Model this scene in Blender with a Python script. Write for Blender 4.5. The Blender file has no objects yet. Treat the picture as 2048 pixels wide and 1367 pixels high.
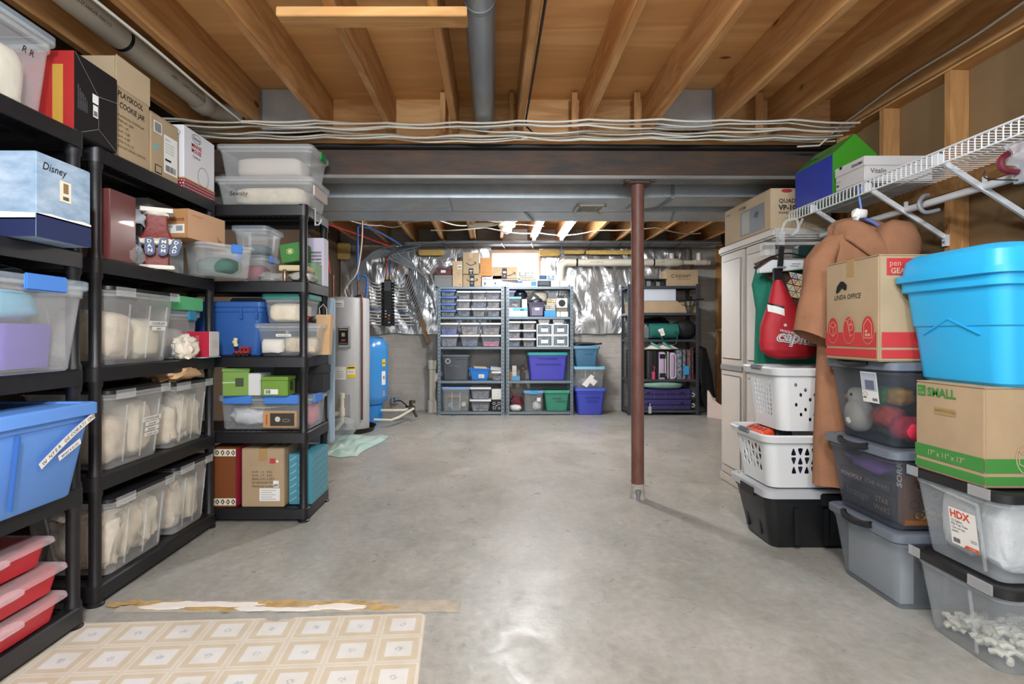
import bpy, bmesh, math, random
from mathutils import Vector, Matrix, noise
S = bpy.context.scene
col = S.collection
PI = math.pi
F, CX, CY, CH = 1100.0, 985.0, 668.0, 1.10      # focal length in pixels, principal point, eye height

def at(px, py, Y):
    s = F / Y
    return Vector(((px - CX) / s, Y, CH + (CY - py) / s))

# ------------------------------------------------------------------ materials
MC = {}
def newmat(name):
    m = bpy.data.materials.new(name); m.use_nodes = True
    nt = m.node_tree; nt.nodes.clear()
    out = nt.nodes.new('ShaderNodeOutputMaterial')
    return m, nt, out
def N(nt, t, **kw):
    n = nt.nodes.new(t)
    for k, v in kw.items():
        if k in n.inputs: n.inputs[k].default_value = v
        else: setattr(n, k, v)
    return n
def rgb(c):
    if isinstance(c, str):
        c = c.lstrip('#'); c = [int(c[i:i+2], 16) / 255 for i in (0, 2, 4)]
        c = [x / 12.92 if x <= .04045 else ((x + .055) / 1.055) ** 2.4 for x in c]
    return (c[0], c[1], c[2], 1)
def mul(c, k): return tuple(min(1, x * k) for x in c[:3]) + (1,)

def pm(name, c, rough=.5, metal=0., var=0., vscale=6., vstretch=(1, 1, 1), bump=0., bscale=40., spec=.5, c2=None, coat=0.):
    """principled material with procedural colour variation and bump"""
    if name in MC: return MC[name]
    m, nt, out = newmat(name); c = rgb(c)
    p = N(nt, 'ShaderNodeBsdfPrincipled')
    p.inputs['Base Color'].default_value = c; p.inputs['Roughness'].default_value = rough
    p.inputs['Metallic'].default_value = metal; p.inputs['Specular IOR Level'].default_value = spec
    p.inputs['Coat Weight'].default_value = coat
    nt.links.new(p.outputs[0], out.inputs[0])
    if var or bump or c2:
        tc = N(nt, 'ShaderNodeTexCoord'); mp = N(nt, 'ShaderNodeMapping'); mp.inputs['Scale'].default_value = vstretch
        nt.links.new(tc.outputs['Object'], mp.inputs[0])
        nz = N(nt, 'ShaderNodeTexNoise', Scale=vscale, Detail=5., Roughness=.6)
        nt.links.new(mp.outputs[0], nz.inputs['Vector'])
        rp = N(nt, 'ShaderNodeValToRGB')
        rp.color_ramp.elements[0].position = .32; rp.color_ramp.elements[1].position = .68
        rp.color_ramp.elements[0].color = mul(c, 1 - var); rp.color_ramp.elements[1].color = rgb(c2) if c2 else mul(c, 1 + var)
        nt.links.new(nz.outputs[0], rp.inputs[0]); nt.links.new(rp.outputs[0], p.inputs['Base Color'])
        if bump:
            nb = N(nt, 'ShaderNodeTexNoise', Scale=bscale, Detail=3.)
            nt.links.new(mp.outputs[0], nb.inputs['Vector'])
            b = N(nt, 'ShaderNodeBump', Strength=bump, Distance=.01)
            nt.links.new(nb.outputs[0], b.inputs['Height']); nt.links.new(b.outputs[0], p.inputs['Normal'])
    MC[name] = m
    return m

def clear(name, c=(.86, .88, .89), haze=.35, rough=.25, tint=(.97, .98, .98)):
    """frosted see-through plastic"""
    if name in MC: return MC[name]
    m, nt, out = newmat(name)
    t = N(nt, 'ShaderNodeBsdfTransparent'); t.inputs[0].default_value = rgb(tint)
    p = N(nt, 'ShaderNodeBsdfPrincipled'); p.inputs['Base Color'].default_value = rgb(c); p.inputs['Roughness'].default_value = rough
    lw = N(nt, 'ShaderNodeLayerWeight', Blend=.25)
    ma = N(nt, 'ShaderNodeMath', operation='MULTIPLY_ADD'); ma.inputs[1].default_value = .22; ma.inputs[2].default_value = haze * .5; ma.use_clamp = True
    nt.links.new(lw.outputs['Facing'], ma.inputs[0])
    mx = N(nt, 'ShaderNodeMixShader')
    nt.links.new(ma.outputs[0], mx.inputs[0]); nt.links.new(t.outputs[0], mx.inputs[1]); nt.links.new(p.outputs[0], mx.inputs[2])
    nt.links.new(mx.outputs[0], out.inputs[0])
    MC[name] = m
    return m

def emit(name, c, k):
    if name in MC: return MC[name]
    m, nt, out = newmat(name)
    e = N(nt, 'ShaderNodeEmission', Strength=k); e.inputs[0].default_value = rgb(c)
    nt.links.new(e.outputs[0], out.inputs[0]); MC[name] = m
    return m

def wood(name, c1, c2, axis='Y', scale=1., rough=.6, knots=True, sheet=False):
    """softwood: stretched grain, growth rings and knots"""
    if name in MC: return MC[name]
    m, nt, out = newmat(name)
    p = N(nt, 'ShaderNodeBsdfPrincipled', Roughness=rough); p.inputs['Specular IOR Level'].default_value = .3
    tc = N(nt, 'ShaderNodeTexCoord'); mp = N(nt, 'ShaderNodeMapping')
    k = {'X': (.12, 1, 1), 'Y': (1, .12, 1), 'Z': (1, 1, .12)}[axis]
    mp.inputs['Scale'].default_value = [a * scale for a in k]
    nt.links.new(tc.outputs['Object'], mp.inputs[0])
    oi = N(nt, 'ShaderNodeObjectInfo')
    va = N(nt, 'ShaderNodeVectorMath', operation='ADD')
    sc = N(nt, 'ShaderNodeMath', operation='MULTIPLY'); sc.inputs[1].default_value = 37.
    nt.links.new(oi.outputs['Random'], sc.inputs[0]); nt.links.new(mp.outputs[0], va.inputs[0]); nt.links.new(sc.outputs[0], va.inputs[1])
    n1 = N(nt, 'ShaderNodeTexNoise', Scale=3.2 if sheet else 9., Detail=6., Distortion=1.2)
    nt.links.new(va.outputs[0], n1.inputs['Vector'])
    mm = N(nt, 'ShaderNodeMath', operation='MULTIPLY'); mm.inputs[1].default_value = 7.
    fr = N(nt, 'ShaderNodeMath', operation='PINGPONG'); fr.inputs[1].default_value = 1.
    nt.links.new(n1.outputs[0], mm.inputs[0]); nt.links.new(mm.outputs[0], fr.inputs[0])
    rp = N(nt, 'ShaderNodeValToRGB')
    rp.color_ramp.elements[0].color = rgb(c1); rp.color_ramp.elements[1].color = rgb(c2)
    rp.color_ramp.elements[0].position = .1; rp.color_ramp.elements[1].position = .95
    nt.links.new(fr.outputs[0], rp.inputs[0])
    last = rp.outputs[0]
    hv = N(nt, 'ShaderNodeHueSaturation')
    mr = N(nt, 'ShaderNodeMapRange'); mr.inputs['To Min'].default_value = .82; mr.inputs['To Max'].default_value = 1.14
    nt.links.new(oi.outputs['Random'], mr.inputs[0]); nt.links.new(mr.outputs[0], hv.inputs['Value']); nt.links.new(last, hv.inputs['Color'])
    last = hv.outputs[0]
    if knots:
        mk = N(nt, 'ShaderNodeMapping'); ks = {'X': (.55, 1, 1), 'Y': (1, .55, 1), 'Z': (1, 1, .55)}[axis]
        mk.inputs['Scale'].default_value = ks
        nt.links.new(tc.outputs['Object'], mk.inputs[0])
        v2 = N(nt, 'ShaderNodeVectorMath', operation='ADD')
        nt.links.new(mk.outputs[0], v2.inputs[0]); nt.links.new(sc.outputs[0], v2.inputs[1])
        vo = N(nt, 'ShaderNodeTexVoronoi', Scale=3.6)
        nt.links.new(v2.outputs[0], vo.inputs['Vector'])
        r2 = N(nt, 'ShaderNodeValToRGB')
        r2.color_ramp.elements[0].position = .045; r2.color_ramp.elements[1].position = .085
        r2.color_ramp.elements[0].color = (.28, .17, .09, 1); r2.color_ramp.elements[1].color = (1, 1, 1, 1)
        nt.links.new(vo.outputs['Distance'], r2.inputs[0])
        mx = N(nt, 'ShaderNodeMix', data_type='RGBA', blend_type='MULTIPLY'); mx.inputs[0].default_value = 1.
        nt.links.new(last, mx.inputs[6]); nt.links.new(r2.outputs[0], mx.inputs[7])
        last = mx.outputs[2]
    nt.links.new(last, p.inputs['Base Color'])
    nt.links.new(p.outputs[0], out.inputs[0]); MC[name] = m
    return m

def ink(c, rough=.6):
    return pm('ink ' + c, c, rough)

# ------------------------------------------------------------------ mesh builder
TXT = {}
def text_mesh(s, bold=0.):
    if (s, bold) in TXT: return TXT[(s, bold)]
    cu = bpy.data.curves.new('lettering', 'FONT'); cu.body = s; cu.size = 1.; cu.resolution_u = 2; cu.offset = bold
    o = bpy.data.objects.new('lettering', cu); col.objects.link(o)
    dg = bpy.context.evaluated_depsgraph_get()
    me = bpy.data.meshes.new_from_object(o.evaluated_get(dg))
    vs = [v.co.copy() for v in me.vertices]; fs = [tuple(p.vertices) for p in me.polygons]
    bpy.data.objects.remove(o); bpy.data.curves.remove(cu); bpy.data.meshes.remove(me)
    w = max([v.x for v in vs] or [0])
    TXT[(s, bold)] = (vs, fs, w)
    return TXT[(s, bold)]

def rrect(w, d, r, n=4):
    r = max(1e-4, min(r, w / 2 - 1e-4, d / 2 - 1e-4)); pts = []
    for cx, cy, a0 in ((w/2-r, d/2-r, 0), (-w/2+r, d/2-r, 90), (-w/2+r, -d/2+r, 180), (w/2-r, -d/2+r, 270)):
        for i in range(n + 1):
            a = math.radians(a0 + 90 * i / n); pts.append((cx + r * math.cos(a), cy + r * math.sin(a)))
    return pts

class MB:
    def __init__(s, mat=None, M=None):
        s.v = []; s.f = []; s.m = []; s.mat = mat; s.M = M
    def add(s, vs, fs, mat=None, M=None):
        b = len(s.v); M = M if M is not None else s.M
        s.v.extend([(M @ Vector(v)) if M is not None else Vector(v) for v in vs])
        for f in fs: s.f.append(tuple(b + i for i in f)); s.m.append(mat or s.mat)
        return s
    def box(s, x0, x1, y0, y1, z0, z1, mat=None, M=None):
        vs = [(x, y, z) for z in (z0, z1) for y in (y0, y1) for x in (x0, x1)]
        return s.add(vs, [(0,2,3,1), (4,5,7,6), (0,1,5,4), (2,6,7,3), (0,4,6,2), (1,3,7,5)], mat, M)
    def cbox(s, c, d, mat=None, M=None):
        return s.box(c[0]-d[0]/2, c[0]+d[0]/2, c[1]-d[1]/2, c[1]+d[1]/2, c[2]-d[2]/2, c[2]+d[2]/2, mat, M)
    def loft(s, rings, cap0=True, cap1=True, mat=None, M=None, closed=True):
        n = len(rings[0]); vs = [p for r in rings for p in r]; fs = []
        for k in range(len(rings) - 1):
            for i in range(n if closed else n - 1):
                j = (i + 1) % n
                fs.append((k*n+i, k*n+j, (k+1)*n+j, (k+1)*n+i))
        if cap0: fs.append(tuple(reversed(range(n))))
        if cap1: fs.append(tuple((len(rings)-1)*n + i for i in range(n)))
        return s.add(vs, fs, mat, M)
    def rloft(s, secs, cap0=True, cap1=True, mat=None, M=None, n=4):
        """sections (z, w, d, r[, ox, oy]) of rounded rectangles"""
        rings = []
        for q in secs:
            ox, oy = (q[4], q[5]) if len(q) > 4 else (0, 0)
            rings.append([(x + ox, y + oy, q[0]) for x, y in rrect(q[1], q[2], q[3], n)])
        return s.loft(rings, cap0, cap1, mat, M)
    def lathe(s, prof, n=24, mat=None, M=None, cap0=True, cap1=True):
        rings = [[(r * math.cos(2*PI*i/n), r * math.sin(2*PI*i/n), z) for i in range(n)] for r, z in prof]
        return s.loft(rings, cap0, cap1, mat, M)
    def tube(s, pts, r, n=8, mat=None, M=None, cap=True):
        pts = [Vector(p) for p in pts]; rings = []; up = None
        for i, p in enumerate(pts):
            t = (pts[min(i+1, len(pts)-1)] - pts[max(i-1, 0)]).normalized()
            if up is None:
                up = Vector((0, 0, 1)) if abs(t.z) < .9 else Vector((1, 0, 0))
            a = t.cross(up)
            if a.length < 1e-5: a = t.cross(Vector((0, 1, 0)))
            a.normalize(); b = a.cross(t).normalized(); up = b
            rr = r[i] if isinstance(r, (list, tuple)) else r
            rings.append([p + rr * (math.cos(2*PI*k/n) * a + math.sin(2*PI*k/n) * b) for k in range(n)])
        rings = [list(reversed(x)) for x in rings]
        return s.loft(rings, cap, cap, mat, M)
    def bar(s, a, b, w, h, mat=None, M=None):
        """square bar from a to b"""
        a = Vector(a); b = Vector(b); t = (b - a).normalized()
        up = Vector((0, 0, 1)) if abs(t.z) < .95 else Vector((0, 1, 0))
        x = t.cross(up).normalized() * w / 2; y = x.cross(t).normalized() * h / 2
        r = lambda p: [p - x - y, p + x - y, p + x + y, p - x + y]
        return s.loft([r(a), r(b)], True, True, mat, M)
    def grid(s, fn, nu, nv, mat=None, M=None):
        vs = [fn(i / nu, j / nv) for j in range(nv + 1) for i in range(nu + 1)]
        fs = [(j*(nu+1)+i, j*(nu+1)+i+1, (j+1)*(nu+1)+i+1, (j+1)*(nu+1)+i) for j in range(nv) for i in range(nu)]
        return s.add(vs, fs, mat, M)
    def prism(s, poly, y0, y1, mat=None, M=None):
        """polygon in x,z pulled along y"""
        return s.loft([[(x, y0, z) for x, z in poly], [(x, y1, z) for x, z in poly]], True, True, mat, M)
    # --- flat printing in the plane of M (u right, v up)
    def rect(s, u0, v0, u1, v1, mat=None, z=0., M=None):
        return s.add([(u0, v0, z), (u1, v0, z), (u1, v1, z), (u0, v1, z)], [(0, 1, 2, 3)], mat, M)
    def poly(s, pts, mat=None, z=0., M=None):
        return s.add([(u, v, z) for u, v in pts], [tuple(range(len(pts)))], mat, M)
    def txt(s, t, u, v, size, mat=None, bold=0., shear=0., rot=0., al='L', sx=1., z=.0004, M=None):
        vs, fs, w = text_mesh(t, bold)
        off = {'L': 0, 'C': -w / 2, 'R': -w}[al]; c, sn = math.cos(rot), math.sin(rot); q = []
        for p in vs:
            x = (p.x + off + shear * p.y) * size * sx; y = p.y * size
            q.append((u + c*x - sn*y, v + sn*x + c*y, z))
        return s.add(q, fs, mat, M)
    def line(s, pts, w, mat=None, z=.0004, M=None):
        for a, b in zip(pts, pts[1:]):
            dx, dy = b[0]-a[0], b[1]-a[1]; L = math.hypot(dx, dy) or 1; nx, ny = -dy/L*w/2, dx/L*w/2
            s.add([(a[0]+nx, a[1]+ny, z), (a[0]-nx, a[1]-ny, z), (b[0]-nx, b[1]-ny, z), (b[0]+nx, b[1]+ny, z)], [(0, 1, 2, 3)], mat, M)
        return s
    def ell(s, u, v, a, b, mat=None, w=None, n=20, z=.0004, a0=0., a1=2*PI, M=None):
        pts = [(u + a*math.cos(a0+(a1-a0)*i/n), v + b*math.sin(a0+(a1-a0)*i/n)) for i in range(n + 1)]
        if w: return s.line(pts, w, mat, z, M)
        return s.poly(pts[:-1], mat, z, M)
    def scrawl(s, u, v, w, h, mat, seed=0, lw=.002):
        rn = random.Random(seed); x = u; pts = []
        while x < u + w:
            if rn.random() < .16 and len(pts) > 2:
                s.line(pts, lw, mat); pts = []; x += h * .35
            pts.append((x, v + rn.random() * h)); x += h * (.18 + .3 * rn.random())
        if len(pts) > 1: s.line(pts, lw, mat)
        return s
    def bars(s, u, v, w, h, mat, seed=1, z=.0006):
        rn = random.Random(seed); x = u
        while x < u + w:
            d = w * rn.choice((.02, .03, .05)); s.rect(x, v, min(x + d, u + w), v + h, mat, z); x += d + w * rn.choice((.02, .03))
        return s
    def pieces(s, name, parent=None, bevel=0., **kw):
        """each unconnected piece as a part of its own"""
        par = list(range(len(s.v)))
        def find(i):
            while par[i] != i: par[i] = par[par[i]]; i = par[i]
            return i
        for f in s.f:
            for i in f[1:]: par[find(i)] = find(f[0])
        gr = {}
        for f, m in zip(s.f, s.m): gr.setdefault(find(f[0]), []).append((f, m))
        out = []
        for fs in gr.values():
            ids = sorted({i for f, _ in fs for i in f}); mp = {i: k for k, i in enumerate(ids)}
            q = MB(s.mat); q.v = [s.v[i] for i in ids]; q.f = [tuple(mp[i] for i in f) for f, _ in fs]; q.m = [m for _, m in fs]
            out.append(q.build(name, parent, bevel, **kw))
        return out
    def build(s, name, parent=None, bevel=0., seg=2, loc=None, rot=None, flat=False, angle=38):
        me = bpy.data.meshes.new(name)
        me.from_pydata([tuple(v) for v in s.v], [], s.f)
        mats = []
        for m in s.m:
            if m not in mats: mats.append(m)
        for m in mats: me.materials.append(m)
        me.polygons.foreach_set('material_index', [mats.index(m) for m in s.m])
        if bevel:
            bm = bmesh.new(); bm.from_mesh(me)
            bmesh.ops.bevel(bm, geom=[e for e in bm.edges if len(e.link_faces) == 2 and e.calc_face_angle(0) > .6], offset=bevel, segments=seg, affect='EDGES', clamp_overlap=True)
            bm.to_mesh(me); bm.free()
        me.update()
        if not flat:
            me.shade_smooth(); me.set_sharp_from_angle(angle=math.radians(angle))
        o = bpy.data.objects.new(name, me); col.objects.link(o)
        if parent is not None: o.parent = parent
        if loc is not None: o.location = loc
        if rot is not None: o.rotation_euler = rot
        return o

def tag(o, label=None, cat=None, group=None, kind=None):
    if label: o['label'] = label
    if cat: o['category'] = cat
    if group: o['group'] = group
    if kind: o['kind'] = kind
    return o
def thing(name, label, cat, loc=(0, 0, 0), rz=0., group=None, kind=None, rot=None):
    o = bpy.data.objects.new(name, None); o.empty_display_size = .1; col.objects.link(o)
    o.location = loc; o.rotation_euler = rot or (0, 0, rz)
    return tag(o, label, cat, group, kind)
def one(mb, name, label, cat, group=None, loc=None, rot=None, **kw):
    return tag(mb.build(name, loc=loc, rot=rot, **kw), label, cat, group)
def copy_tree(o, parent=None):
    c = o.copy(); col.objects.link(c)
    if parent is not None: c.parent = parent
    for ch in list(o.children): copy_tree(ch, c)
    return c

def face(l, d, h, f, e=.0015):
    """plane of a box face, u right and v up as seen from outside, origin lower left"""
    o, u, v = {'front': ((-l/2, -d/2-e, 0), (1,0,0), (0,0,1)), 'right': ((l/2+e, -d/2, 0), (0,1,0), (0,0,1)),
               'left': ((-l/2-e, d/2, 0), (0,-1,0), (0,0,1)), 'top': ((-l/2, -d/2, h+e), (1,0,0), (0,1,0))}[f]
    u = Vector(u); v = Vector(v); w = u.cross(v)
    M = Matrix((u, v, w)).transposed().to_4x4(); M.translation = Vector(o)
    return M

CARD = pm('corrugated cardboard', '#b09a7b', .8, var=.07, vscale=5, bump=.06, bscale=120)
CARD2 = pm('pale cardboard', '#c2ab8c', .8, var=.07, vscale=5, bump=.06, bscale=120)
TAPE = pm('packing tape', '#b08f62', .25, coat=.3)
DARK = pm('dark gap', '#141210', .9)
def carton(label, x0, x1, y0, y1, z0, z1, mat=None, name='cardboard_box', cat='box', rz=0., tape='top', flaps=True, group=None, bevel=.004, tm=None, lid=0., lidmat=None):
    l, d, h = x1 - x0, y1 - y0, z1 - z0; mat = mat or CARD
    r = thing(name, label, cat, ((x0+x1)/2, (y0+y1)/2, z0), rz, group)
    b = MB(mat); hb = h - lid
    b.box(-l/2, l/2, -d/2, d/2, 0, hb)
    b.build('body', r, bevel)
    if lid:
        MB(lidmat or mat).box(-l/2-.003, l/2+.003, -d/2-.003, d/2+.003, hb - .002, h).build('lid', r, min(bevel, .003))
    if flaps and not lid:
        q = MB(mat)
        q.box(-l/2+.002, -.0012, -d/2+.002, d/2-.002, h-.001, h+.003); q.box(.0012, l/2-.002, -d/2+.002, d/2-.002, h-.001, h+.003)
        q.build('flap', r)
    if tape:
        t = MB(tm or TAPE); w = min(.05, l * .25)
        t.box(-w/2, w/2, -d/2-.0012, d/2+.0012, h+.0032, h+.004)
        if 'f' in tape: t.box(-w/2, w/2, -d/2-.0012, -d/2, h - min(.07, h*.35), h+.004)
        if 'l' in tape:
            t.box(-l/2-.0012, -l/2, -w/2, w/2, h-min(.07, h*.35), h+.004)
        t.build('tape', r)
    r['_dims'] = (l, d, h)
    return r
def pr(root, f, e=.0015):
    l, d, h = root['_dims']
    m = MB(ink('#1b1816')); m.M = face(l, d, h, f, e)
    return m

# ------------------------------------------------------------------ storage tubs
def tote(name, label, x0, x1, y0, y1, z0, z1, mb, ml=None, taper=.07, cat='storage tote', rz=0., lid='flat', lidt=.02, r=.03, group=None,
         latch=None, ribs=0, ribside='xy', step=True, handle=None, inner=True, lift=0., bow=0.):
    """tapered plastic tub with its rim at z1; lid: flat / none / flap; latch: (material, sides)"""
    l, d, h = x1 - x0, y1 - y0, z1 - z0
    R = thing(name, label, cat, ((x0+x1)/2, (y0+y1)/2, z0), rz, group)
    tl = min(l, d) * taper; hb = h - (lidt if lid != 'none' else 0)
    g = lambda z, e=0: (l - .02 - 2*tl*(1 - z/h) + e, d - .02 - 2*tl*(1 - z/h) + e)
    b = MB(mb)
    secs = []
    def sec(z, e=0., rr=r): w, q = g(z, e); secs.append((z, w, q, rr))
    sec(.0, -.016, r*.6); sec(.008, 0.)
    if step: sec(h*.8); sec(h*.8 + .004, .010)
    sec(hb - .016, .010 if step else 0.); sec(hb - .014, .024); sec(hb, .024)
    b.rloft(secs, True, False)
    if inner:                                            # wall thickness at the mouth
        w, q = g(hb, .004)
        b.rloft([(hb, g(hb, .024)[0], g(hb, .024)[1], r), (hb, w, q, r), (hb - .03, w - .004, q - .004, r)], False, False)
    rbm = MB(mb)
    if ribs:
        for k in range(ribs):
            t = (k + 1) / (ribs + 1) - .5
            for sgn in (-1, 1):
                if 'y' in ribside:
                    z1r = h*.78; wa, qa = g(.02); wb, qb = g(z1r)
                    rbm.bar((t*wa*.92, sgn*(qa/2+.001), .02), (t*wb*.92, sgn*(qb/2+.001), z1r), .016, .006)
                if 'x' in ribside:
                    z1r = h*.78; wa, qa = g(.02); wb, qb = g(z1r)
                    rbm.bar((sgn*(wa/2+.001), t*qa*.92, .02), (sgn*(wb/2+.001), t*qb*.92, z1r), .006, .016)
    b.build('tub', R)
    if rbm.v: rbm.pieces('rib', R)
    if lid != 'none':
        c = MB(ml or mb)
        L, D = l + .004, d + .004
        c.rloft([(hb - .012, L - .004, D - .004, r), (hb - .010, L, D, r), (h - .004, L, D, r), (h, L - .012, D - .012, r),
                 (h, L - .05, D - .05, r), (h - .006, L - .06, D - .06, r)], False, True)
        c.build('lid', R)
    for q in (latch or []):
        m, side, width, off = q
        t = MB(m); hh = min(.05, h*.25)
        if side in 'lr':
            sg = -1 if side == 'l' else 1
            t.box(sg*(l/2+.002) - .006, sg*(l/2+.002) + .006, off - width/2, off + width/2, h - hh, h + .004)
        else:
            sg = -1 if side == 'f' else 1
            t.box(off - width/2, off + width/2, sg*(d/2+.002) - .006, sg*(d/2+.002) + .006, h - hh, h + .004)
        t.build('latch', R, .004)
    R['_dims'] = (l, d, h); R['_tl'] = tl
    return R
def tface(root, f, e=.003):
    """printing plane on the slanted wall of a tote"""
    l, d, h = root['_dims']; tl = root['_tl']
    w0, d0 = l - .02 - 2*tl, d - .02 - 2*tl
    a = tl / h; k = math.hypot(1, a); e += .0
    o, u, v = {'front': ((-w0/2, -d0/2-e, 0), (1,0,0), (0,-a/k,1/k)), 'right': ((w0/2+e, -d0/2, 0), (0,1,0), (a/k,0,1/k)),
               'left': ((-w0/2-e, d0/2, 0), (0,-1,0), (-a/k,0,1/k))}[f]
    u = Vector(u); v = Vector(v); w = u.cross(v)
    M = Matrix((u, v, w)).transposed().to_4x4(); M.translation = Vector(o)
    m = MB(ink('#1b1816')); m.M = M
    return m

def lump(x, y, z, sx, sy, sz, seed=0, amp=.18, freq=2.2, sub=3, p=.75):
    """soft irregular lump sitting with its base at z; returns verts/faces"""
    bm = bmesh.new(); bmesh.ops.create_icosphere(bm, subdivisions=sub, radius=1.)
    o = Vector((seed * 3.7, seed * 1.3, seed * .7)); vs = []
    for v in bm.verts:
        c = v.co
        q = Vector([math.copysign(abs(t) ** p, t) for t in c])
        n = noise.noise(c * freq + o) + .5 * noise.noise(c * freq * 2.3 + o) + .25 * abs(noise.noise(c * freq * 5 + o))
        q = q * (1 + amp * n)
        vs.append((x + q.x * sx / 2, y + q.y * sy / 2, z + sz / 2 + max(-1, q.z) * sz / 2))
    fs = [tuple(v.index for v in f.verts) for f in bm.faces]
    bm.free()
    return vs, fs
def bundle(name, label, cat, x, y, z, sx, sy, sz, mat, seed=0, amp=.18, freq=2.2, group=None, p=.75, sub=3):
    m = MB(mat); vs, fs = lump(0, 0, 0, sx, sy, sz, seed, amp, freq, sub, p); m.add(vs, fs)
    o = m.build(name, loc=(x, y, z), angle=60)
    return tag(o, label, cat, group)
# ================================================================== the setting
rnd = random.Random(7)
WOODJ = wood('joist lumber', '#b5824f', '#cb9c68', 'Y', 1.)
WOODX = wood('crosswise lumber', '#bd8a55', '#d6a771', 'X', 1.)
WOODZ = wood('stud lumber', '#a97a4b', '#c3935f', 'Z', 1.)
WOODP = wood('pale lumber', '#b4844e', '#cd9c64', 'X', 1.)
WOODD = wood('aged brown lumber', '#75553b', '#91704f', 'Y', 1.)
PLY = wood('plywood sheet', '#c08d58', '#d3a26a', 'X', .8, sheet=True)
STEEL = pm('galvanised sheet', '#b9bfc3', .38, .4, var=.1, vscale=9, bump=.05, bscale=14)
STEELD = pm('dull galvanised sheet', '#8b9094', .42, .4, var=.12, vscale=5)
WHITE = pm('white enamel', '#dcdfe0', .35)
PVC = pm('cream pvc', '#d9d2c3', .35, var=.05, vscale=8)
BLACK = pm('black plastic', '#1c1b1e', .42, var=.15, vscale=20, bump=.05, bscale=220)
BLK = pm('black paint', '#121214', .5)
CABLE = pm('white cable jacket', '#d5cfc2', .5)

def concrete():
    m, nt, out = newmat('worn concrete')
    p = N(nt, 'ShaderNodeBsdfPrincipled'); p.inputs['Specular IOR Level'].default_value = .45
    tc = N(nt, 'ShaderNodeTexCoord')
    def nz(scale, detail=6., dist=0., st=(1, 1, 1)):
        mp = N(nt, 'ShaderNodeMapping'); mp.inputs['Scale'].default_value = st
        n = N(nt, 'ShaderNodeTexNoise', Scale=scale, Detail=detail, Distortion=dist, Roughness=.62)
        nt.links.new(tc.outputs['Object'], mp.inputs[0]); nt.links.new(mp.outputs[0], n.inputs['Vector'])
        return n.outputs[0]
    def ramp(i, a, b, ca, cb):
        r = N(nt, 'ShaderNodeValToRGB'); r.color_ramp.elements[0].position = a; r.color_ramp.elements[1].position = b
        r.color_ramp.elements[0].color = rgb(ca); r.color_ramp.elements[1].color = rgb(cb); nt.links.new(i, r.inputs[0]); return r.outputs[0]
    def mix(a, b, f, t='MIX'):
        x = N(nt, 'ShaderNodeMix', data_type='RGBA', blend_type=t)
        if isinstance(f, float): x.inputs[0].default_value = f
        else: nt.links.new(f, x.inputs[0])
        nt.links.new(a, x.inputs[6]); nt.links.new(b, x.inputs[7]); return x.outputs[2]
    base = ramp(nz(1.0, 8., .5), .32, .68, '#92958f', '#b2b4b1')
    stain = ramp(nz(2.2, 9., .8, (1, .7, 1)), .30, .72, '#8d8e88', '#bcbebc')
    c = mix(base, stain, .55)
    fine = ramp(nz(26., 6., .4), .28, .72, (.78, .78, .77), (1.14, 1.14, 1.14))
    c = mix(c, fine, .75, 'MULTIPLY')
    swirl = ramp(nz(8., 7., 2.2, (1, .5, 1)), .3, .7, (.88, .88, .87), (1.08, 1.08, 1.08))
    c = mix(c, swirl, .8, 'MULTIPLY')
    warm = ramp(nz(.8, 6., .5), .50, .72, (1, 1, 1), (.94, .91, .84))
    c = mix(c, warm, .8, 'MULTIPLY')
    pale = ramp(nz(13., 6., 1.8), .64, .74, (0, 0, 0), (.10, .10, .10))
    c = mix(c, pale, 1., 'ADD')
    specks = ramp(nz(60., 2., .0), .74, .78, (1, 1, 1), (.62, .60, .57))
    c = mix(c, specks, .7, 'MULTIPLY')
    nt.links.new(c, p.inputs['Base Color'])
    rr = N(nt, 'ShaderNodeMapRange'); rr.inputs['From Min'].default_value = .35; rr.inputs['From Max'].default_value = .7
    rr.inputs['To Min'].default_value = .27; rr.inputs['To Max'].default_value = .50
    nt.links.new(nz(6., 7., .8), rr.inputs[0]); nt.links.new(rr.outputs[0], p.inputs['Roughness'])
    b = N(nt, 'ShaderNodeBump', Strength=.12, Distance=.01); nt.links.new(nz(22., 5.), b.inputs['Height']); nt.links.new(b.outputs[0], p.inputs['Normal'])
    nt.links.new(p.outputs[0], out.inputs[0])
    return m
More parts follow.
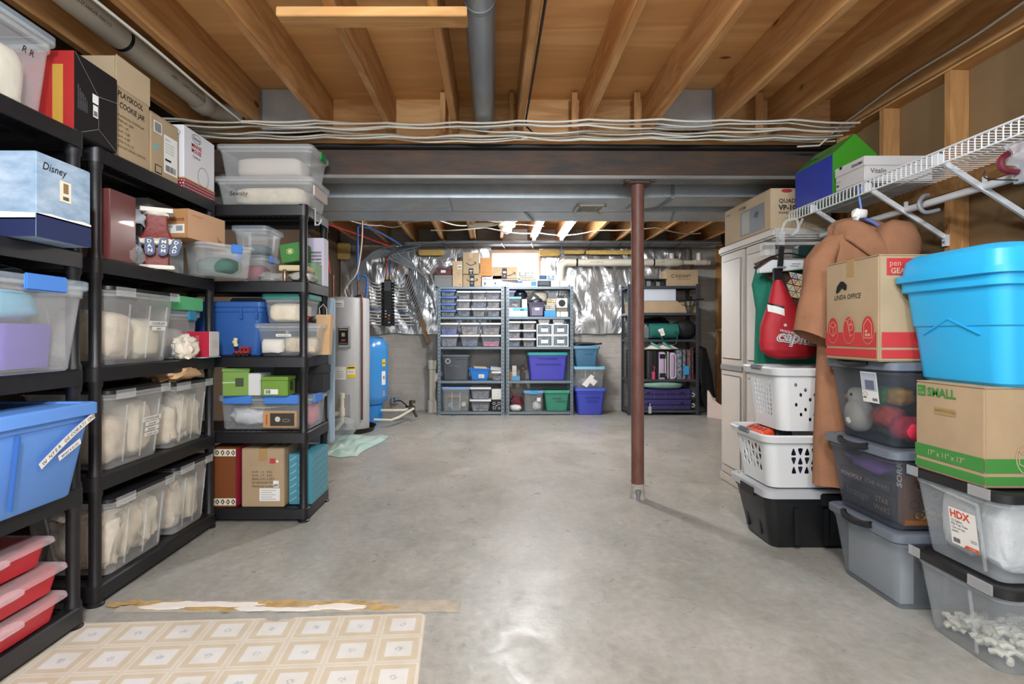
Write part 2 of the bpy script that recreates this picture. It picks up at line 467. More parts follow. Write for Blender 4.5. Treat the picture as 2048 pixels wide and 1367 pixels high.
def brickmat(name, c1, c2, mortar, ax=('X', 'Z')):
    m, nt, out = newmat(name)
    p = N(nt, 'ShaderNodeBsdfPrincipled', Roughness=.75)
    tc = N(nt, 'ShaderNodeTexCoord'); sp = N(nt, 'ShaderNodeSeparateXYZ'); cb = N(nt, 'ShaderNodeCombineXYZ')
    nt.links.new(tc.outputs['Object'], sp.inputs[0]); nt.links.new(sp.outputs[ax[0]], cb.inputs[0]); nt.links.new(sp.outputs[ax[1]], cb.inputs[1])
    br = N(nt, 'ShaderNodeTexBrick', Scale=1.); br.inputs['Mortar Size'].default_value = .006; br.inputs['Brick Width'].default_value = .22; br.inputs['Row Height'].default_value = .075
    br.inputs['Mortar Smooth'].default_value = .4
    br.inputs['Color1'].default_value = rgb(c1); br.inputs['Color2'].default_value = rgb(c2); br.inputs['Mortar'].default_value = rgb(mortar)
    nt.links.new(cb.outputs[0], br.inputs['Vector'])
    n = N(nt, 'ShaderNodeTexNoise', Scale=2.2, Detail=6.); nt.links.new(tc.outputs['Object'], n.inputs['Vector'])
    r = N(nt, 'ShaderNodeValToRGB'); r.color_ramp.elements[0].color = (.72, .70, .66, 1); r.color_ramp.elements[1].color = (1.06, 1.05, 1.04, 1)
    r.color_ramp.elements[0].position = .35; r.color_ramp.elements[1].position = .65
    nt.links.new(n.outputs[0], r.inputs[0])
    mx = N(nt, 'ShaderNodeMix', data_type='RGBA', blend_type='MULTIPLY'); mx.inputs[0].default_value = 1.
    nt.links.new(br.outputs['Color'], mx.inputs[6]); nt.links.new(r.outputs[0], mx.inputs[7]); nt.links.new(mx.outputs[2], p.inputs['Base Color'])
    b = N(nt, 'ShaderNodeBump', Strength=.6, Distance=.012, invert=True); nt.links.new(br.outputs['Fac'], b.inputs['Height']); nt.links.new(b.outputs[0], p.inputs['Normal'])
    nt.links.new(p.outputs[0], out.inputs[0])
    return m
def foilmat():
    m, nt, out = newmat('foil facing')
    p = N(nt, 'ShaderNodeBsdfPrincipled', Roughness=.33, Metallic=.78); p.inputs['Base Color'].default_value = (.78, .78, .79, 1)
    tc = N(nt, 'ShaderNodeTexCoord')
    mp = N(nt, 'ShaderNodeMapping'); mp.inputs['Rotation'].default_value = (0, .5, 0); mp.inputs['Scale'].default_value = (1.0, 1, .42)
    nt.links.new(tc.outputs['Object'], mp.inputs[0])
    n = N(nt, 'ShaderNodeTexNoise', Scale=4.2, Detail=5., Distortion=1.4, Roughness=.5); nt.links.new(mp.outputs[0], n.inputs['Vector'])
    b = N(nt, 'ShaderNodeBump', Strength=.8, Distance=.06); nt.links.new(n.outputs[0], b.inputs['Height']); nt.links.new(b.outputs[0], p.inputs['Normal'])
    nt.links.new(p.outputs[0], out.inputs[0])
    return m
BRICK = brickmat('painted block', '#aeaba7', '#b7b3ae', '#bdbab4')
FOIL = foilmat()

tag(MB(concrete()).box(-3, 4, -2.5, 8.2, -.1, 0).build('floor'), kind='structure')
ceil = tag(MB(PLY).box(-2.4, 3.6, -2.5, 8.2, 2.615, 2.64).build('ceiling'), kind='structure')
JZ0, JZ1 = 2.38, 2.615
def joist(x, y0, y1, mat=WOODJ, z0=JZ0, w=.038):
    return MB(mat).box(-w/2, w/2, y0, y1, z0, JZ1).build('joist', ceil, .003, 1, loc=(x, 0, 0))
for k in range(-5, 6):
    joist(.19 - .019 + .406*k, -2.4, 3.66)
for k in range(-6, 9):
    joist(.12 + .4*k, 3.70, 7.93)
joist(.12 - .4 + .04, 3.70, 7.93)
# rim blocking over the beam, plus the sheet metal bay panels
for k in range(-5, 6):
    x0 = .19 + .406*k; x1 = x0 + .406 - .038
    if k in (-4, 2): continue
    MB(WOODX).box(0, x1 - x0, 0, .03, JZ0, JZ1).build('blocking', ceil, .002, 1, loc=(x0, 3.55, 0))
for px, w in ((885, .035), (1023, .03), (1150, .036), (1276, .04), (1522, .05)):
    x = (px - CX) / 325
    MB(WOODZ).box(x - w/2, x + w/2, 3.40, 3.44, 2.36, 2.595).build('blocking', ceil, .002, 1)
for k, lab in ((-4, 'left'), (2, 'right')):
    x0 = .19 + .406*k + .002; x1 = x0 + .406 - .042
    r = thing('duct_panel', 'flat galvanised sheet closing a joist bay above the %s' % ('tubs on the corner rack' if k < 0 else 'rusty post, to its right'), 'duct panel', (x0, 3.40, 0))
    b = MB(STEEL); b.box(0, x1-x0, 0, .004, JZ0 - .02, JZ1 - .003); b.build('panel', r)
    b = MB(STEELD); b.box(x1-x0-.012, x1-x0, -.01, 0, JZ0 - .02, JZ1 - .003); b.box(0, .01, -.008, 0, JZ0 - .02, JZ1 - .003); b.pieces('seam', r)

# walls
WALLD = pm('raw wall lining', '#63503f', .85, var=.12, vscale=4)
tag(MB(WALLD).box(-2.32, -2.2, -2.5, 8.2, 0, 2.615).build('wall_left'), kind='structure')
wb = tag(MB(BRICK).box(-2.3, 4, 7.95, 8.1, 0, 2.615).build('wall_back'), kind='structure')
SHEATH = pm('brown wall sheathing', '#876c4a', .8, var=.1, vscale=2.5)
wr = tag(MB(SHEATH).box(2.29, 2.33, -2.5, 4.4, 0, 2.615).build('wall_right'), kind='structure')
for i, y in enumerate((.62, 1.03, 1.44, 1.85, 2.255, 2.66, 3.11, 3.5, 3.9, 4.3)):
    MB(WOODZ).box(-.045, .045, -.019, .019, 0, 2.37).build('stud', wr, .002, 1, loc=(2.245, y, 0))
MB(WOODJ).box(2.2, 2.29, -2.5, 4.4, 2.371, 2.41).build('top_plate', wr, .002, 1)
MB(WOODD).box(2.19, 2.23, -2.5, 4.4, 2.41, 2.613).build('rim_joist', wr, .002, 1)
MB(WOODP).box(2.16, 2.199, .8, 3.35, 1.77, 1.86).build('ledger', wr, .002, 1)
wf = tag(MB(WALLD).box(3.3, 3.4, 4.4, 8.2, 0, 2.615).build('wall_side'), kind='structure')
for y in (7.88, 7.5, 7.1, 6.7):
    MB(WOODZ).box(-.045, .045, -.019, .019, 0, 2.4).build('stud', wf, .002, 1, loc=(3.245, y, 0))
MB(WOODJ).box(3.2, 3.29, 6.3, 7.86, 1.14, 1.18).build('blocking', wf, .002, 1)
tag(MB(WALLD).box(2.33, 3.4, 4.36, 4.4, 0, 2.615).build('wall_partition'), kind='structure')

# foil faced insulation on the upper back wall
def foil_sheet(label, x0, x1, z0, z1, seed, sag=.0):
    def fn(u, v):
        x = x0 + (x1-x0)*u; z = z0 + (z1-z0)*v
        q = Vector((x*1.6 + z*.9, seed*3., z*.7 - x*.4))
        n = noise.noise(q*1.5)*.05 + abs(noise.noise(q*3.3))*.06 + abs(noise.noise(Vector((x*5.5+z*3.2, seed, z*1.4))))*.045
        e = min(1, 5*min(u, 1-u, v+.05, 1-v+.05))
        zz = z + (noise.noise(Vector((x*2.5, seed, 4)))*.05 - sag*math.sin(PI*u))*(1-v)
        return (x, 7.935 - .02 - (n+.02)*e, zz)
    m = MB(FOIL); m.grid(fn, int((x1-x0)*42), int((z1-z0)*42))
    o = m.build('foil_insulation', angle=80)
    return tag(o, label, 'insulation')
foil_sheet('crumpled silver foil insulation behind the manifold, hung left of the window', -2.19, -.02, 1.10, 2.36, 1)
foil_sheet('crumpled silver foil insulation draped over the block wall, right of the window', .67, 2.02, 1.13, 2.33, 2, .03)
foil_sheet('narrow foil insulation strip above the boxed shelf near the wall studs', 2.03, 2.85, 1.86, 2.33, 3)
YEL = pm('yellow fibreglass', '#c7a560', .95, var=.2, vscale=30, bump=.6, bscale=60)
for px0, px1, py0, py1, lab in ((838, 888, 500, 512, 'yellow fibreglass batt tucked above the foil, left of the window'),
                                (1078, 1118, 500, 513, 'yellow fibreglass batt just right of the window head'),
                                (1126, 1168, 501, 509, 'yellow fibreglass batt above the left end of the pale waste pipe'),
                                (1172, 1268, 501, 510, 'long yellow fibreglass batt above the middle of the waste pipe'),
                                (676, 702, 486, 520, 'yellow fibreglass tuft showing through torn foil above the water heater')):
    a = at(px0, py1, 7.84); b = at(px1, py0, 7.84)
    vs, fs = lump(0, 0, 0, b.x-a.x, .06, b.z-a.z, px0 % 7, .06, 3., 3, .3)
    one(MB(YEL).add(vs, fs), 'fibreglass_batt', lab, 'insulation', loc=((a.x+b.x)/2, 7.80, a.z))

# window
w1 = thing('window_1', None, None, (0, 7.9, 0), kind='structure')
wx0, wx1, wz0, wz1 = .0, .655, 1.86, 2.255
FR = pm('pinkish window timber', '#c9a58d', .6)
b = MB(FR)
b.box(wx0, wx1, -.06, .05, wz1, wz1+.05); b.box(wx0, wx1, -.06, .05, wz0-.04, wz0)
b.box(wx0-.03, wx0, -.06, .05, wz0-.04, wz1+.05); b.box(wx1, wx1+.03, -.06, .05, wz0-.04, wz1+.05)
b.build('window_frame', w1, .004)
MB(WHITE).box((wx0+wx1)/2-.012, (wx0+wx1)/2+.012, -.01, .03, wz0, wz1).build('mullion', w1)
MB(emit('daylight on obscured glass', (.93, .97, 1.), 5.5)).box(wx0, wx1, .012, .02, wz0, wz1).build('pane', w1)

# steel beam, ducts, post
def rust(name, c1, c2, lo=.45, hi=.6, rough=.65, metal=.25, st=(1, 1, 1), sc=6.):
    m = pm(name, c1, rough, metal, var=.15, vscale=sc, c2=c2, vstretch=st, bump=.15, bscale=60)
    return m
RUST = rust('rusted steel web', '#3f3c3b', '#5d4433', st=(.5, 1, 2.2))
FLG = pm('scuffed steel flange', '#85827f', .45, .35, var=.25, vscale=9, vstretch=(.3, 1, 1))
bm_ = thing('steel_beam', 'long rusty steel beam spanning the basement under the joists', 'beam', (0, 3.66, 0), math.radians(.6))
b = MB(RUST); b.box(-2.3, 2.6, -.006, .006, 2.138, 2.322); b.build('web', bm_)
MB(FLG).box(-2.3, 2.6, -.07, .07, 2.118, 2.14).build('flange', bm_, .004)
MB(BLK).box(-2.3, 2.6, -.07, .07, 2.32, 2.342).build('flange', bm_, .004)
MB(WOODX).box(-2.3, 2.6, -.07, .07, 2.342, 2.379).build('sill_plate', bm_, .002, 1)
POST = rust('red oxide post paint', '#6e463b', '#7d564b', st=(1, 1, .35), sc=14., metal=0., rough=.5)
sp = thing('support_post', 'rust red steel post standing on the concrete under the beam', 'post', (.975, 3.695, 0))
b = MB(POST); b.lathe([(.042, .035), (.042, 2.105)], 28); b.build('shaft', sp)
b = MB(RUST); b.box(-.085, .085, -.06, .06, 2.1, 2.117)
for sx in (-1, 1): b.box(sx*.085-.02, sx*.085+.02, -.075, -.04, 2.105, 2.135)
b.build('cap_plate', sp, .003)
CONC = pm('chipped grout', '#b4aea4', .9, var=.2, vscale=30, bump=.4, bscale=60)
b = MB(CONC); b.lathe([(.05, 0), (.046, .03), (.0425, .085), (.0423, .10)], 24, cap1=False); b.build('grout_collar', sp)
b = MB(STEELD); b.lathe([(.012, 0), (.012, .05), (.02, .05), (.02, .07)], 8, M=Matrix.Translation((-.01, -.06, 0))); b.build('anchor_bolt', sp)

du = thing('air_duct', 'wide flat galvanised air duct running behind the beam', 'duct', (0, 0, 0), math.radians(.5))
b = MB(STEEL); b.box(-2.19, 1.08, 3.95, 4.40, 2.08, 2.36)
b.build('trunk', du, .004)
b = MB(STEEL)
ring = lambda x, y0, y1, z0, z1: [(x, y0, z0), (x, y1, z0), (x, y1, z1), (x, y0, z1)]
b.loft([ring(1.08, 3.95, 4.40, 2.08, 2.36), ring(1.32, 3.95, 4.25, 2.09, 2.36), ring(2.28, 3.95, 4.25, 2.09, 2.36)]); b.build('reducer', du)
b = MB(STEELD)
for x in (-2.02, 1.085, 1.33): b.box(x-.012, x+.012, 3.94, 4.27, 2.074, 2.365)
b.box(-.28, -.272, 3.945, 4.40, 2.077, 2.082)
b.pieces('joint_band', du)
gr = MB(pm('cream register', '#c9c4b6', .4)); gx, gyy = .787, 4.26
gr.box(gx-.11, gx+.11, gyy-.13, gyy-.105, 2.066, 2.08); gr.box(gx-.11, gx+.11, gyy+.105, gyy+.13, 2.066, 2.08)
gr.box(gx-.11, gx-.09, gyy-.13, gyy+.13, 2.066, 2.08); gr.box(gx+.09, gx+.11, gyy-.13, gyy+.13, 2.066, 2.08)
for k in range(11):
    x = gx - .08 + .016*k; gr.bar((x, gyy-.11, 2.073), (x, gyy+.11, 2.073), .005, .012)
reg = gr.build('vent_register', du)
MB(DARK).box(gx-.09, gx+.09, gyy-.11, gyy+.11, 2.078, 2.081).build('register_throat', reg)
d2 = thing('return_duct', 'second galvanised duct lying close behind the wide one', 'duct', (0, 0, 0), math.radians(.5))
MB(STEEL).box(-2.19, 2.28, 4.43, 4.80, 2.085, 2.36).build('trunk', d2, .006)
b = MB(STEELD)
for x in (.30, 1.5): b.bar((x, 4.425, 2.081), (x+.1, 4.80, 2.081), .02, .008)
b.pieces('seam', d2)
rd = thing('round_duct', 'round galvanised pipe duct running between joists to the beam', 'duct', (-.052, 0, 2.45))
b = MB(pm('spiral pipe zinc', '#a3abb1', .32, .55, var=.15, vscale=7, vstretch=(1, .3, 1)))
Mx = Matrix.Rotation(-PI/2, 4, 'X')
b.lathe([(.065, -2.4), (.065, 3.5)], 32, M=Mx); b.build('pipe', rd)
b = MB(STEELD); b.lathe([(.067, 2.2), (.067, 2.23)], 32, M=Mx); b.lathe([(.067, 3.46), (.067, 3.5)], 32, M=Mx); b.pieces('collar', rd)
# loose board across the joists
one(MB(WOODP).box(-.373, .373, -.044, .044, -.02, .018), 'wood_board', 'short pale two by four nailed flat across the joists, beside the round duct', 'board', loc=(-.473, 2.19, 2.362), bevel=.003)

# waste pipe high on the left
pp = thing('waste_pipe', 'long cream plastic waste pipe strapped under the floor at upper left', 'pipe', (-1.72, 0, 2.47))
b = MB(PVC); b.lathe([(.055, -2.4), (.055, 3.24)], 28, M=Mx); b.build('pipe', pp)
b = MB(PVC); b.lathe([(.058, 3.2), (.064, 3.21), (.064, 3.30), (.058, 3.31)], 28, M=Mx)
b.tube([(0, 3.28, 0), (0.01, 3.38, .005), (.05, 3.46, .02), (.12, 3.5, .03)], .052, 20); b.build('elbow', pp)
b = MB(BLK)
for y in (2.54, 1.3): b.lathe([(.057, y), (.0575, y+.02)], 28, M=Mx)
b.pieces('hanger_strap', pp)
b = MB(ink('#3b2f28'))
def on_pipe(b, s, y, size, ang, r=.0556):
    vs, fs, w = text_mesh(s, 0.); q = []
    for p in vs:
        a = ang - p.y*size/r
        q.append((r*math.cos(a), y + p.x*size, r*math.sin(a)))
    b.add(q, fs)
for s, y in (('CHARLOTTE PIPE/NE 4300 3 D', 2.13), ('TERRY', 2.86), ('CHARLOTTE PIPE NE 4300', 2.96)):
    on_pipe(b, s, y, .021, -.25)
b.build('lettering', pp)

# electrical cables run along the beam
gcab = 'white cables along the beam'
for i in range(8):
    rn = random.Random(40 + i); pts = []
    zb = 2.371 - .004*i; yb = 3.27 + .035*i if i < 4 else 3.44 + .018*(i-4)
    ph = rn.random()*6; rn_ = [rn.random() for _ in range(3)]
    for k in range(61):
        x = -2.05 + 4.25*k/60
        pts.append((x, yb + (.018 + .02*rn_[0])*math.sin(x*(1.6 + 1.8*rn_[1]) + ph) + .014*math.sin(x*(5 + 3*rn_[2]) + ph*2) + .012*x, zb - .012*abs(math.sin((x - .17)*PI/.406)) - .006*math.sin(x*5 + ph)))
    one(MB(CABLE).tube(pts, .0062, 6), 'electrical_cable', 'white electrical cable stapled along the joist ends above the beam', 'cable', gcab)
pts = [(2.0, 1.2 + 2.25*t, 2.40 - .0*t + .012*math.sin(9*t)) for t in [k/24 for k in range(25)]]
pts = [(2.17, y, 2.47 - .05*((y-1.2)/2.0)**2 + .008*math.sin(y*7)) for x, y, z in pts] + [(2.14, 3.48, 2.36), (2.08, 3.5, 2.30), (1.95, 3.52, 2.30)]
one(MB(CABLE).tube(pts, .006, 6), 'electrical_cable', 'single white cable clipped along the rim joist over the wire shelf', 'cable')
pts = [(.205 , .4 + 3.0*t, 2.42 - .03*math.sin(t*3)) for t in [k/14 for k in range(15)]] + [(.215, 3.45, 2.40), (.26, 3.48, 2.37)]
one(MB(BLK).tube(pts, .006, 6), 'black_cable', 'black cable running along the joist right of the round duct', 'cable')
pts = [(-1.50 + .012*math.sin(t*9), .9 + 2.4*t, 2.372 + .008*math.sin(t*13) - .01*t) for t in [k/24 for k in range(25)]]
one(MB(CABLE).tube(pts, .007, 6), 'electrical_cable', 'white flat cable hanging beside the cream waste pipe', 'cable')
pts = [(-1.53 + .02*math.sin(t*7+1), .9 + 2.4*t, 2.40 + .01*math.sin(t*9+2) - .02*t) for t in [k/24 for k in range(25)]]
one(MB(pm('grey cable jacket', '#77797b', .5)).tube(pts, .006, 6), 'grey_cable', 'grey cable hanging beside the cream waste pipe', 'cable')

# far ceiling: shop light tubes, fan, cable
TUBE = emit('lit fluorescent tube', (1., .99, .97), 26.)
for X, lab in ((.545, 'left lit fluorescent tube over the back shelves, beside the fan'), (.905, 'right lit fluorescent tube over the back shelves, farther from the fan')):
    t = thing('fluorescent_light', lab, 'ceiling light', (X, 6.62, 2.35))
    MB(WHITE).box(-.05, .05, -.62, .62, .03, .07).build('housing', t, .005)
    b = MB(TUBE); b.lathe([(.019, -.58), (.019, .58)], 14, M=Mx); b.build('tube', t)
    b = MB(WHITE)
    for sgn in (-1, 1): b.box(-.02, .02, sgn*.595-.012, sgn*.595+.012, -.02, .035)
    b.build('lamp_holder', t)
fn = thing('ceiling_fan', 'cream ceiling fan with drooping blades near the window', 'fan', (.165, 6.35, 2.37))
FANW = pm('cream fan enamel', '#cfc6b0', .4)
b = MB(FANW); b.lathe([(.05, .24), (.05, .08), (.1, .07), (.1, -.03), (.06, -.05)], 20); b.build('motor', fn)
for k in range(5):
    a = k*2*PI/5 + .35; Mb = Matrix.Rotation(a, 4, 'Z') @ Matrix.Rotation(.22, 4, 'X')
    b = MB(FANW, Mb); b.box(.08, .16, -.02, .02, .0, .008)
    b.loft([[(x, -w, .004), (x, w, .004), (x, w, .012), (x, -w, .012)] for x, w in ((.14, .04), (.3, .062), (.42, .06), (.46, .035))]); b.build('blade', fn)
b = MB(pm('opal glass', '#e8e4da', .3)); b.lathe([(.02, -.11), (.055, -.09), (.06, -.06), (.05, -.045)], 18); b.build('globe', fn)
for i, (xa, xb, z, sag) in enumerate(((-1.95, -.3, 2.36, .02), (-.75, 2.6, 2.365, .03))):
    pts = [(xa + (xb-xa)*k/30, 6.2 + .5*i - .2*math.sin(k*.35), z - sag*abs(math.sin(k*.52))) for k in range(31)]
    one(MB(CABLE).tube(pts, .007, 6), 'electrical_cable', ('white cable sagging under the back joists above the water heater', 'white cable looping under the back joists past the fan and lights')[i], 'cable')

# lino remnant with torn base strip
def lino():
    m, nt, out = newmat('patterned vinyl')
    p = N(nt, 'ShaderNodeBsdfPrincipled', Roughness=.3)
    tc = N(nt, 'ShaderNodeTexCoord'); sp_ = N(nt, 'ShaderNodeSeparateXYZ'); nt.links.new(tc.outputs['Object'], sp_.inputs[0])
    def op(o, a, b=None, c=None):
        n = N(nt, 'ShaderNodeMath', operation=o)
        for i, q in enumerate((a, b, c)):
            if q is None: continue
            if isinstance(q, (int, float)): n.inputs[i].default_value = q
            else: nt.links.new(q, n.inputs[i])
        return n.outputs[0]
    def cell(k): return op('ABSOLUTE', op('SUBTRACT', op('FRACT', op('MULTIPLY_ADD', sp_.outputs[k], 1/.161, 40.0 if k == 'X' else 40.)), .5))
    u, v = cell('X'), cell('Y')
    d = op('MAXIMUM', u, v)
    rp = N(nt, 'ShaderNodeValToRGB'); rp.color_ramp.interpolation = 'CONSTANT'
    el = rp.color_ramp.elements
    W, B, L, C = rgb('#dde1e0'), rgb('#d2cab6'), rgb('#bfb499'), rgb('#d9d7cc')
    seq = [(0, W), (.285, L), (.292, B), (.335, L), (.340, B), (.375, L), (.380, B), (.41, L), (.416, C), (.480, L), (.486, C)]
    el[0].position, el[0].color = seq[0]; el[1].position, el[1].color = seq[1]
    for q in seq[2:]:
        e = el.new(q[0]); e.color = q[1]
    nt.links.new(d, rp.inputs[0])
    # little blue grey flake in each square
    rad = op('SQRT', op('ADD', op('MULTIPLY', u, u), op('MULTIPLY', v, v)))
    n = N(nt, 'ShaderNodeTexVoronoi', Scale=105.); nt.links.new(tc.outputs['Object'], n.inputs['Vector'])
    fl = op('MULTIPLY', op('LESS_THAN', rad, .085), op('GREATER_THAN', n.outputs['Distance'], .48))
    mx = N(nt, 'ShaderNodeMix', data_type='RGBA'); nt.links.new(op('MULTIPLY', fl, .75), mx.inputs[0]); nt.links.new(rp.outputs[0], mx.inputs[6]); mx.inputs[7].default_value = rgb('#aebcc6')
    nz = N(nt, 'ShaderNodeTexNoise', Scale=9., Detail=4.); nt.links.new(tc.outputs['Object'], nz.inputs['Vector'])
    r2 = N(nt, 'ShaderNodeValToRGB'); r2.color_ramp.elements[0].color = (.86, .83, .76, 1); r2.color_ramp.elements[0].position = .3; r2.color_ramp.elements[1].position = .55
    nt.links.new(nz.outputs[0], r2.inputs[0])
    m2 = N(nt, 'ShaderNodeMix', data_type='RGBA', blend_type='MULTIPLY'); m2.inputs[0].default_value = .6
    nt.links.new(mx.outputs[2], m2.inputs[6]); nt.links.new(r2.outputs[0], m2.inputs[7]); nt.links.new(m2.outputs[2], p.inputs['Base Color'])
    nt.links.new(p.outputs[0], out.inputs[0])
    return m
b = MB(lino())
pl = [(0.0, -.02), (0.0, -2.2), (-1.9, -2.2), (-1.9, -.0), (-1.2, .004), (-.62, .0), (-.60, -.02), (-.565, -.03), (-.55, -.012), (-.52, -.018), (-.50, .0), (-.02, .0)]
b.loft([[(x, y, .0005) for x, y in reversed(pl)], [(x, y, .004) for x, y in reversed(pl)]])
one(b, 'linoleum_sheet', 'cream square patterned linoleum remnant lying on the concrete at lower left', 'flooring', loc=(-.262, 2.165, 0), rot=(0, 0, math.radians(3.6)))
ST = pm('torn plaster residue', '#aba79c', .9, var=.12, vscale=14, c2='#bfb7a4', bump=.3, bscale=40)
STW = pm('white plaster scraps', '#e6e4de', .8)
r = thing('wall_residue', 'torn strip of plaster and glue left by a removed wall on the floor', 'residue', (0, 0, 0), 0)
rn = random.Random(3); pl = []
for k in range(25): pl.append((-1.5 + 1.37*k/24, 2.175 + .006*rn.random()))
for k in range(25): pl.append((-.13 - 1.37*k/24, 2.26 - .01*(k/24) + .012*rn.random()))
MB(ST).loft([[(x, y, .0005) for x, y in pl], [(x, y, .006) for x, y in pl]]).build('plaster_strip', r)
def blob(b, pts, c, z0, z1):
    n = len(pts)
    b.add([(q[0], q[1], z0) for q in pts] + [(q[0], q[1], z1) for q in pts] + [(c[0], c[1], z1)], [(i, (i+1) % n, n+(i+1) % n, n+i) for i in range(n)] + [(n+i, n+(i+1) % n, 2*n) for i in range(n)])
GL = pm('dried glue', '#b79a66', .9, var=.25, vscale=22, bump=.5, bscale=50)
for i, (x, y, a, c) in enumerate(((-1.40, 2.235, .14, .03), (-1.08, 2.20, .16, .028), (-.86, 2.235, .17, .028), (-.60, 2.235, .12, .022), (-.44, 2.20, .06, .016))):
    b = MB(GL); pts = [(x + a*(1+.3*rn.random())*math.cos(t), y + c*(.5+.8*rn.random())*math.sin(t)) for t in [2*PI*k/26 for k in range(26)]]
    blob(b, pts, (x, y), .004, .0075 + .0003*i); b.build('glue_scrap', r)
for i, (x, y, a, c) in enumerate(((-1.15, 2.225, .20, .022), (-.95, 2.19, .07, .014), (-.62, 2.205, .1, .02), (-1.32, 2.2, .08, .014), (-.8, 2.185, .1, .01))):
    b = MB(STW); pts = [(x + a*(1+.25*rn.random())*math.cos(t), y + c*(.6+.7*rn.random())*math.sin(t)) for t in [2*PI*k/22 for k in range(22)]]
    blob(b, pts, (x, y), .005, .0105 + .0003*i); b.build('plaster_scrap', r)
# ================================================================== black plastic racks along the left
TOPS = (.083, .527, .97, 1.41, 1.858); TH = .062
def rack(label, x0, x1, y0, y1):
    R = thing('storage_rack', label, 'shelving', ((x0+x1)/2, (y0+y1)/2, 0), 0, 'black plastic storage racks')
    w, d = x1-x0, y1-y0
    px, py = w/2 - .03, d/2 - .03
    for z in TOPS:
        b = MB(BLACK)
        o = rrect(w, d, .03, 3); i = rrect(w-.10, d-.10, .015, 3); o2 = rrect(w-.014, d-.014, .026, 3)
        P = lambda r, zz: [(x, y, zz) for x, y in r]
        b.loft([P(i, z-.012), P(i, z), P(o2, z), P(o, z-.006), P(o, z-TH), P(o2, z-TH), P(i, z-TH+.02), P(i, z-.012)], False, False)
        lx = w > d
        n = int((max(w, d) - .1) / .034)
        for k in range(n):
            t = -(max(w, d)-.1)/2 + (max(w, d)-.1)*(k+.5)/n
            if lx: b.box(t-.010, t+.010, -d/2+.045, d/2-.045, z-.014, z-.002)
            else: b.box(-w/2+.045, w/2-.045, t-.010, t+.010, z-.014, z-.002)
        for q in (-.16, .16):
            if lx: b.box(-w/2+.045, w/2-.045, q*d-.012, q*d+.012, z-.035, z-.004)
            else: b.box(q*w-.012, q*w+.012, -d/2+.045, d/2-.045, z-.035, z-.004)
        b.build('shelf', R)
    for sx in (-1, 1):
        for sy in (-1, 1):
            b = MB(BLACK, Matrix.Translation((sx*px, sy*py, 0)))
            prof = [(.034, 0), (.034, .008), (.024, .016), (.0225, .03)]
            for z in TOPS:
                prof += [(.0225, z-TH-.03), (.0275, z-TH-.02), (.0275, z+.012 if z < 1.8 else z+.003), (.0225, z+.022 if z < 1.8 else z+.003)]
            b.lathe(prof, 18); b.build('post', R)
    return R
rack('black plastic rack nearest the camera, cut by the left edge of the picture', -2.01, -1.54, 1.16, 2.088)
rack('black plastic rack in the middle of the left row, holding the cookie jar tubs', -2.05, -1.585, 2.205, 3.165)
rack('black plastic rack set crosswise at the far end of the left row', -2.01, -1.083, 3.21, 3.66)

CLR = clear('clear tub plastic'); CLRW = clear('milky tub plastic', (.87, .87, .86), .42, .35)
CLRB = clear('clear bluish plastic', (.62, .72, .82), .42)
CLRD = clear('smoky grey plastic', (.16, .18, .22), .42, .2, (.62, .65, .70))
LIDK = pm('black lid plastic', '#1f1f22', .4)
LIDW = pm('white lid plastic', '#e3e4e4', .4)
LIDB = pm('blue latch plastic', '#4a84d8', .4)
TEAL = pm('teal lid plastic', '#3f8f85', .45)
CREAM = pm('cream cloth', '#e3d9c3', .9, var=.08, vscale=14, bump=.5, bscale=18)
CREAM2 = pm('pale cotton cloth', '#d6c9b4', .9, var=.12, vscale=18, bump=.6, bscale=22)
PAPER = pm('kraft paper', '#c9a67c', .85, var=.08, vscale=12, bump=.3, bscale=20)
K = ink('#1b1816'); W = ink('#eeeeea'); RD = ink('#b2222d'); NV = ink('#1d2a55'); GR = ink('#5a5a5a')

def sticker(m, u, v, w, h, lines=(), mat=W, seed=0, k=K):
    m.rect(u, v, u+w, v+h, mat)
    for i, t in enumerate(lines):
        lh = h / (len(lines) + .4)
        m.txt(t, u + w/2, v + h - lh*(i+.95), lh*.85, k, al='C', z=.0009)

# ---- nearest rack
t = tote('clear_tub', 'large clear lidded tub of pale cloth, top shelf at upper left corner', -1.97, -1.60, 1.40, 2.03, 1.858, 2.185, CLR, CLRB, ribs=0)
m = tface(t, 'right'); m.txt('R R', .45, .215, .034, K, shear=.2); m.build('handwriting', t)
bundle('cloth_bundle', 'big pale folded cloth inside the clear tub at upper left', 'cloth', -1.785, 1.63, 1.868, .30, .36, .27, CREAM2, 3, .12, p=.5)
bundle('cloth_bundle', 'crumpled pale cloth at the right end of the upper left clear tub', 'cloth', -1.785, 1.86, 1.868, .28, .22, .24, CREAM, 4, .14, p=.5)

BLU = pm('ice blue printed board', '#8aa9c8', .35, var=.16, vscale=7, vstretch=(1, 1, 2.4), c2='#bccfe0')
t = carton('pale blue winter scene gift box with navy base band and flowing script', -1.87, -1.45, 1.746, 1.985, 1.411, 1.684, BLU, 'gift_box', 'gift box', tape='', flaps=False)
m = pr(t, 'right')
m.rect(0, 0, .239, .075, NV); m.poly([(0, .075), (.06, .083), (.13, .08), (.2, .086), (.239, .082), (.239, .07), (0, .07)], W)
m.txt('Disney', .022, .222, .036, K, shear=.25)
m.rect(.095, .135, .145, .205, ink('#e9e2cc')); m.rect(.11, .165, .132, .198, ink('#8c7350'), .0009); m.bars(.108, .142, .026, .012, K, 3, .0009)
m.build('printing', t)
m = pr(t, 'front'); m.rect(0, 0, .42, .06, NV); m.poly([(0, .06), (.1, .075), (.2, .066), (.3, .08), (.42, .075), (.42, .055), (0, .055)], W); m.build('printing', t)

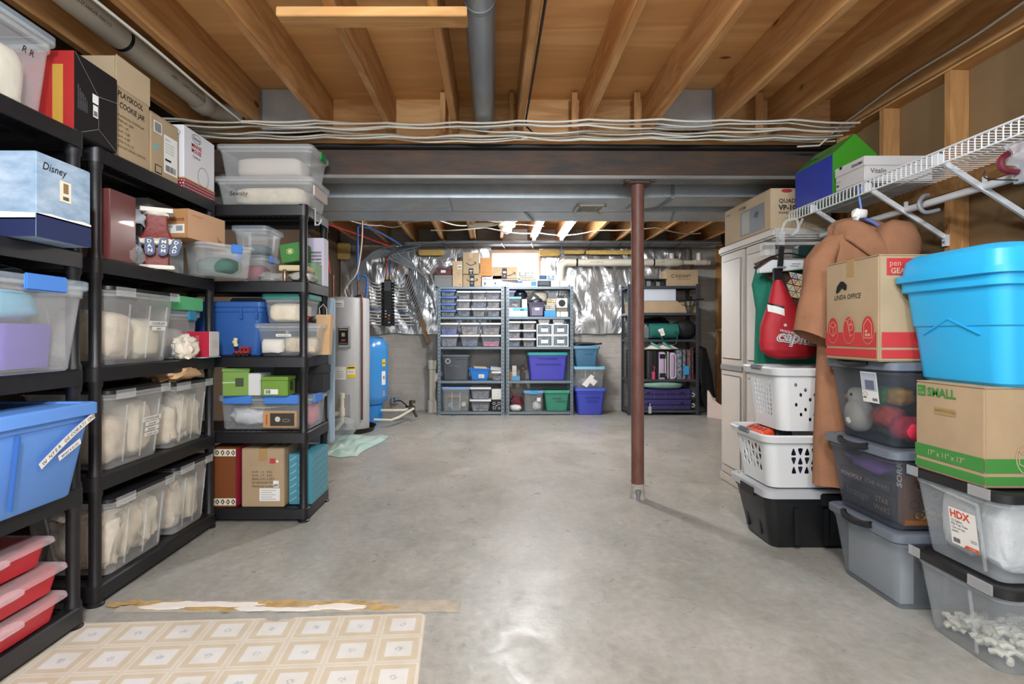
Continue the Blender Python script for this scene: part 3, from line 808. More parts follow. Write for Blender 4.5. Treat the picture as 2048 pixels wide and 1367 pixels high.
t = tote('clear_tub', 'clear tub with blue latch holding purple and aqua contents, third shelf', -1.91, -1.468, 1.42, 2.015, .971, 1.29, CLR, CLRB, latch=[(LIDB, 'r', .17, .09), (LIDB, 'r', .17, -.2)], ribs=0)
PUR = pm('purple fabric bin', '#5c4aae', .6, var=.06)
one(MB(PUR).rloft([(0, .29, .20, .02), (.15, .31, .21, .02)]), 'purple_bin', 'purple bin inside the blue latched clear tub, right half', 'bin', loc=(-1.715, 1.855, .985))
one(MB(pm('lilac fabric bin', '#776cc6', .6)).rloft([(0, .29, .25, .02), (.15, .31, .26, .02)]), 'lilac_bin', 'lilac bin inside the blue latched clear tub, left half', 'bin', loc=(-1.715, 1.60, .985))
bundle('aqua_cloth', 'aqua cloth bundle lying on the purple bin inside the latched tub', 'cloth', -1.715, 1.83, 1.137, .32, .22, .12, pm('aqua cloth', '#6cb8d6', .9, var=.06, bump=.2, bscale=20), 5, .1)
bundle('foil_bag', 'crinkled black plastic bag on top of the blue latched clear tub', 'bag', -1.78, 1.84, 1.292, .26, .30, .055, pm('shiny black film', '#15151a', .16, bump=.8, bscale=30), 8, .3, 4.)

SKY = pm('cornflower blue plastic', '#659bec', .42)
t = tote('blue_tub', 'cornflower blue tub with curved taped label, fourth shelf at left edge', -1.92, -1.44, 1.30, 2.02, .528, .855, SKY, SKY, taper=.10, ribs=0, lidt=.03)
m = tface(t, 'right', .014)
pts = [(.42 + .0135*i, .145 + .0075*i + .02*math.sin(i*.13)) for i in range(17)]
m.line(pts, .026, W)
for i, ch in enumerate('WINTER DECORATIONS'):
    q = .43 + .0118*i; j = (q - .42)/.0135
    m.txt(ch, q, .145 + .0075*j + .02*math.sin(j*.13) - .007, .018, K, rot=.5, z=.0012)
m.M = m.M @ Matrix.Translation((.50, .145, 0)) @ Matrix.Rotation(.45, 4, 'Z')
m.rect(0, 0, .10, .022, W); m.txt('BEARS & ELVES', .05, .006, .012, K, al='C', z=.0009); m.build('label', t)
b = MB(pm('deep blue plastic', '#3d6db8', .45)); 
b.bar((.205, .02, .03), (.232, .02, .26), .012, .008); b.pieces('rib', t)

REDP = pm('red tray plastic', '#c4202f', .4); PINKL = clear('milky rose lid', (.9, .72, .76), .6, .35)
for i, (lab, dx) in enumerate((('bottom', 0.), ('middle', .0), ('top', -.025))):
    z = .084 + .103*i
    t = thing('red_bin', '%s of three red flat bins with milky lids, lowest shelf at left' % lab, 'bin', (-1.74 + dx, 1.69 + dx, z))
    MB(REDP).rloft([(0, .34, .52, .03), (.006, .36, .54, .03), (.084, .39, .57, .03), (.084, .38, .56, .03), (.01, .35, .53, .03)], True, True).build('tray', t)
    MB(PINKL).rloft([(.074, .425, .60, .035), (.078, .435, .61, .035), (.090, .43, .605, .035), (.094, .40, .58, .03)], False, True).build('lid', t)
    b = MB(PINKL); b.rloft([(.070, .03, .09, .014, .212, .03), (.078, .045, .12, .02, .215, .03), (.088, .045, .12, .02, .215, .03)]); b.build('lid_handle', t)

# ---- middle rack, top shelf
t = carton('red and black gift box at the joint of the first two racks, top shelf', -1.86, -1.578, 2.076, 2.315, 1.859, 2.17, pm('matt black board', '#1a1819', .55), 'gift_box', 'gift box', tape='', flaps=False)
m = pr(t, 'front'); m.rect(0, 0, .282, .311, pm('red foil board', '#a62a2a', .45)); m.rect(.0, .02, .24, .26, ink('#b98f3a'), .0003); m.rect(0, .0, .20, .29, pm('red foil board', '#a62a2a', .45), .0006); m.build('side_panel', t)
m = pr(t, 'right'); LG = ink('#8a8a8a')
m.line([(.0, .31), (.125, .19), (.239, .21)], .002, LG); m.line([(.125, .19), (.125, .06), (0, .0)], .002, LG); m.line([(.125, .06), (.235, .0)], .002, LG)
m.rect(.092, .155, .125, .19, W); m.rect(.095, .10, .122, .148, W); m.bars(.098, .105, .02, .02, K, 4)
for i in range(6): m.txt('CONTENTS HANDLE WITH CARE'[:20-2*i], .02 + .009*i, .10, .0075, LG, rot=PI/2)
m.build('printing', t)
t = carton('tall brown carton hand marked as a cookie jar, top shelf beside the black box', -1.93, -1.60, 2.335, 2.565, 1.859, 2.285, CARD, tape='', flaps=False)
m = pr(t, 'right')
m.txt('PLAYSKOOL', .01, .26, .036, K, bold=.01, shear=.2, sx=.85); m.txt('COOKIE JAR', .02, .215, .036, K, bold=.01, shear=.2, sx=.85)
for i, s in enumerate(('PLAYSKOOL COOKIE JAR', 'ITEM NO. 2004', 'QTY: 1 PC', 'N.W.: 5 LBS', 'G.W.: 6 LBS', 'CTN: 9 x 9 x 16', 'DO NOT CRUSH CARTON')):
    m.txt(s, .012, .175 - .022*i, .0155, ink('#5b4632'))
m.build('printing', t)
b = MB(CARD2); b.box(.166, .168, -.115, .115, .30, .43); b.build('flap', t)
t = carton('brown carton with white shipping label, between the tall carton and white box', -1.90, -1.60, 2.575, 2.80, 1.859, 2.145, CARD, tape='', flaps=True)
m = pr(t, 'right'); m.rect(.10, .03, .215, .215, W); m.bars(.115, .04, .085, .03, K, 5); m.txt('SHIP TO', .11, .19, .012, K)
for i in range(4): m.txt('COLLECTOR SERVICE', .11, .172-.014*i, .008, GR)
m.rect(.11, .09, .16, .10, K, .0009); m.rect(.02, .12, .06, .14, ink('#6fb4c4')); m.rect(.02, .20, .085, .255, W); m.bars(.028, .205, .05, .045, K, 6)
m.rect(.03, .01, .085, .05, K); m.rect(.035, .015, .08, .045, CARD, .0009); m.build('printing', t)
WB = pm('glossy white board', '#e4e2e6', .35)
t = carton('white collector box with red dotted base strip, far end of the top shelf', -1.88, -1.597, 2.845, 3.16, 1.859, 2.186, WB, 'gift_box', 'gift box', tape='', flaps=False)
DOT = ink('#8e2438')
for f, wd in (('right', .315), ('front', .283)):
    m = pr(t, f); m.rect(0, 0, wd, .05, DOT); m.rect(0, .05, wd, .056, ink('#d8b13c'))
    for i in range(int(wd/.014)):
        for j in range(3): m.ell(.007+.014*i+(.007 if j % 2 else 0), .008+.016*j, .0034, .0034, W, n=8, z=.0009)
    if f == 'right':
        m.ell(.12, .29, .045, .022, K, .002); m.txt('Disney', .12, .282, .026, K, al='C', shear=.2)
        m.txt('MINNIE', .12, .238, .03, RD, al='C', bold=.02); m.txt('MOUSE', .12, .21, .03, RD, al='C', bold=.02); m.txt('Cookie Jar', .12, .185, .018, K, al='C', shear=.2)
        m.ell(.19, .10, .055, .055, K, .002)
    else:
        m.ell(.215, .285, .05, .022, K, .002); m.txt('Disney', .215, .277, .028, K, al='C', shear=.2)
    m.build('printing', t)

# ---- middle rack, second shelf
t = carton('glossy maroon box standing at the near end of the second shelf', -1.78, -1.60, 2.30, 2.47, 1.411, 1.712, pm('glossy maroon board', '#6e3d3c', .22, coat=.4), 'maroon_box', 'box', tape='', flaps=False)
t = carton('flat white box with grey lid, tucked behind the chimney ornament', -1.985, -1.74, 2.78, 3.10, 1.411, 1.79, pm('white card', '#d4d6da', .6), 'lidded_box', 'box', tape='', flaps=False, lid=.055, lidmat=pm('grey lid card', '#8d8c8a', .6))
m = pr(t, 'right', .006); m.txt('PHOTO STORAGE', .05, .345, .016, GR); m.scrawl(.03, .27, .12, .035, ink('#3a3f66'), 3); m.build('printing', t)
# chimney ornament
t = thing('chimney_ornament', 'red brick chimney ornament with snow ledges and four navy mittens', 'ornament', (-1.625, 2.665, 1.411), .5)
t.scale = (1.2, 1.15, 1.03)
CH1 = pm('painted red brick', '#7a2a22', .5, bump=.3, bscale=50); SNW = pm('painted snow', '#e9e4d8', .7, bump=.5, bscale=40); MIT = pm('navy paint', '#1a3260', .45)
MB(SNW).rloft([(0, .13, .11, .01), (.018, .125, .105, .01)]).build('base', t, .003)
MB(CH1).rloft([(.018, .085, .075, .004), (.10, .085, .075, .004)]).build('brick_base', t)
b = MB(SNW); vs, fs = lump(0, 0, .105, .17, .11, .045, 11, .22, 5.); b.add(vs, fs); b.build('snow_ledge', t)
b = MB(CH1); b.rloft([(.135, .125, .09, .01), (.16, .10, .08, .01), (.195, .075, .065, .006), (.26, .072, .062, .005)]); b.build('chimney_stack', t)
b = MB(SNW); vs, fs = lump(0, 0, .245, .09, .08, .035, 12, .2, 5.); b.add(vs, fs); b.rloft([(.265, .115, .085, .006), (.285, .115, .085, .006)]); b.build('snow_cap', t)
for i, (x, s) in enumerate(((-.068, 'KAT'), (-.022, 'DAN'), (.024, 'MOM'), (.064, 'DAD'))):
    b = MB(MIT); pl = [(-.014, .04), (.014, .046), (.018, .0), (.016, -.03), (.0, -.042), (-.016, -.034), (-.019, -.008)]
    Q = Matrix.Translation((x, -.062, .098)) @ Matrix.Rotation((i-1.5)*.12, 4, 'Y')
    b.prism(pl, -.007, .007, M=Q)
    q = b.build('mitten', t, .003)
    d = MB(W, Q @ Matrix.Translation((0, -.0085, 0)) @ Matrix.Rotation(PI/2, 4, 'X'))
    for j, ch in enumerate(s): d.txt(ch, 0, .018-.021*j, .022, W, al='C', bold=.02)
    d.build('lettering', q)
b = MB(BLK); b.rloft([(.02, .05, .04, .01, -.075, .03), (.20, .06, .05, .01, -.075, .03), (.215, .04, .03, .01, -.075, .03)]); b.build('back_panel', t)
PLB = clear('thin clear film', (.85, .87, .88), .28, .12)
bundle('plastic_bag', 'crumpled clear plastic bag lying between the maroon box and chimney ornament', 'bag', -1.63, 2.475, 1.411, .10, .10, .085, PLB, 21, .35, 3.)
# clear tub across the corner with shoebox
dx, dy = math.cos(math.radians(50)), math.sin(math.radians(50))
t = tote('clear_tub', 'low clear tub with milky rim set across the inside corner, second shelf', -.16, .16, -.10, .10, 1.411, 1.585, CLRW, None, lid='none', step=False, ribs=0, latch=[(LIDB, 'f', .06, .05)])
t.location = (-1.535 + .16*dx - .10*dy, 2.85 + .16*dy + .10*dx, 1.411); t.rotation_euler = (0, 0, math.radians(50))
q = bundle('green_cloth', 'dull green cloth inside the low clear tub under the shoebox', 'cloth', t.location.x, t.location.y, 1.42, .22, .2, .10, pm('dull green cloth', '#4f6f66', .9), 6, .1)
t = carton('tan shoebox with red tag and white size label, resting on the low clear tub', -1.70, -1.52, 2.78, 3.10, 1.588, 1.735, pm('tan shoebox card', '#bb8a58', .7), 'shoe_box', 'box', rz=math.radians(-6), tape='', flaps=False, lid=.0)
m = pr(t, 'front'); m.rect(.012, .105, .05, .135, RD); m.txt('new balance', .03, .085, .03, ink('#8f3a2a'), sx=.9, bold=.012)
m.rect(.05, .022, .165, .068, W); m.bars(.12, .034, .035, .026, K, 8); m.txt('ME627NB', .056, .05, .011, K); m.txt('2  1', .056, .032, .013, K); m.build('printing', t)
m = pr(t, 'right'); m.rect(0, .0, .32, .147, pm('pale tan card', '#cfa583', .7), -.0008); m.txt('new balance', .03, .115, .018, ink('#b98578')); m.scrawl(.25, .02, .05, .06, K, 9, .004); m.build('printing', t)  # right side of the shoebox in a paler tan than the front

# ---- middle rack, lower three shelves: see-through tubs of wrapped jars
FLAP = clear('clear rim flap', (.86, .88, .9), .4, .3)
def jartub(label, y0, y1, z0, z1, seed, tag_=None, xf=-1.575, lidk=True, nb=3):
    x0 = xf - .40
    t = tote('cookie_jar_tub', label, x0, xf, y0, y1, z0, z1, CLRW, None, lid='none', taper=.07, r=.05, step=False, ribs=0)
    l, d, h = t['_dims']
    if lidk:
        b = MB(LIDK); e = d/2 + .004
        b.rloft([(h-.004, l+.005, d+.008, .035), (h+.010, l+.004, d+.006, .035), (h+.014, l-.05, d-.05, .03)], True, True); b.build('lid', t)
        b = MB(FLAP)
        b.box(l/2+.002, l/2+.007, -d/2+.03, -d/2+.15, h-.028, h+.010); b.box(l/2+.002, l/2+.007, d/2-.09, d/2-.02, h-.028, h+.010); b.pieces('rim_flap', t)
    b = MB(clear('moulded clear rib', (.85, .87, .88), .3, .2))
    for q in (-.22, .05, .30): b.bar((l/2-.034, q*d, .02), (l/2-.010, q*d*1.03, h-.06), .006, .004)
    b.bar((-.05, -d/2+.030, .04), (-.08, -d/2+.010, h-.07), .006, .004); b.bar((.06, -d/2+.030, .04), (.09, -d/2+.010, h-.07), .006, .004)
    b.pieces('moulding', t)
    if tag_:
        m = tface(t, 'right', .002); u = d*.66
        m.rect(u-.085, .17, u+.055, .192, W); m.txt(tag_[0], u-.015, .175, .018, K, al='C', z=.0009)
        for i, s in enumerate(tag_[1:]): m.rect(u-.06, .148-.024*i, u+.045, .166-.024*i, W); m.txt(s, u-.008, .152-.024*i, .012, K, al='C', z=.0009)
        m.build('label', t)
    return t
def jars(y0, y1, z, labs, seed, h=.22, xf=-1.575, mats=None, amp=.09, freq=1.6, sx=.27):
    n = len(labs); w = (y1-y0-.09)/n
    for i, lab in enumerate(labs):
        bundle('wrapped_jar', lab, 'wrapped jar', xf - .185, y0 + .045 + w*(i+.5), z + .012, sx, w*.97, h*(1.06 - .10*((i*7+seed) % 3)), (mats or [CREAM, CREAM2])[(i+seed) % 2], seed + i, amp, freq, p=.5, sub=4)
jartub('clear black lidded cookie jar tub alone on the third shelf of the middle rack', 2.27, 2.775, .971, 1.29, 1, ('COOKIE JARS', 'BARN'))
jars(2.27, 2.775, .971, ['cream wrapped jar, near half of the tub on the third shelf', 'cream wrapped jar, far half of the tub on the third shelf'], 31, .23)
jartub('clear black lidded cookie jar tub with four line label, fourth shelf near end', 2.27, 2.70, .528, .855, 2, ('COOKIE JARS', 'HOME FRIES', 'BAKER BOY', 'COOKIE TRAIN'))
jars(2.27, 2.70, .528, ['tall cream wrapped jar, near half of the four line label tub', 'round cream wrapped jar, far half of the four line label tub'], 35, .24)
jartub('unlabelled clear black lidded tub of jars, far end of the fourth shelf', 2.71, 3.105, .528, .845, 3)
jars(2.71, 3.105, .528, ['cloth wrapped jar, near end of the unlabelled fourth shelf tub', 'cloth wrapped jar, middle of the unlabelled fourth shelf tub', 'cloth wrapped jar, far end of the unlabelled fourth shelf tub'], 41, .24, amp=.18, freq=2.2, sx=.27)
jartub('clear black lidded tub packed with crumpled cloth, lowest shelf near end', 2.27, 2.735, .084, .405, 4)
CR3 = [pm('crumpled muslin', '#dacdb6', .9, var=.14, vscale=25, bump=.5, bscale=35), pm('crumpled muslin light', '#e5dac6', .9, var=.10, vscale=25, bump=.5, bscale=30)]
jars(2.27, 2.735, .084, ['crumpled muslin bundle at the near end of the lowest shelf tub', 'crumpled muslin bundle in the middle of the lowest shelf tub', 'smooth wrapped jar at the far end of the lowest shelf tub'], 47, .25, mats=CR3, amp=.26, freq=2.8, sx=.25)
bundle('cloth_bundle', 'crumpled muslin piled on top of the bundles in the lowest near tub', 'cloth', -1.77, 2.45, .29, .22, .32, .07, CR3[1], 52, .3, 3.)
jartub('clear black lidded tub of wrapped jars, lowest shelf far end', 2.745, 3.105, .084, .42, 5)
jars(2.745, 3.105, .084, ['pale wrapped jar, near half of the far tub on the lowest shelf', 'pale wrapped jar, far half of the far tub on the lowest shelf'], 57, .24, amp=.16, sx=.27)

def sheet(name, label, cat, x, y, z, sx, sy, sz, mat, seed, n=22, folds=3.):
    """crumpled sheet: a thick folded surface"""
    def top(u, v):
        a = (u-.5)*2; c = (v-.5)*2; q = Vector((a*folds*.6, c*folds*.6, seed*2.3))
        e = max(0, 1 - max(abs(a), abs(c))**3)
        return (a*sx/2*(1+.12*noise.noise(q*.7)), c*sy/2*(1+.12*noise.noise(q*.7 + Vector((9, 0, 0)))), .004 + sz*e*(.35 + .9*abs(noise.noise(q)) + .3*noise.noise(q*2.4)))
    m = MB(mat); m.grid(top, n, n); m.grid(lambda u, v: (top(1-u, v)[0], top(1-u, v)[1], .001), n, n)
    return tag(m.build(name, loc=(x, y, z), angle=25), label, cat)
bundle('paper_bag', 'crumpled brown paper bag lying on the lid of the far fourth shelf tub', 'bag', -1.655, 2.86, .860, .16, .30, .085, PAPER, 5, .45, 2.6)
# third shelf extras
t = tote('clear_tub', 'small clear tub with teal latch behind the cookie jar tub, third shelf', -1.86, -1.64, 2.83, 3.10, .971, 1.225, CLR, CLRB, latch=[(pm('teal latch', '#3b8fb5', .4), 'r', .07, .03)], ribs=0)
bundle('pale_cloth', 'pale grey contents filling the small teal latched clear tub', 'cloth', -1.75, 2.965, .985, .15, .19, .15, pm('pale grey cloth', '#b9b4ae', .9), 9, .08)
t = carton('mint green box balanced on the teal latched tub', -1.80, -1.625, 2.86, 3.09, 1.227, 1.30, pm('mint green board', '#63bd84', .5), 'green_box', 'box', tape='', flaps=False)
bundle('crumpled_cloth', 'crumpled white cloth standing beside the cookie jar tub, third shelf edge', 'cloth', -1.60, 2.86, .971, .10, .12, .12, pm('white crumpled cloth', '#e4dccb', .9, bump=.3, bscale=30), 8, .28, 3.2, sub=4)
t = carton('small red and white keepsake box at the third shelf corner', -1.70, -1.545, 2.99, 3.115, .976, 1.115, pm('white gift card', '#e3e0dd', .5), 'keepsake_box', 'box', tape='', flaps=False, rz=.05)
m = pr(t, 'front'); m.rect(0, 0, .155, .139, pm('crimson card', '#b41f3a', .5)); m.txt('KEEPSAKE', .10, .02, .022, ink('#d98a95'), rot=PI/2); m.build('printing', t)
m = pr(t, 'right')
for i in range(5): m.line([(.03, .09-.01*i), (.095, .09-.01*i)], .0015, ink('#b9a5a5'))
m.build('printing', t)
one(MB(pm('aqua tissue', '#a9d3cf', .8)).rloft([(0, .20, .20, .02), (.004, .20, .20, .02)]), 'tissue_sheet', 'pale aqua tissue sheet under the keepsake box', 'paper', loc=(-1.65, 3.05, .9715))

# ---- far crosswise rack
def flat_tub(label, x0, x1, y0, y1, z0, z1, **kw):
    return tote('clear_tub', label, x0, x1, y0, y1, z0, z1, CLRW, CLRW, **kw)
t = flat_tub('lower of two wide milky tubs stacked on the crosswise rack', -1.635, -1.05, 3.215, 3.56, 1.861, 2.025, ribs=0, lidt=.016)
m = tface(t, 'front', .012); m.txt('Sewaby', .055, .055, .036, K, shear=.25); m.build('handwriting', t)
b = MB(pm('pale pink end plate', '#d6c3bf', .4)); b.box(.278, .288, -.13, .13, .06, .125); b.build('handle_plate', t, .004)
bundle('folded_linen', 'pale folded linen inside the lower milky tub', 'cloth', -1.34, 3.39, 1.872, .42, .23, .11, CREAM2, 61, .05, p=.4)
t = flat_tub('upper of two wide milky tubs, with a green latch, on the crosswise rack', -1.62, -1.055, 3.215, 3.56, 2.028, 2.215, ribs=0, lidt=.016, latch=[(pm('green latch', '#2f8f4a', .4), 'r', .10, .03)])
bundle('folded_linen', 'pale pinkish folded linen inside the upper milky tub', 'cloth', -1.34, 3.39, 2.04, .40, .23, .12, pm('rosy linen', '#cdbfb6', .9), 62, .06, p=.4)
b = MB(pm('grey hook plastic', '#b7b7b9', .4)); b.box(-.002, .002, -.008, .008, -.09, .01); b.box(-.02, .002, -.008, .008, .01, .014)
b.tube([(.002, 0, -.085), (.02, 0, -.085), (.034, 0, -.065), (.036, 0, -.05)], .005, 8)
one(b, 'over_shelf_hook', 'pale grey hook hung over the top rim of the crosswise rack', 'hook', loc=(-1.0795, 3.35, 1.851))
# second shelf
t = tote('clear_tub', 'upper clear tub with grey lid beside the shoebox, crosswise rack', -1.55, -1.33, 3.25, 3.52, 1.575, 1.745, CLR, CLRB, ribs=1)
bundle('teal_cloth', 'dark teal cloth inside the upper clear tub, crosswise rack', 'cloth', -1.44, 3.385, 1.585, .16, .19, .06, pm('dark teal cloth', '#43616a', .9), 63, .1)
t = tote('clear_tub', 'lower clear tub with blue latches and red contents, crosswise rack', -1.54, -1.345, 3.25, 3.50, 1.411, 1.572, CLR, CLRB, latch=[(LIDB, 'r', .10, 0), (LIDB, 'f', .05, -.06)], ribs=0)
bundle('red_cloth', 'dark red bundle inside the lower blue latched clear tub', 'cloth', -1.445, 3.37, 1.42, .14, .18, .10, pm('dark red cloth', '#8e2f3c', .9), 64, .15)
GRN = pm('green gift board', '#3f7d3a', .5); GRN2 = pm('lime gift board', '#749b3e', .5)
t = carton('beige box lid lying on the bagged item, under the tilted green box', -1.26, -1.10, 3.24, 3.40, 1.475, 1.507, pm('beige board', '#cfc09a', .7), 'box_lid', 'box', tape='', flaps=False)
t = carton('tilted green box with cream emblem, second shelf of the crosswise rack', -1.25, -1.13, 3.26, 3.36, 1.53, 1.64, GRN, 'green_box', 'box', tape='', flaps=False)
t.rotation_euler = (0, math.radians(-9), 0)
m = pr(t, 'front'); m.ell(.06, .062, .02, .016, ink('#c9cf8c'), .003); m.rect(.049, .052, .071, .072, ink('#c9cf8c')); m.build('emblem', t)
t = carton('dark green box peeping up behind the tilted green box', -1.24, -1.16, 3.42, 3.52, 1.411, 1.66, pm('dark green board', '#3f7434', .6), 'green_box', 'box', tape='', flaps=False)
t = carton('pale lilac box at the back of the crosswise rack, second shelf', -1.20, -1.085, 3.54, 3.64, 1.411, 1.72, pm('pale lilac board', '#cfc9dc', .5), 'lilac_box', 'box', tape='', flaps=False)
m = pr(t, 'front')
for i in range(5): m.bars(.03, .12+.022*i, .07, .012, K, 60+i)
m.build('printing', t)
t = carton('faded green box beside the right post of the crosswise rack', -1.155, -1.095, 3.42, 3.53, 1.411, 1.545, pm('faded green board', '#7ea077', .6), 'green_box', 'box', tape='', flaps=False)
one(MB(pm('brushed bronze metal', '#a08873', .3, .8)).lathe([(.010, 0), (.011, .004), (.011, .066), (.008, .07)], 16), 'metal_cylinder', 'small bronze cylinder standing on the second shelf edge, crosswise rack', 'cylinder', loc=(-1.222, 3.235, 1.411))
bundle('bagged_item', 'dark item in a crinkled clear bag lying left of the bronze cylinder', 'bag', -1.30, 3.28, 1.411, .16, .12, .055, clear('crinkled film', (.75, .75, .72), .5, .1), 66, .3, 4.)
bundle('bagged_item', 'grey bagged fabric hanging over the right end of the second shelf', 'bag', -1.135, 3.30, 1.411, .15, .14, .06, pm('grey bagged fabric', '#a8a69d', .35, bump=.5, bscale=25), 67, .25, 3.)
# third shelf
BLUE = pm('royal blue plastic', '#2f5ea6', .45)
t = tote('blue_tub', 'royal blue lidded tub on the third shelf of the crosswise rack', -1.83, -1.37, 3.27, 3.60, .971, 1.295, BLUE, BLUE, taper=.05, ribs=0)
b = MB(BLUE)
for x in (.10, .19): b.box(x, x+.012, -.168, -.15, .22, .29)
b.pieces('lid_clip', t)
t = tote('clear_tub', 'clear tub of folded linen with milky lid, third shelf of crosswise rack', -1.425, -1.03, 3.275, 3.595, .971, 1.165, CLR, CLRW, ribs=1, lidt=.016)
m = tface(t, 'front', .012); m.rect(.10, .115, .19, .132, W); m.txt('PLACE MATS', .145, .119, .012, K, al='C', z=.0009); m.build('label', t)
bundle('folded_linen', 'white rolled linen at the left of the third shelf clear tub', 'cloth', -1.32, 3.37, .983, .13, .2, .09, pm('white linen', '#e6e3da', .9), 71, .12, p=.4)
bundle('folded_linen', 'grey and cream linen at the right of the third shelf clear tub', 'cloth', -1.16, 3.40, .983, .19, .22, .10, CREAM2, 72, .1, p=.4)
t = tote('clear_tub', 'clear tub with green lid on top of the linen tub, crosswise rack', -1.385, -1.10, 3.285, 3.56, 1.168, 1.345, CLR, TEAL, ribs=0, lidt=.022)
bundle('folded_linen', 'cream linen heap inside the green lidded clear tub', 'cloth', -1.245, 3.40, 1.178, .21, .2, .11, CREAM, 73, .1, p=.4)
t = thing('train_ornament', 'little red train ornament with puffs of smoke, third shelf of crosswise rack', 'ornament', (-1.475, 3.235, .971))
RT = pm('red enamel', '#b3271f', .35)
b = MB(RT); b.box(-.005, .045, -.012, .012, .012, .05); b.box(-.045, -.005, -.010, .010, .012, .03); b.build('body', t, .003)
MB(RT).box(-.012, .052, -.015, .015, .05, .055).build('roof', t, .001)
b = MB(BLK); b.lathe([(.007, .028), (.007, .05), (.011, .056)], 12, M=Matrix.Translation((-.033, 0, 0))); b.build('funnel', t)
for x in (-.036, -.012, .014, .036):
    b = MB(BLK); b.lathe([(.011, -.015), (.011, .015)], 14, M=Matrix.Translation((x, 0, .011)) @ Matrix.Rotation(PI/2, 4, 'X')); b.build('wheel', t)
for x in (.008, .030): MB(BLK).box(x-.007, x+.007, -.0135, -.012, .03, .045).pieces('cab_window', t)
b = MB(pm('cream smoke', '#d9cfae', .7))
for q in ((-.034, .066, .012), (-.04, .082, .013), (-.036, .098, .011)):
    vs, fs = lump(q[0], 0, q[1]-q[2], q[2]*2.2, q[2]*2, q[2]*2, 3, .1, 2., 2); b.add(vs, fs)
b.build('smoke', t)
# kraft bag hanging off the right end
t = thing('gift_bag', 'brown kraft gift bag standing at the right end of the third shelf', 'bag', (-1.055, 3.46, .972))
b = MB(PAPER); b.loft([[(-.05, -.025, 0), (.035, -.025, 0), (.035, .025, 0), (-.05, .025, 0)], [(-.04, -.035, .12), (.04, -.035, .12), (.04, .035, .12), (-.04, .035, .12)], [(-.045, -.03, .25), (.05, -.03, .25), (.05, .03, .25), (-.045, .03, .25)]], True, False); b.build('bag_body', t)
b = MB(pm('twisted paper cord', '#cbbfa9', .8)); b.tube([(-.02, -.03, .24), (-.025, -.03, .29), (0, -.03, .315), (.02, -.03, .29), (.022, -.03, .24)], .0025, 6); b.build('cord_handle', t)
sh = thing('knitted_figure', 'tiny red and black knitted figure lying on the linen tub', 'ornament', (-1.115, 3.33, 1.168))
vs, fs = lump(-.01, 0, 0, .055, .05, .045, 4, .2, 3., 2); MB(RT).add(vs, fs).build('red_cap', sh)
vs, fs = lump(.03, -.01, -.0, .04, .05, .04, 5, .2, 3., 2); MB(BLK).add(vs, fs).build('black_body', sh)
# fourth shelf
t = tote('clear_tub', 'wide clear tub with blue latches on the fourth shelf of crosswise rack', -1.64, -1.075, 3.275, 3.595, .529, .735, CLR, CLRB, latch=[(LIDB, 'f', .17, -.16), (LIDB, 'f', .21, .10), (LIDB, 'r', .16, -.05)], ribs=0, taper=.035)
bundle('cotton_wool', 'white cotton wadding in the left half of the blue latched tub', 'wadding', -1.49, 3.42, .54, .22, .18, .12, pm('cotton wadding', '#dfe2e8', .95, var=.06, vscale=20, bump=.7, bscale=40), 81, .25, 4.)
t2 = carton('tan box with a dark picture panel inside the blue latched clear tub', -1.375, -1.17, 3.29, 3.34, .54, .64, pm('tan picture box', '#c49a66', .6), 'picture_box', 'box', tape='', flaps=False)
m = pr(t2, 'front'); m.rect(.045, .012, .19, .088, ink('#3f3833')); m.ell(.09, .052, .016, .016, ink('#d8d6c0'), z=.0009); m.ell(.14, .045, .022, .008, ink('#b9b7a5'), .002, z=.0009); m.rect(.02, .02, .028, .08, ink('#c4482e')); m.build('printing', t2)
one(MB(pm('cream glazed plate', '#d9cba2', .4)).lathe([(.02, .012), (.07, .006), (.115, .0), (.115, .004), (.07, .012), (.02, .018)], 28), 'oval_plate', 'cream plate edge standing above the wadding in the latched tub', 'plate', loc=(-1.40, 3.42, .655))
bundle('pink_bundle', 'pink bundle at the right end of the blue latched tub', 'cloth', -1.125, 3.42, .54, .05, .2, .13, pm('pink cloth', '#cf7f92', .9), 82, .15)
def gbox(label, x0, x1, y0, y1, z0, z1, rz=0, mat=GRN2):
    return carton(label, x0, x1, y0, y1, z0, z1, mat, 'green_box', 'box', rz=rz, tape='', flaps=False, lid=.02)
t = gbox('taller lime green box with dark square label, left end of the fourth shelf', -1.605, -1.46, 3.24, 3.40, .737, .90, .25)
m = pr(t, 'front', .0045); m.rect(.07, .055, .115, .105, ink('#3d4426')); m.rect(.0, .075, .069, .083, ink('#b9d6a0')); m.build('printing', t)
t = gbox('low lime green box with white barcode sticker, fourth shelf of crosswise rack', -1.36, -1.205, 3.235, 3.36, .737, .85)
m = pr(t, 'front', .0045); m.rect(.02, .01, .10, .04, W); m.bars(.026, .014, .03, .022, K, 9); m.build('printing', t)
m = pr(t, 'right', .0045); m.rect(.03, .03, .075, .085, ink('#3d4426')); m.build('printing', t)
t = carton('white box between the two lime green boxes', -1.46, -1.375, 3.26, 3.42, .737, .865, pm('white carton board', '#dcdedd', .6), 'white_box', 'box', tape='', flaps=True)
t = carton('black hard case behind the lime green boxes, fourth shelf', -1.36, -1.06, 3.43, 3.595, .737, .905, pm('black leatherette', '#17161a', .5, bump=.2, bscale=120), 'black_case', 'case', tape='', flaps=False, lid=.05)
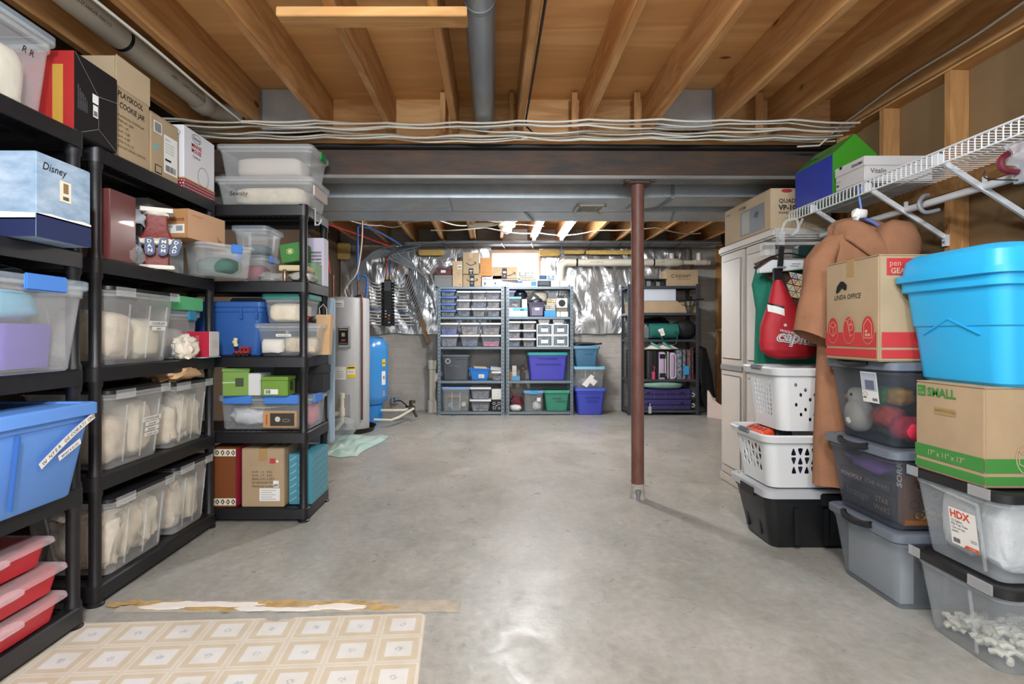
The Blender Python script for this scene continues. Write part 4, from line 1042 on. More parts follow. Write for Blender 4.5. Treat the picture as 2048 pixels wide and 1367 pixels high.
# lowest shelf
BRN = pm('brown printed board', '#7b4522', .5)
t = carton('brown and red patterned box on the lowest shelf of the crosswise rack', -1.66, -1.505, 3.225, 3.46, .085, .435, BRN, 'patterned_box', 'box', tape='', flaps=False, rz=0)
m = pr(t, 'front')
for v in (.012, .30):
    m.rect(0, v, .155, v+.042, ink('#e6ddc6'))
    for i in range(5): m.poly([(.016+.031*i, v+.004), (.028+.031*i, v+.021), (.016+.031*i, v+.038), (.004+.031*i, v+.021)], ink('#2b211c')); m.poly([(.016+.031*i, v+.012), (.022+.031*i, v+.021), (.016+.031*i, v+.03), (.010+.031*i, v+.021)], ink('#e6ddc6'), .0009)
m.build('printing', t)
MB(pm('crimson dotted board', '#b23046', .5, var=.2, vscale=40)).box(.0785, .079, -.117, .117, .002, .348).build('side_panel', t)
t = carton('brown carton with stamped weights and white label, lowest crosswise shelf', -1.475, -1.225, 3.235, 3.50, .085, .425, CARD, tape='tf')
m = pr(t, 'front'); KK = ink('#4a382a')
for i, (s, a, e) in enumerate((('N.W.:', '1.2', 'KGS'), ('G.W.:', '1.7', 'KGS'), ('MEAS:', '0.02', 'CUFT'))):
    v = .20 - .021*i; m.txt(s, .06, v, .018, KK); m.txt(a, .11, v, .018, KK); m.txt(e, .148, v, .018, KK)
m.txt('DS RANGER-PIT', .06, .137, .018, KK); m.txt('MADE IN CHINA', .06, .115, .018, KK)
m.rect(.105, .035, .225, .11, W); [m.line([(.115, .098-.013*i), (.20-.02*(i % 2), .098-.013*i)], .002, GR) for i in range(5)]
m.rect(.185, .115, .218, .155, W); m.bars(.189, .12, .025, .015, K, 4); m.rect(.165, .255, .198, .285, ink('#b8413c')); m.ell(.21, .268, .007, .007, W); m.build('printing', t)
t = carton('teal box printed with white slanted lettering at the right end, lowest shelf', -1.215, -1.075, 3.28, 3.595, .085, .385, pm('teal printed board', '#4b93a8', .45), 'teal_box', 'box', tape='', flaps=False, rz=.0)
for f, wd in (('front', .13), ('right', .35)):
    m = pr(t, f); rn = random.Random(5)
    for i in range(int(wd/.05)):
        for j in range(7): m.txt('keepsake', .012+.05*i, .02+.04*j + .01*(i % 2), .012, ink('#cfe4ea'), rot=.6)
    m.build('printing', t)
pn = thing('folded_table', 'pale blue grey folded table leaning behind the crosswise rack', 'table', (-1.35, 3.74, 0))
MB(pm('pale blue grey laminate', '#9fb2c2', .5)).box(-.45, .27, 0, .028, .36, 1.35, M=Matrix.Rotation(-.02, 4, 'X')).build('top_panel', pn, .01)
b = MB(STEELD)
for x in (-.3, .18): b.bar((x, .03, .0), (x, .035, .9), .025, .02)
b.pieces('folded_leg', pn)
# ================================================================== back of the room: water equipment
TANKG = pm('grey tank enamel', '#b2b4b6', .42, 0., var=.03, vscale=3)
COPPER = pm('aged copper', '#7d5140', .4, .7)
wh = thing('water_heater', 'tall grey electric water heater standing in a black pan', 'water heater', (-1.655, 6.28, 0))
b = MB(TANKG); b.lathe([(.243, .03), (.245, .05), (.245, 1.49), (.238, 1.505), (.20, 1.515), (0.001, 1.52)], 48); b.build('tank', wh)
b = MB(TANKG); b.box(-.035, .105, -.262, -.225, .95, 1.19); b.build('thermostat_cover', wh, .006)
b = MB(TANKG); b.box(-.02, .10, -.258, -.225, .20, .44); b.build('element_cover', wh, .006)
b = MB(BLK); b.box(-.03, .075, -.2645, -.262, .985, 1.165); b.M = Matrix.Translation((-.03, -.2655, .985)) @ Matrix.Rotation(PI/2, 4, 'X')
b.rect(.035, .09, .07, .13, ink('#c9b18a')); b.rect(.03, .04, .075, .06, ink('#c0473f')); b.line([(.01, .165), (.095, .165)], .006, W); b.line([(.01, .015), (.095, .015)], .003, W); b.build('rating_plate', wh)
def curved(b, a0, a1, z0, z1, r, mat, n=8):
    b.grid(lambda u, v: (r*math.sin(a0+(a1-a0)*u), -r*math.cos(a0+(a1-a0)*u), z0+(z1-z0)*v), n, 1, mat)
b = MB(W); curved(b, -.42, .10, 1.395, 1.475, .2475, W); curved(b, -.35, .0, 1.43, 1.438, .248, GR); curved(b, -.30, .05, 1.41, 1.415, .248, GR); b.build('notice_label', wh)
b = MB(W); curved(b, -.60, .20, .60, .745, .2475, W); curved(b, -.57, -.33, .618, .735, .248, ink('#3b3b3b')); curved(b, -.55, -.35, .624, .715, .2485, W); curved(b, -.55, -.35, .72, .732, .2485, RD)
for i in range(4): curved(b, -.22, .08, .69-.02*i, .693-.02*i, .248, GR)
b.build('warning_label', wh)
YL = ink('#e3c12f')
b = MB(YL); curved(b, .21, .62, .62, .75, .2478, YL); curved(b, .24, .58, .66, .71, .2483, W); curved(b, .26, .56, .725, .738, .2483, K)
for i in range(2): curved(b, .26, .54, .675+.015*i, .679+.015*i, .2487, K)
b.build('energy_label', wh)
b = MB(COPPER); b.tube([(.10, -.06, 1.52), (.17, -.12, 1.535), (.20, -.16, 1.52), (.205, -.165, 1.45), (.205, -.165, .15)], .011, 10)
b.build('relief_pipe', wh)
b = MB(pm('brass', '#8f7745', .35, .8)); b.lathe([(.022, -.262), (.022, -.245)], 14, M=Matrix.Translation((.03, 0, .10)) @ Mx); b.lathe([(.012, -.29), (.012, -.26)], 12, M=Matrix.Translation((.03, 0, .10)) @ Mx); b.build('drain_valve', wh)
b = MB(COPPER); b.tube([(-.17, .02, 1.51), (-.17, .02, 1.78)], .012, 10); b.build('hot_stub', wh)
b = MB(COPPER); b.tube([(.12, .02, 1.51), (.12, .02, 1.70)], .012, 10); b.build('cold_stub', wh)
b = MB(BLK); b.lathe([(.29, 0), (.315, .055), (.325, .06), (.31, .055), (.285, .008), (.001, .008)], 44); one(b, 'drain_pan', 'round black drain pan under the grey water heater', 'pan', loc=(-1.655, 6.28, 0))
BT = pm('blue tank enamel', '#3f8fd6', .22, coat=.4)
pt = thing('pressure_tank', 'glossy blue well pressure tank beside the water heater', 'tank', (-1.575, 6.98, 0))
b = MB(BT); b.lathe([(.001, .19), (.10, .195), (.20, .225), (.245, .29), (.25, .33), (.25, .90), (.24, .98), (.20, 1.045), (.11, 1.075), (.001, 1.08)], 44); b.build('vessel', pt)
b = MB(pm('blue stand enamel', '#2f84cc', .35)); b.lathe([(.185, 0), (.185, .215)], 36); b.build('stand', pt)
b = MB(YL); curved(b, .95, 1.2, .70, .79, .2515, YL); curved(b, .97, 1.18, .735, .745, .252, K); b.build('warning_label', pt)
b = MB(W); curved(b, .92, 1.2, .47, .64, .2515, W); b.build('data_label', pt)
q = MB(NV); q.M = Matrix.Rotation(1.08, 4, 'Z') @ Matrix.Translation((0, -.2525, .54)) @ Matrix.Rotation(PI/2, 4, 'X'); q.txt('K', -.02, 0, .06, NV, bold=.03); q.build('lettering', pt)
b = MB(pm('faded tag', '#b88f8f', .6)); curved(b, 1.0, 1.15, .33, .40, .2515, b.mat); b.build('faded_tag', pt)
b = MB(PVC); b.tube([(-1.39, 6.86, .15), (-1.22, 6.86, .15), (-1.12, 6.95, .14), (-1.08, 7.1, .14)], .018, 10); b.tube([(-1.4, 6.5, .09), (-1.2, 6.5, .085), (-1.13, 6.62, .10), (-1.0, 6.95, .16)], .016, 10)
one(b, 'pump_pipes', 'cream pipes running on the floor from the blue tank to brass valves', 'pipe')
b = MB(pm('corroded brass fitting', '#5d5648', .45, .7)); b.lathe([(.03, -.06), (.034, 0), (.03, .06)], 14, M=Matrix.Translation((-1.06, 7.08, .15)) @ Matrix.Rotation(PI/2, 4, 'Y')); b.lathe([(.022, 0), (.022, .09)], 12, M=Matrix.Translation((-1.05, 7.08, .16))); b.lathe([(.04, .22), (.04, .25)], 12, M=Matrix.Translation((-1.03, 7.06, 0)))
b.tube([(-1.06, 7.08, .15), (-1.0, 7.0, .12), (-.96, 6.96, .06)], .018, 8); one(b, 'valve_cluster', 'dark brass valve cluster on the floor near the outlet box', 'valve')
ob = thing('outlet_box', 'small grey outlet box on the block wall above the valves', 'outlet', (-1.41, 7.945, .10))
MB(pm('grey electrical box', '#8fa1ae', .5)).box(-.045, .045, -.05, .0, 0, .10).build('box', ob, .006)
b = MB(BLK)
for z in (.03, .065): b.box(-.014, .014, -.052, -.05, z, z+.02)
b.pieces('socket', ob)
b = MB(BLK); b.tube([(-1.40, 7.89, .14), (-1.38, 7.75, .16), (-1.22, 7.3, .22), (-1.13, 7.1, .20), (-1.09, 7.05, .17)], .008, 8); one(b, 'power_cord', 'black cord from the outlet box to the pump valves', 'cord')

# pex manifold with its fan of tubes
GREYT = pm('grey pex tube', '#83888e', .38, var=.12, vscale=12); WT = pm('white pex tube', '#d9d9d6', .4); BLT = pm('blue pex tube', '#2e62b4', .4); REDT = pm('red pex tube', '#c13a37', .4)
mx0, my0, mz0 = -1.475, 7.76, 1.21
mf = thing('pex_manifold', 'black plastic water manifold on foil wall with a fan of grey tubes', 'manifold', (mx0, my0, mz0))
MB(BLK).box(-.05, .05, -.035, .035, 0, .66).build('body', mf, .008)
b = MB(pm('grey manifold card', '#4d5054', .5)); b.box(-.045, .045, -.037, -.035, .50, .64)
b.M = Matrix.Translation((-.05, -.0375, 0)) @ Matrix.Rotation(PI/2, 4, 'X')
for u, v, m_ in ((.015, .21, W), (.015, .17, W), (.015, .13, YL), (.062, .15, W), (.062, .05, W)): b.rect(u, v, u+.022, v+.012, m_)
b.rect(.055, .095, .08, .125, RD); b.build('label_card', mf)
ports = []
for s in (-1, 1):
    for k in range(14):
        z = .03 + .044*k
        b = MB(BLK, Matrix.Translation((s*.05, 0, z)) @ Matrix.Rotation(s*PI/2, 4, 'Y')); b.lathe([(.013, 0), (.019, .004), (.019, .018), (.012, .02), (.018, .024), (.018, .038), (.012, .042)], 10); b.build('port', mf)
        ports.append((s, k, z))
b = MB(REDT); b.tube([(-.02, 0, .66), (-.02, 0, .98), (-.02, -.02, 1.13)], .012, 8); b.build('hot_inlet', mf)
b = MB(BLT); b.tube([(.03, 0, .66), (.03, 0, 1.0), (.03, -.02, 1.13)], .012, 8); b.build('cold_inlet', mf)
b = MB(pm('brass', '#8f7745', .35, .8)); b.lathe([(.016, .655), (.016, .72)], 12, M=Matrix.Translation((-.02, 0, 0))); b.build('hot_fitting', mf)
b = MB(pm('brass', '#8f7745', .35, .8)); b.lathe([(.016, .655), (.016, .72)], 12, M=Matrix.Translation((.03, 0, 0))); b.build('cold_fitting', mf)
def smooth(pts, n=8):
    pts = [Vector(p) for p in pts]; out = []
    P = [pts[0]] + pts + [pts[-1]]
    for i in range(1, len(P)-2):
        a, b_, c, d = P[i-1], P[i], P[i+1], P[i+2]
        for k in range(n):
            t = k/n
            out.append(.5*((2*b_) + (-a+c)*t + (2*a-5*b_+4*c-d)*t*t + (-a+3*b_-3*c+d)*t**3))
    out.append(pts[-1]); return out
for s, k, z in ports:
    i = 13 - k                                     # top ports get the innermost run
    rn = random.Random(k + (50 if s > 0 else 0))
    x1 = s*(.20 + .012*i)
    b = MB(BLT if (s, k) in ((-1, 5), (1, 4)) else WT)
    b.tube(smooth([(s*.09, 0, z), (s*.14, -.01, z-.004), (x1, -.02, z+.012*(1 if s < 0 else -.5) )]), .0075, 7); b.build('white_tube', mf)
    band_y = 7.40 - my0 + (.0165*k if s > 0 else .0165*(k+14)*.86); bz = 2.335 - mz0 + .004*rn.random()
    if s > 0:
        e = .30 + .016*(13-k)
        pts = [(x1, -.02, z-.006), (x1+.05, -.03, z+.0), (.30+.017*i, -.05-.004*i, max(z+.12, .30+.025*k)), (.30+.016*i+.03*rn.random(), -.06-.006*i, .70+.014*k), (.28-.020*i+.03*rn.random(), -.10-.004*i, .95+.012*k), (.34+.012*i, band_y*.8, 1.09+.004*rn.random()), (.60, band_y, bz), (4.55, band_y, bz)]
    else:
        pts = [(x1, -.02, z+.012), (x1-.05, -.03, z+.04), (-.27-.016*i, -.05, max(z+.10, .50+.010*k)), (-.27-.017*i, -.07-.004*k, .76+.014*k), (-.06-.014*i, -.09-.004*k, .93+.012*k), (.22+.012*i, band_y*.8, 1.05+.005*k), (.62, band_y, bz+.012), (4.55, band_y, bz+.012)]
    b = MB(GREYT); b.tube(smooth(pts, 9), .0082, 7); b.build('grey_tube', mf)
for k in range(9):
    x = .12 + .4*(k-2) if False else -.68 + .4*k + (.0)
    st = thing('tube_strap', 'black strap holding the flat bundle of grey tubes under a back joist', 'strap', (x, 7.6, 2.32), 0, 'straps under the tube bundle')
    b = MB(BLK); b.bar((0, -.26, -.003), (.06, .24, -.003), .014, .004); b.build('band', st)
b = MB(STEELD); b.box(-.0, 3.75, 7.39, 7.84, 2.352, 2.356); b.M = None
one(b, 'tube_tray', 'dull metal sheet carrying the grey tubes along the back wall', 'tray', loc=(-.75, 0, 0))
# coloured supply pipes above the heater
b = MB(BLT); b.tube([(-1.545, 6.30, 1.72), (-1.545, 6.30, 2.33)], .013, 8); one(b, 'blue_pipe', 'blue vertical water pipe rising above the water heater', 'pipe')
b = MB(BLT); b.tube(smooth([(-1.535, 6.30, 2.345), (-1.40, 6.5, 2.335), (-1.27, 7.0, 2.30), (-1.22, 7.4, 2.29)]), .013, 8); one(b, 'blue_pipe', 'blue water pipe sloping under the joists towards the manifold', 'pipe')
b = MB(BLT); b.tube([(-1.50, 6.30, 1.78), (-1.44, 6.3, 1.745), (-1.432, 6.3, 1.72), (-1.445, 6.3, 1.53)], .012, 8); one(b, 'blue_pipe', 'short blue water pipe dropping to the heater top, right of the tall one', 'pipe')
b = MB(REDT); b.tube([(-1.862, 6.29, 1.79), (-1.875, 6.25, 2.0), (-1.90, 6.2, 2.28)], .013, 8); one(b, 'red_pipe', 'red vertical hot water pipe at the left of the heater', 'pipe')
b = MB(REDT); b.tube(smooth([(-1.9, 6.0, 2.33), (-1.7, 6.5, 2.32), (-1.5, 7.0, 2.29), (-1.36, 7.3, 2.27)]), .013, 8); one(b, 'red_pipe', 'red hot water pipe sloping under the joists to the manifold', 'pipe')
b = MB(pm('cream cord', '#dccab0', .5)); b.tube(smooth([(-1.42, 6.0, 2.36), (-1.44, 6.05, 2.1), (-1.50, 6.1, 1.80), (-1.60, 6.15, 1.68), (-1.665, 6.2, 1.60), (-1.66, 6.25, 1.525)]), .009, 8); one(b, 'power_cord', 'cream power cord dropping from the joists to the heater top', 'cord')
one(MB(WOODD).box(-.03, .03, -.012, .012, 0, 1.02), 'wood_brace', 'brown wooden brace nailed diagonally across the foil right of the manifold', 'board', loc=(-.915, 7.83, .975), rot=(0, -.30, 0))
one(MB(WOODZ).box(-.035, .035, -.012, .012, 0, .45), 'wood_stud', 'short wooden stud showing through the foil left of the manifold', 'board', loc=(-1.80, 7.83, 1.45))
sp_ = thing('standpipe', 'white capped drain standpipe rising from the floor beside the steel shelf', 'pipe', (-.85, 7.78, 0))
b = MB(PVC); b.lathe([(.068, 0), (.068, .15), (.05, .17), (.05, .60), (.064, .61), (.064, .70)], 24); b.build('riser', sp_)
b = MB(PVC); b.lathe([(.068, .70), (.068, .735), (.03, .74)], 24); b.build('cap', sp_)
b = MB(PVC); b.tube([(.0, 0, .42), (.09, -.01, .52), (.14, -.01, .56)], .045, 14); b.build('branch', sp_)
# big horizontal waste pipe
hp = thing('waste_pipe', 'long cream waste pipe along the foil wall above the back shelves', 'pipe', (0, 7.72, 2.105))
Ry = Matrix.Rotation(PI/2, 4, 'Y')
b = MB(PVC); b.lathe([(.052, 1.12), (.052, 2.45)], 24, M=Ry); b.build('pipe', hp)
b = MB(PVC); b.lathe([(.034, 2.5), (.034, 3.05)], 20, M=Ry); b.build('thin_pipe', hp)
b = MB(PVC); b.lathe([(.058, 2.42), (.06, 2.45), (.06, 2.6), (.042, 2.66)], 24, M=Ry); b.build('reducer', hp)
b = MB(PVC); b.lathe([(.042, 2.84), (.042, 3.0)], 20, M=Ry); b.tube([(2.9, 0, 0), (2.9, 0, .13)], .036, 14); b.build('tee', hp)
b = MB(PVC); b.tube([(2.52, 0, .03), (2.52, 0, .13)], .036, 14); b.build('tee', hp)
b = MB(PVC); b.tube(smooth([(1.15, 0, 0), (1.02, 0, -.005), (.96, 0, -.07), (.95, .0, -.22), (.93, .01, -.36)]), .052, 18); b.build('elbow', hp)
b = MB(BLK); b.lathe([(.0535, 1.17), (.0535, 1.195)], 24, M=Ry); b.build('clamp', hp)
b = MB(BLK); b.lathe([(.0535, 2.25), (.0535, 2.27)], 24, M=Ry); b.build('clamp', hp)
b = MB(ink('#4a4642')); b.M = Matrix.Translation((0, -.053, -.008)) @ Matrix.Rotation(PI/2, 4, 'X')
for u, s in ((1.36, 'MFR PVC PIPE  3 IN'), (2.0, 'PVC DWV'), (2.29, 'CELL CORE')): b.txt(s, u, 0, .022)
b.build('lettering', hp)

# ================================================================== grey steel shelves on the back wall
SHG = pm('blue grey steel', '#73808a', .4, .3, var=.06, vscale=8); SHD = pm('dark steel', '#4a5058', .42, .3)
def steel_rack(label, x0, x1, y0, y1, tops, H, mat, dark=False):
    R = thing('steel_shelf', label, 'shelving', ((x0+x1)/2, (y0+y1)/2, 0), 0, 'steel shelving units on the back wall')
    w, d = x1-x0, y1-y0
    for z in tops:
        b = MB(mat); b.box(-w/2+.004, w/2-.004, -d/2+.004, d/2-.004, z-.004, z)
        for sy in (-1, 1): b.box(-w/2+.004, w/2-.004, sy*(d/2-.005)-.0015, sy*(d/2-.005)+.0015, z-.034, z)
        for sx in (-1, 1): b.box(sx*(w/2-.005)-.0015, sx*(w/2-.005)+.0015, -d/2+.004, d/2-.004, z-.034, z)
        b.build('shelf', R, .0015, 1)
    for sx in (-1, 1):
        for sy in (-1, 1):
            b = MB(mat); a, c = sx*w/2, sy*d/2
            b.box(min(a, a-sx*.042), max(a, a-sx*.042), min(c, c-sy*.002), max(c, c-sy*.002), 0, H)
            b.box(min(a, a-sx*.002), max(a, a-sx*.002), min(c, c-sy*.04), max(c, c-sy*.04), 0, H)
            q = b.build('post', R)
            if sy < 0:
                h = MB(BLK)
                n = int(H/.05)
                for k in range(n): h.cbox((a-sx*.021, c-.0012, .03+.05*k), (.010, .0012, .018))
                h.build('bolt_slots', q)
    return R
BT_ = (.045, .467, .93, 1.338, 1.748)
YF, YB = 7.48, 7.78
steel_rack('left of two blue grey steel shelves under the window', -.748, .16, YF, YB, BT_, 1.755, SHG)
steel_rack('right of two blue grey steel shelves under the window', .185, 1.10, YF, YB, BT_, 1.755, SHG)
steel_rack('dark steel shelf of luggage behind the rusty post', 1.84, 2.80, 7.46, 7.86, (.07, .49, 1.03, 1.39, 1.755), 1.78, SHD)
s0 = F/YF
def bx(px, Y=YF + .02): return (px - CX) * Y / F
def bz(py, Y=YF + .02): return CH + (CY - py) * Y / F
def bbox(label, px0, px1, py0, py1, mat=None, d=.22, Y=YF+.02, **kw):
    kw.setdefault('bevel', .003)
    return carton(label, bx(px0, Y), bx(px1, Y), Y, Y+d, kw.pop('z0', None) or bz(py1, Y), bz(py0, Y), mat, **kw)
T4 = 1.7485
# on top
MAR = pm('maroon card', '#5a2c33', .55)
t = bbox('grey flat box under the maroon shoebox, left end on top', 869, 904, 550, 570, pm('grey card', '#7d8080', .6), z0=T4, tape='', flaps=False, lid=.03)
t = bbox('maroon shoebox with white label, on the grey box at the left end', 873, 903, 535, 550, MAR, z0=1.908, tape='', flaps=False, lid=.03, name='shoe_box')
m = pr(t, 'front', .004); m.rect(.06, .03, .125, .065, W); m.build('label', t)
def amz(t, label_h=.05, smile=True, strip=.5, sm=(0.5, .55, .3)):
    m = pr(t, 'front'); l, d, h = t['_dims']
    u, v, w = l*sm[0], h*sm[1], l*sm[2]
    m.line([(u - w + 2*w*i/16, v - .035*math.sin(PI*i/16)) for i in range(17)], .009, K)
    m.line([(u+w-.03, v+.012), (u+w+.004, v+.004), (u+w-.004, v-.028)], .007, K)
    for i in range(2): m.txt(('prime', 'amazon')[i], u-w*.8, v+.02+.022*i, .02, ink('#8d6a48'))
    a = l*strip
    m.rect(a-.032, 0, a+.032, label_h, ink('#22262a'), .0006); m.rect(a-.02, label_h*.55, a+.02, label_h*.72, W, .0009); m.ell(a, label_h*.3, .010, .010, W, .003, z=.0009); m.rect(a-.02, label_h*.62, a+.02, label_h*.66, NV, .0012)
    m.build('printing', t)
t = bbox('tall narrow brown carton standing between the shoebox and smile cartons', 905, 925, 522, 570, CARD2, z0=T4, tape='', flaps=True)
m = pr(t, 'front'); m.rect(.07, .24, .125, .295, W); m.bars(.075, .25, .045, .03, K, 3); m.ell(.06, .16, .03, .03, ink('#8d6a48'), .004, a0=-.5, a1=1.6); m.ell(.10, .03, .006, .008, K); m.build('printing', t)
t = bbox('lower smile carton with black tape strip, on top of the left shelf', 926, 962, 547, 570, CARD, z0=T4, tape='', flaps=False); amz(t, .155)
t = bbox('upper smile carton with black tape strip, tallest of the stack by the window', 926, 958, 505, 547, CARD, z0=1.908, tape='f', tm=CARD2, flaps=True); amz(t, .09)
t = bbox('white box with small black pictures, under the leaning brown carton', 964, 1004, 551, 570, pm('white printed carton', '#dfe3e4', .5), z0=T4, tape='', flaps=False)
m = pr(t, 'front'); m.txt('FLSA', .02, .105, .022, K, bold=.02); m.line([(.0, .098), (.272, .098)], .004, GR); m.rect(.02, .01, .06, .085, ink('#b9bcc4')); m.txt('F', .03, .02, .05, K, bold=.03); m.rect(.16, .02, .26, .075, ink('#c9d4e2')); m.ell(.18, .045, .008, .014, K, z=.0009); m.build('printing', t)
t = bbox('orange brown carton leaning in front of the window left edge', 961, 984, 515, 551, pm('orange cardboard', '#c08a55', .8, var=.06), z0=1.879, tape='', flaps=False, rz=.0); t.rotation_euler = (0, math.radians(-2), 0)
m = pr(t, 'front'); m.scrawl(.03, .10, .09, .05, ink('#8d6038'), 5); m.scrawl(.03, .05, .09, .03, ink('#8d6038'), 6); m.build('printing', t)
t = bbox('flat dark and white box under the wide smile carton', 1004, 1036, 556, 570, pm('white gloss carton', '#e2e0dd', .4), z0=T4, tape='', flaps=False)
m = pr(t, 'front'); m.poly([(0, .08), (.218, .05), (.218, .095), (0, .095)], ink('#55585c')); m.line([(0, .076), (.21, .046)], .004, RD); m.ell(.17, .02, .012, .010, ink('#d8a23a')); m.rect(.06, .02, .09, .028, GR); m.build('printing', t)
t = bbox('wide flat smile carton standing in front of the window', 985, 1035, 533, 555, CARD, z0=1.85, tape='', flaps=False); amz(t, .15, sm=(.62, .5, .28), strip=.48)
t = bbox('blue and white printed box under the white meter', 1036, 1075, 559, 570, pm('pale printed carton', '#dfe6ec', .5), z0=T4, tape='', flaps=False)
m = pr(t, 'front'); m.rect(0, .05, .06, .075, ink('#3766c0')); m.rect(.18, .01, .25, .07, ink('#3a7fd0')); m.rect(.07, .01, .17, .05, ink('#dbe8c2')); m.build('printing', t)
t = bbox('thin yellow flat box under the white meter', 1040, 1073, 554, 559, pm('pale yellow carton', '#e3d39a', .5), z0=1.829, tape='', flaps=False)
METW = pm('white instrument case', '#dedcd6', .4)
def meter(label, px0, px1, py0, py1, z0, col_, screen, dark=False):
    l = bx(px1) - bx(px0); h = bz(py0) - bz(py1); t = thing('bench_meter', label, 'meter', ((bx(px0)+bx(px1))/2, YF+.12, z0)); t['_dims'] = (l, .2, h)
    MB(col_).box(-l/2, l/2, -.1, .1, 0, h).build('case', t, .006)
    m = MB(K, face(l, .2, h, 'front', .001)); m.rect(l*.06, h*.32, l*.48, h*.86, K); m.rect(l*.10, h*.40, l*.44, h*.80, screen, .0006); m.build('screen', t)
    for i, (u, v, r) in enumerate(((.62, .72, .07), (.87, .72, .07), (.62, .36, .06), (.75, .36, .06), (.88, .36, .06))):
        b = MB(BLK, Matrix.Translation((-l/2+u*l, -.1, v*h)) @ Matrix.Rotation(PI/2, 4, 'X')); b.lathe([(r*h, 0), (r*h*.9, .012)], 12); b.build('knob', t)
    return t
meter('white bench meter with square screen in front of the window right half', 1037, 1068, 539, 554, 1.86, METW, ink('#e6e4da'))
t = bbox('dark grey rounded case under the blue screened meter', 1076, 1100, 560, 570, pm('dark grey moulded case', '#3b4048', .5), z0=T4, tape='', flaps=False, name='carrying_case', cat='case', bevel=.02)
meter('blue screened bench meter on the dark grey case', 1077, 1110, 546, 559, 1.823, pm('blue grey instrument case', '#8fa0ae', .4), ink('#2c4474'))
for px0, px1, lab in ((1102, 1119, 'left of two small white boxes at the right end on top'), (1120, 1137, 'right of two small white boxes at the right end on top')):
    bbox(lab, px0, px1, 561, 570, pm('white small carton', '#dfdcd3', .6), z0=T4, tape='', flaps=False, name='white_box')

# small tubs
PCL = clear('bin plastic', (.66, .70, .76), .40, .25, (.86, .88, .92))
INKC = [ink('#2c3348'), ink('#3a3a40')]
def bin_(label, px0, px1, py0, z0, h, lidmat, seed, d=.24, group=None, color=None, text=None):
    x0, x1 = bx(px0), bx(px1)
    t = tote('lidded_bin', label, x0, x1, YF+.012, YF+.012+d, z0, z0+h, PCL, lidmat, taper=.10, lidt=.014, r=.012, step=False, ribs=0, inner=False, group=group, cat='bin')
    l = x1-x0
    q = MB(color or pm('assorted parts %d' % (seed % 4), ('#7c8088', '#8f8a86', '#6c7486', '#97918f')[seed % 4], .8, var=.5, vscale=40, bump=.4, bscale=60))
    fill = h*(.45 + .1*(seed % 3))
    q.rloft([(.006, l*.74, d*.74, .01), (fill, l*.78, d*.78, .01)]); q.build('contents', t)
    m = tface(t, 'front'); w0 = l-.02-2*t['_tl']
    if text:
        for i, s in enumerate(text): m.txt(s, w0/2, h*.50-.035*i, .034, INKC[0], al='C', shear=.15)
    else:
        m.scrawl(w0*.25, h*.42, w0*.5, .024, INKC[seed % 2], seed, .004)
        if seed % 2: m.scrawl(w0*.2, h*.2, w0*.55, .022, INKC[seed % 2], seed+40, .004)
    m.build('handwriting', t)
    return t
O4 = ('first', 'second', 'third', 'fourth'); ROW3 = ('bottom', 'middle', 'top')
LB = pm('blue bin lid', '#4a78c4', .4)
z = 1.3385
for i in range(4):
    bin_('blue lidded clear bin, %s of its column of four on the left steel shelf' % ('lowest', 'second up', 'third up', 'topmost')[i], 879, 912, 0, z + .0925*i, .092, LB, i+1, group='blue lidded bins')
for c, (a, b_) in enumerate(((913.5, 942), (943, 972), (973, 1002))):
    for i in range(3):
        bin_('white lidded clear bin, %s row, %s column of the nine on the left shelf' % (ROW3[i], ('first', 'second', 'third')[c]), a, b_, 0, z + .118*i, .117, LIDW, 10+3*c+i, group='nine white lidded bins')
z = .9305
for c, (a, b_) in enumerate(((878, 917), (919, 959), (961, 1003))):
    for i in range(2):
        bin_('larger white lidded clear bin, %s row, %s of three on the second tier' % (('lower', 'upper')[i], ('left', 'middle', 'right')[c]), a, b_, 0, z + .163*i, .162, LIDW, 20+2*c+i, group='six larger white lidded bins',
             color=pm('pink packed parts', '#b9788f', .8, var=.3, vscale=40) if (c, i) == (2, 0) else (pm('blue packed parts', '#5f6fb0', .8, var=.3, vscale=20) if (c, i) == (0, 1) else None))
for c, (a, b_) in enumerate(((1014.5, 1043), (1044, 1072))):
    for i in range(3):
        bin_('white lidded clear bin, %s row, %s column beside the drawer cubes' % (ROW3[i], ('left', 'right')[c]), a, b_, 0, z + .116*i, .115, LIDW, 30+3*c+i, group='six white lidded bins by the drawers')
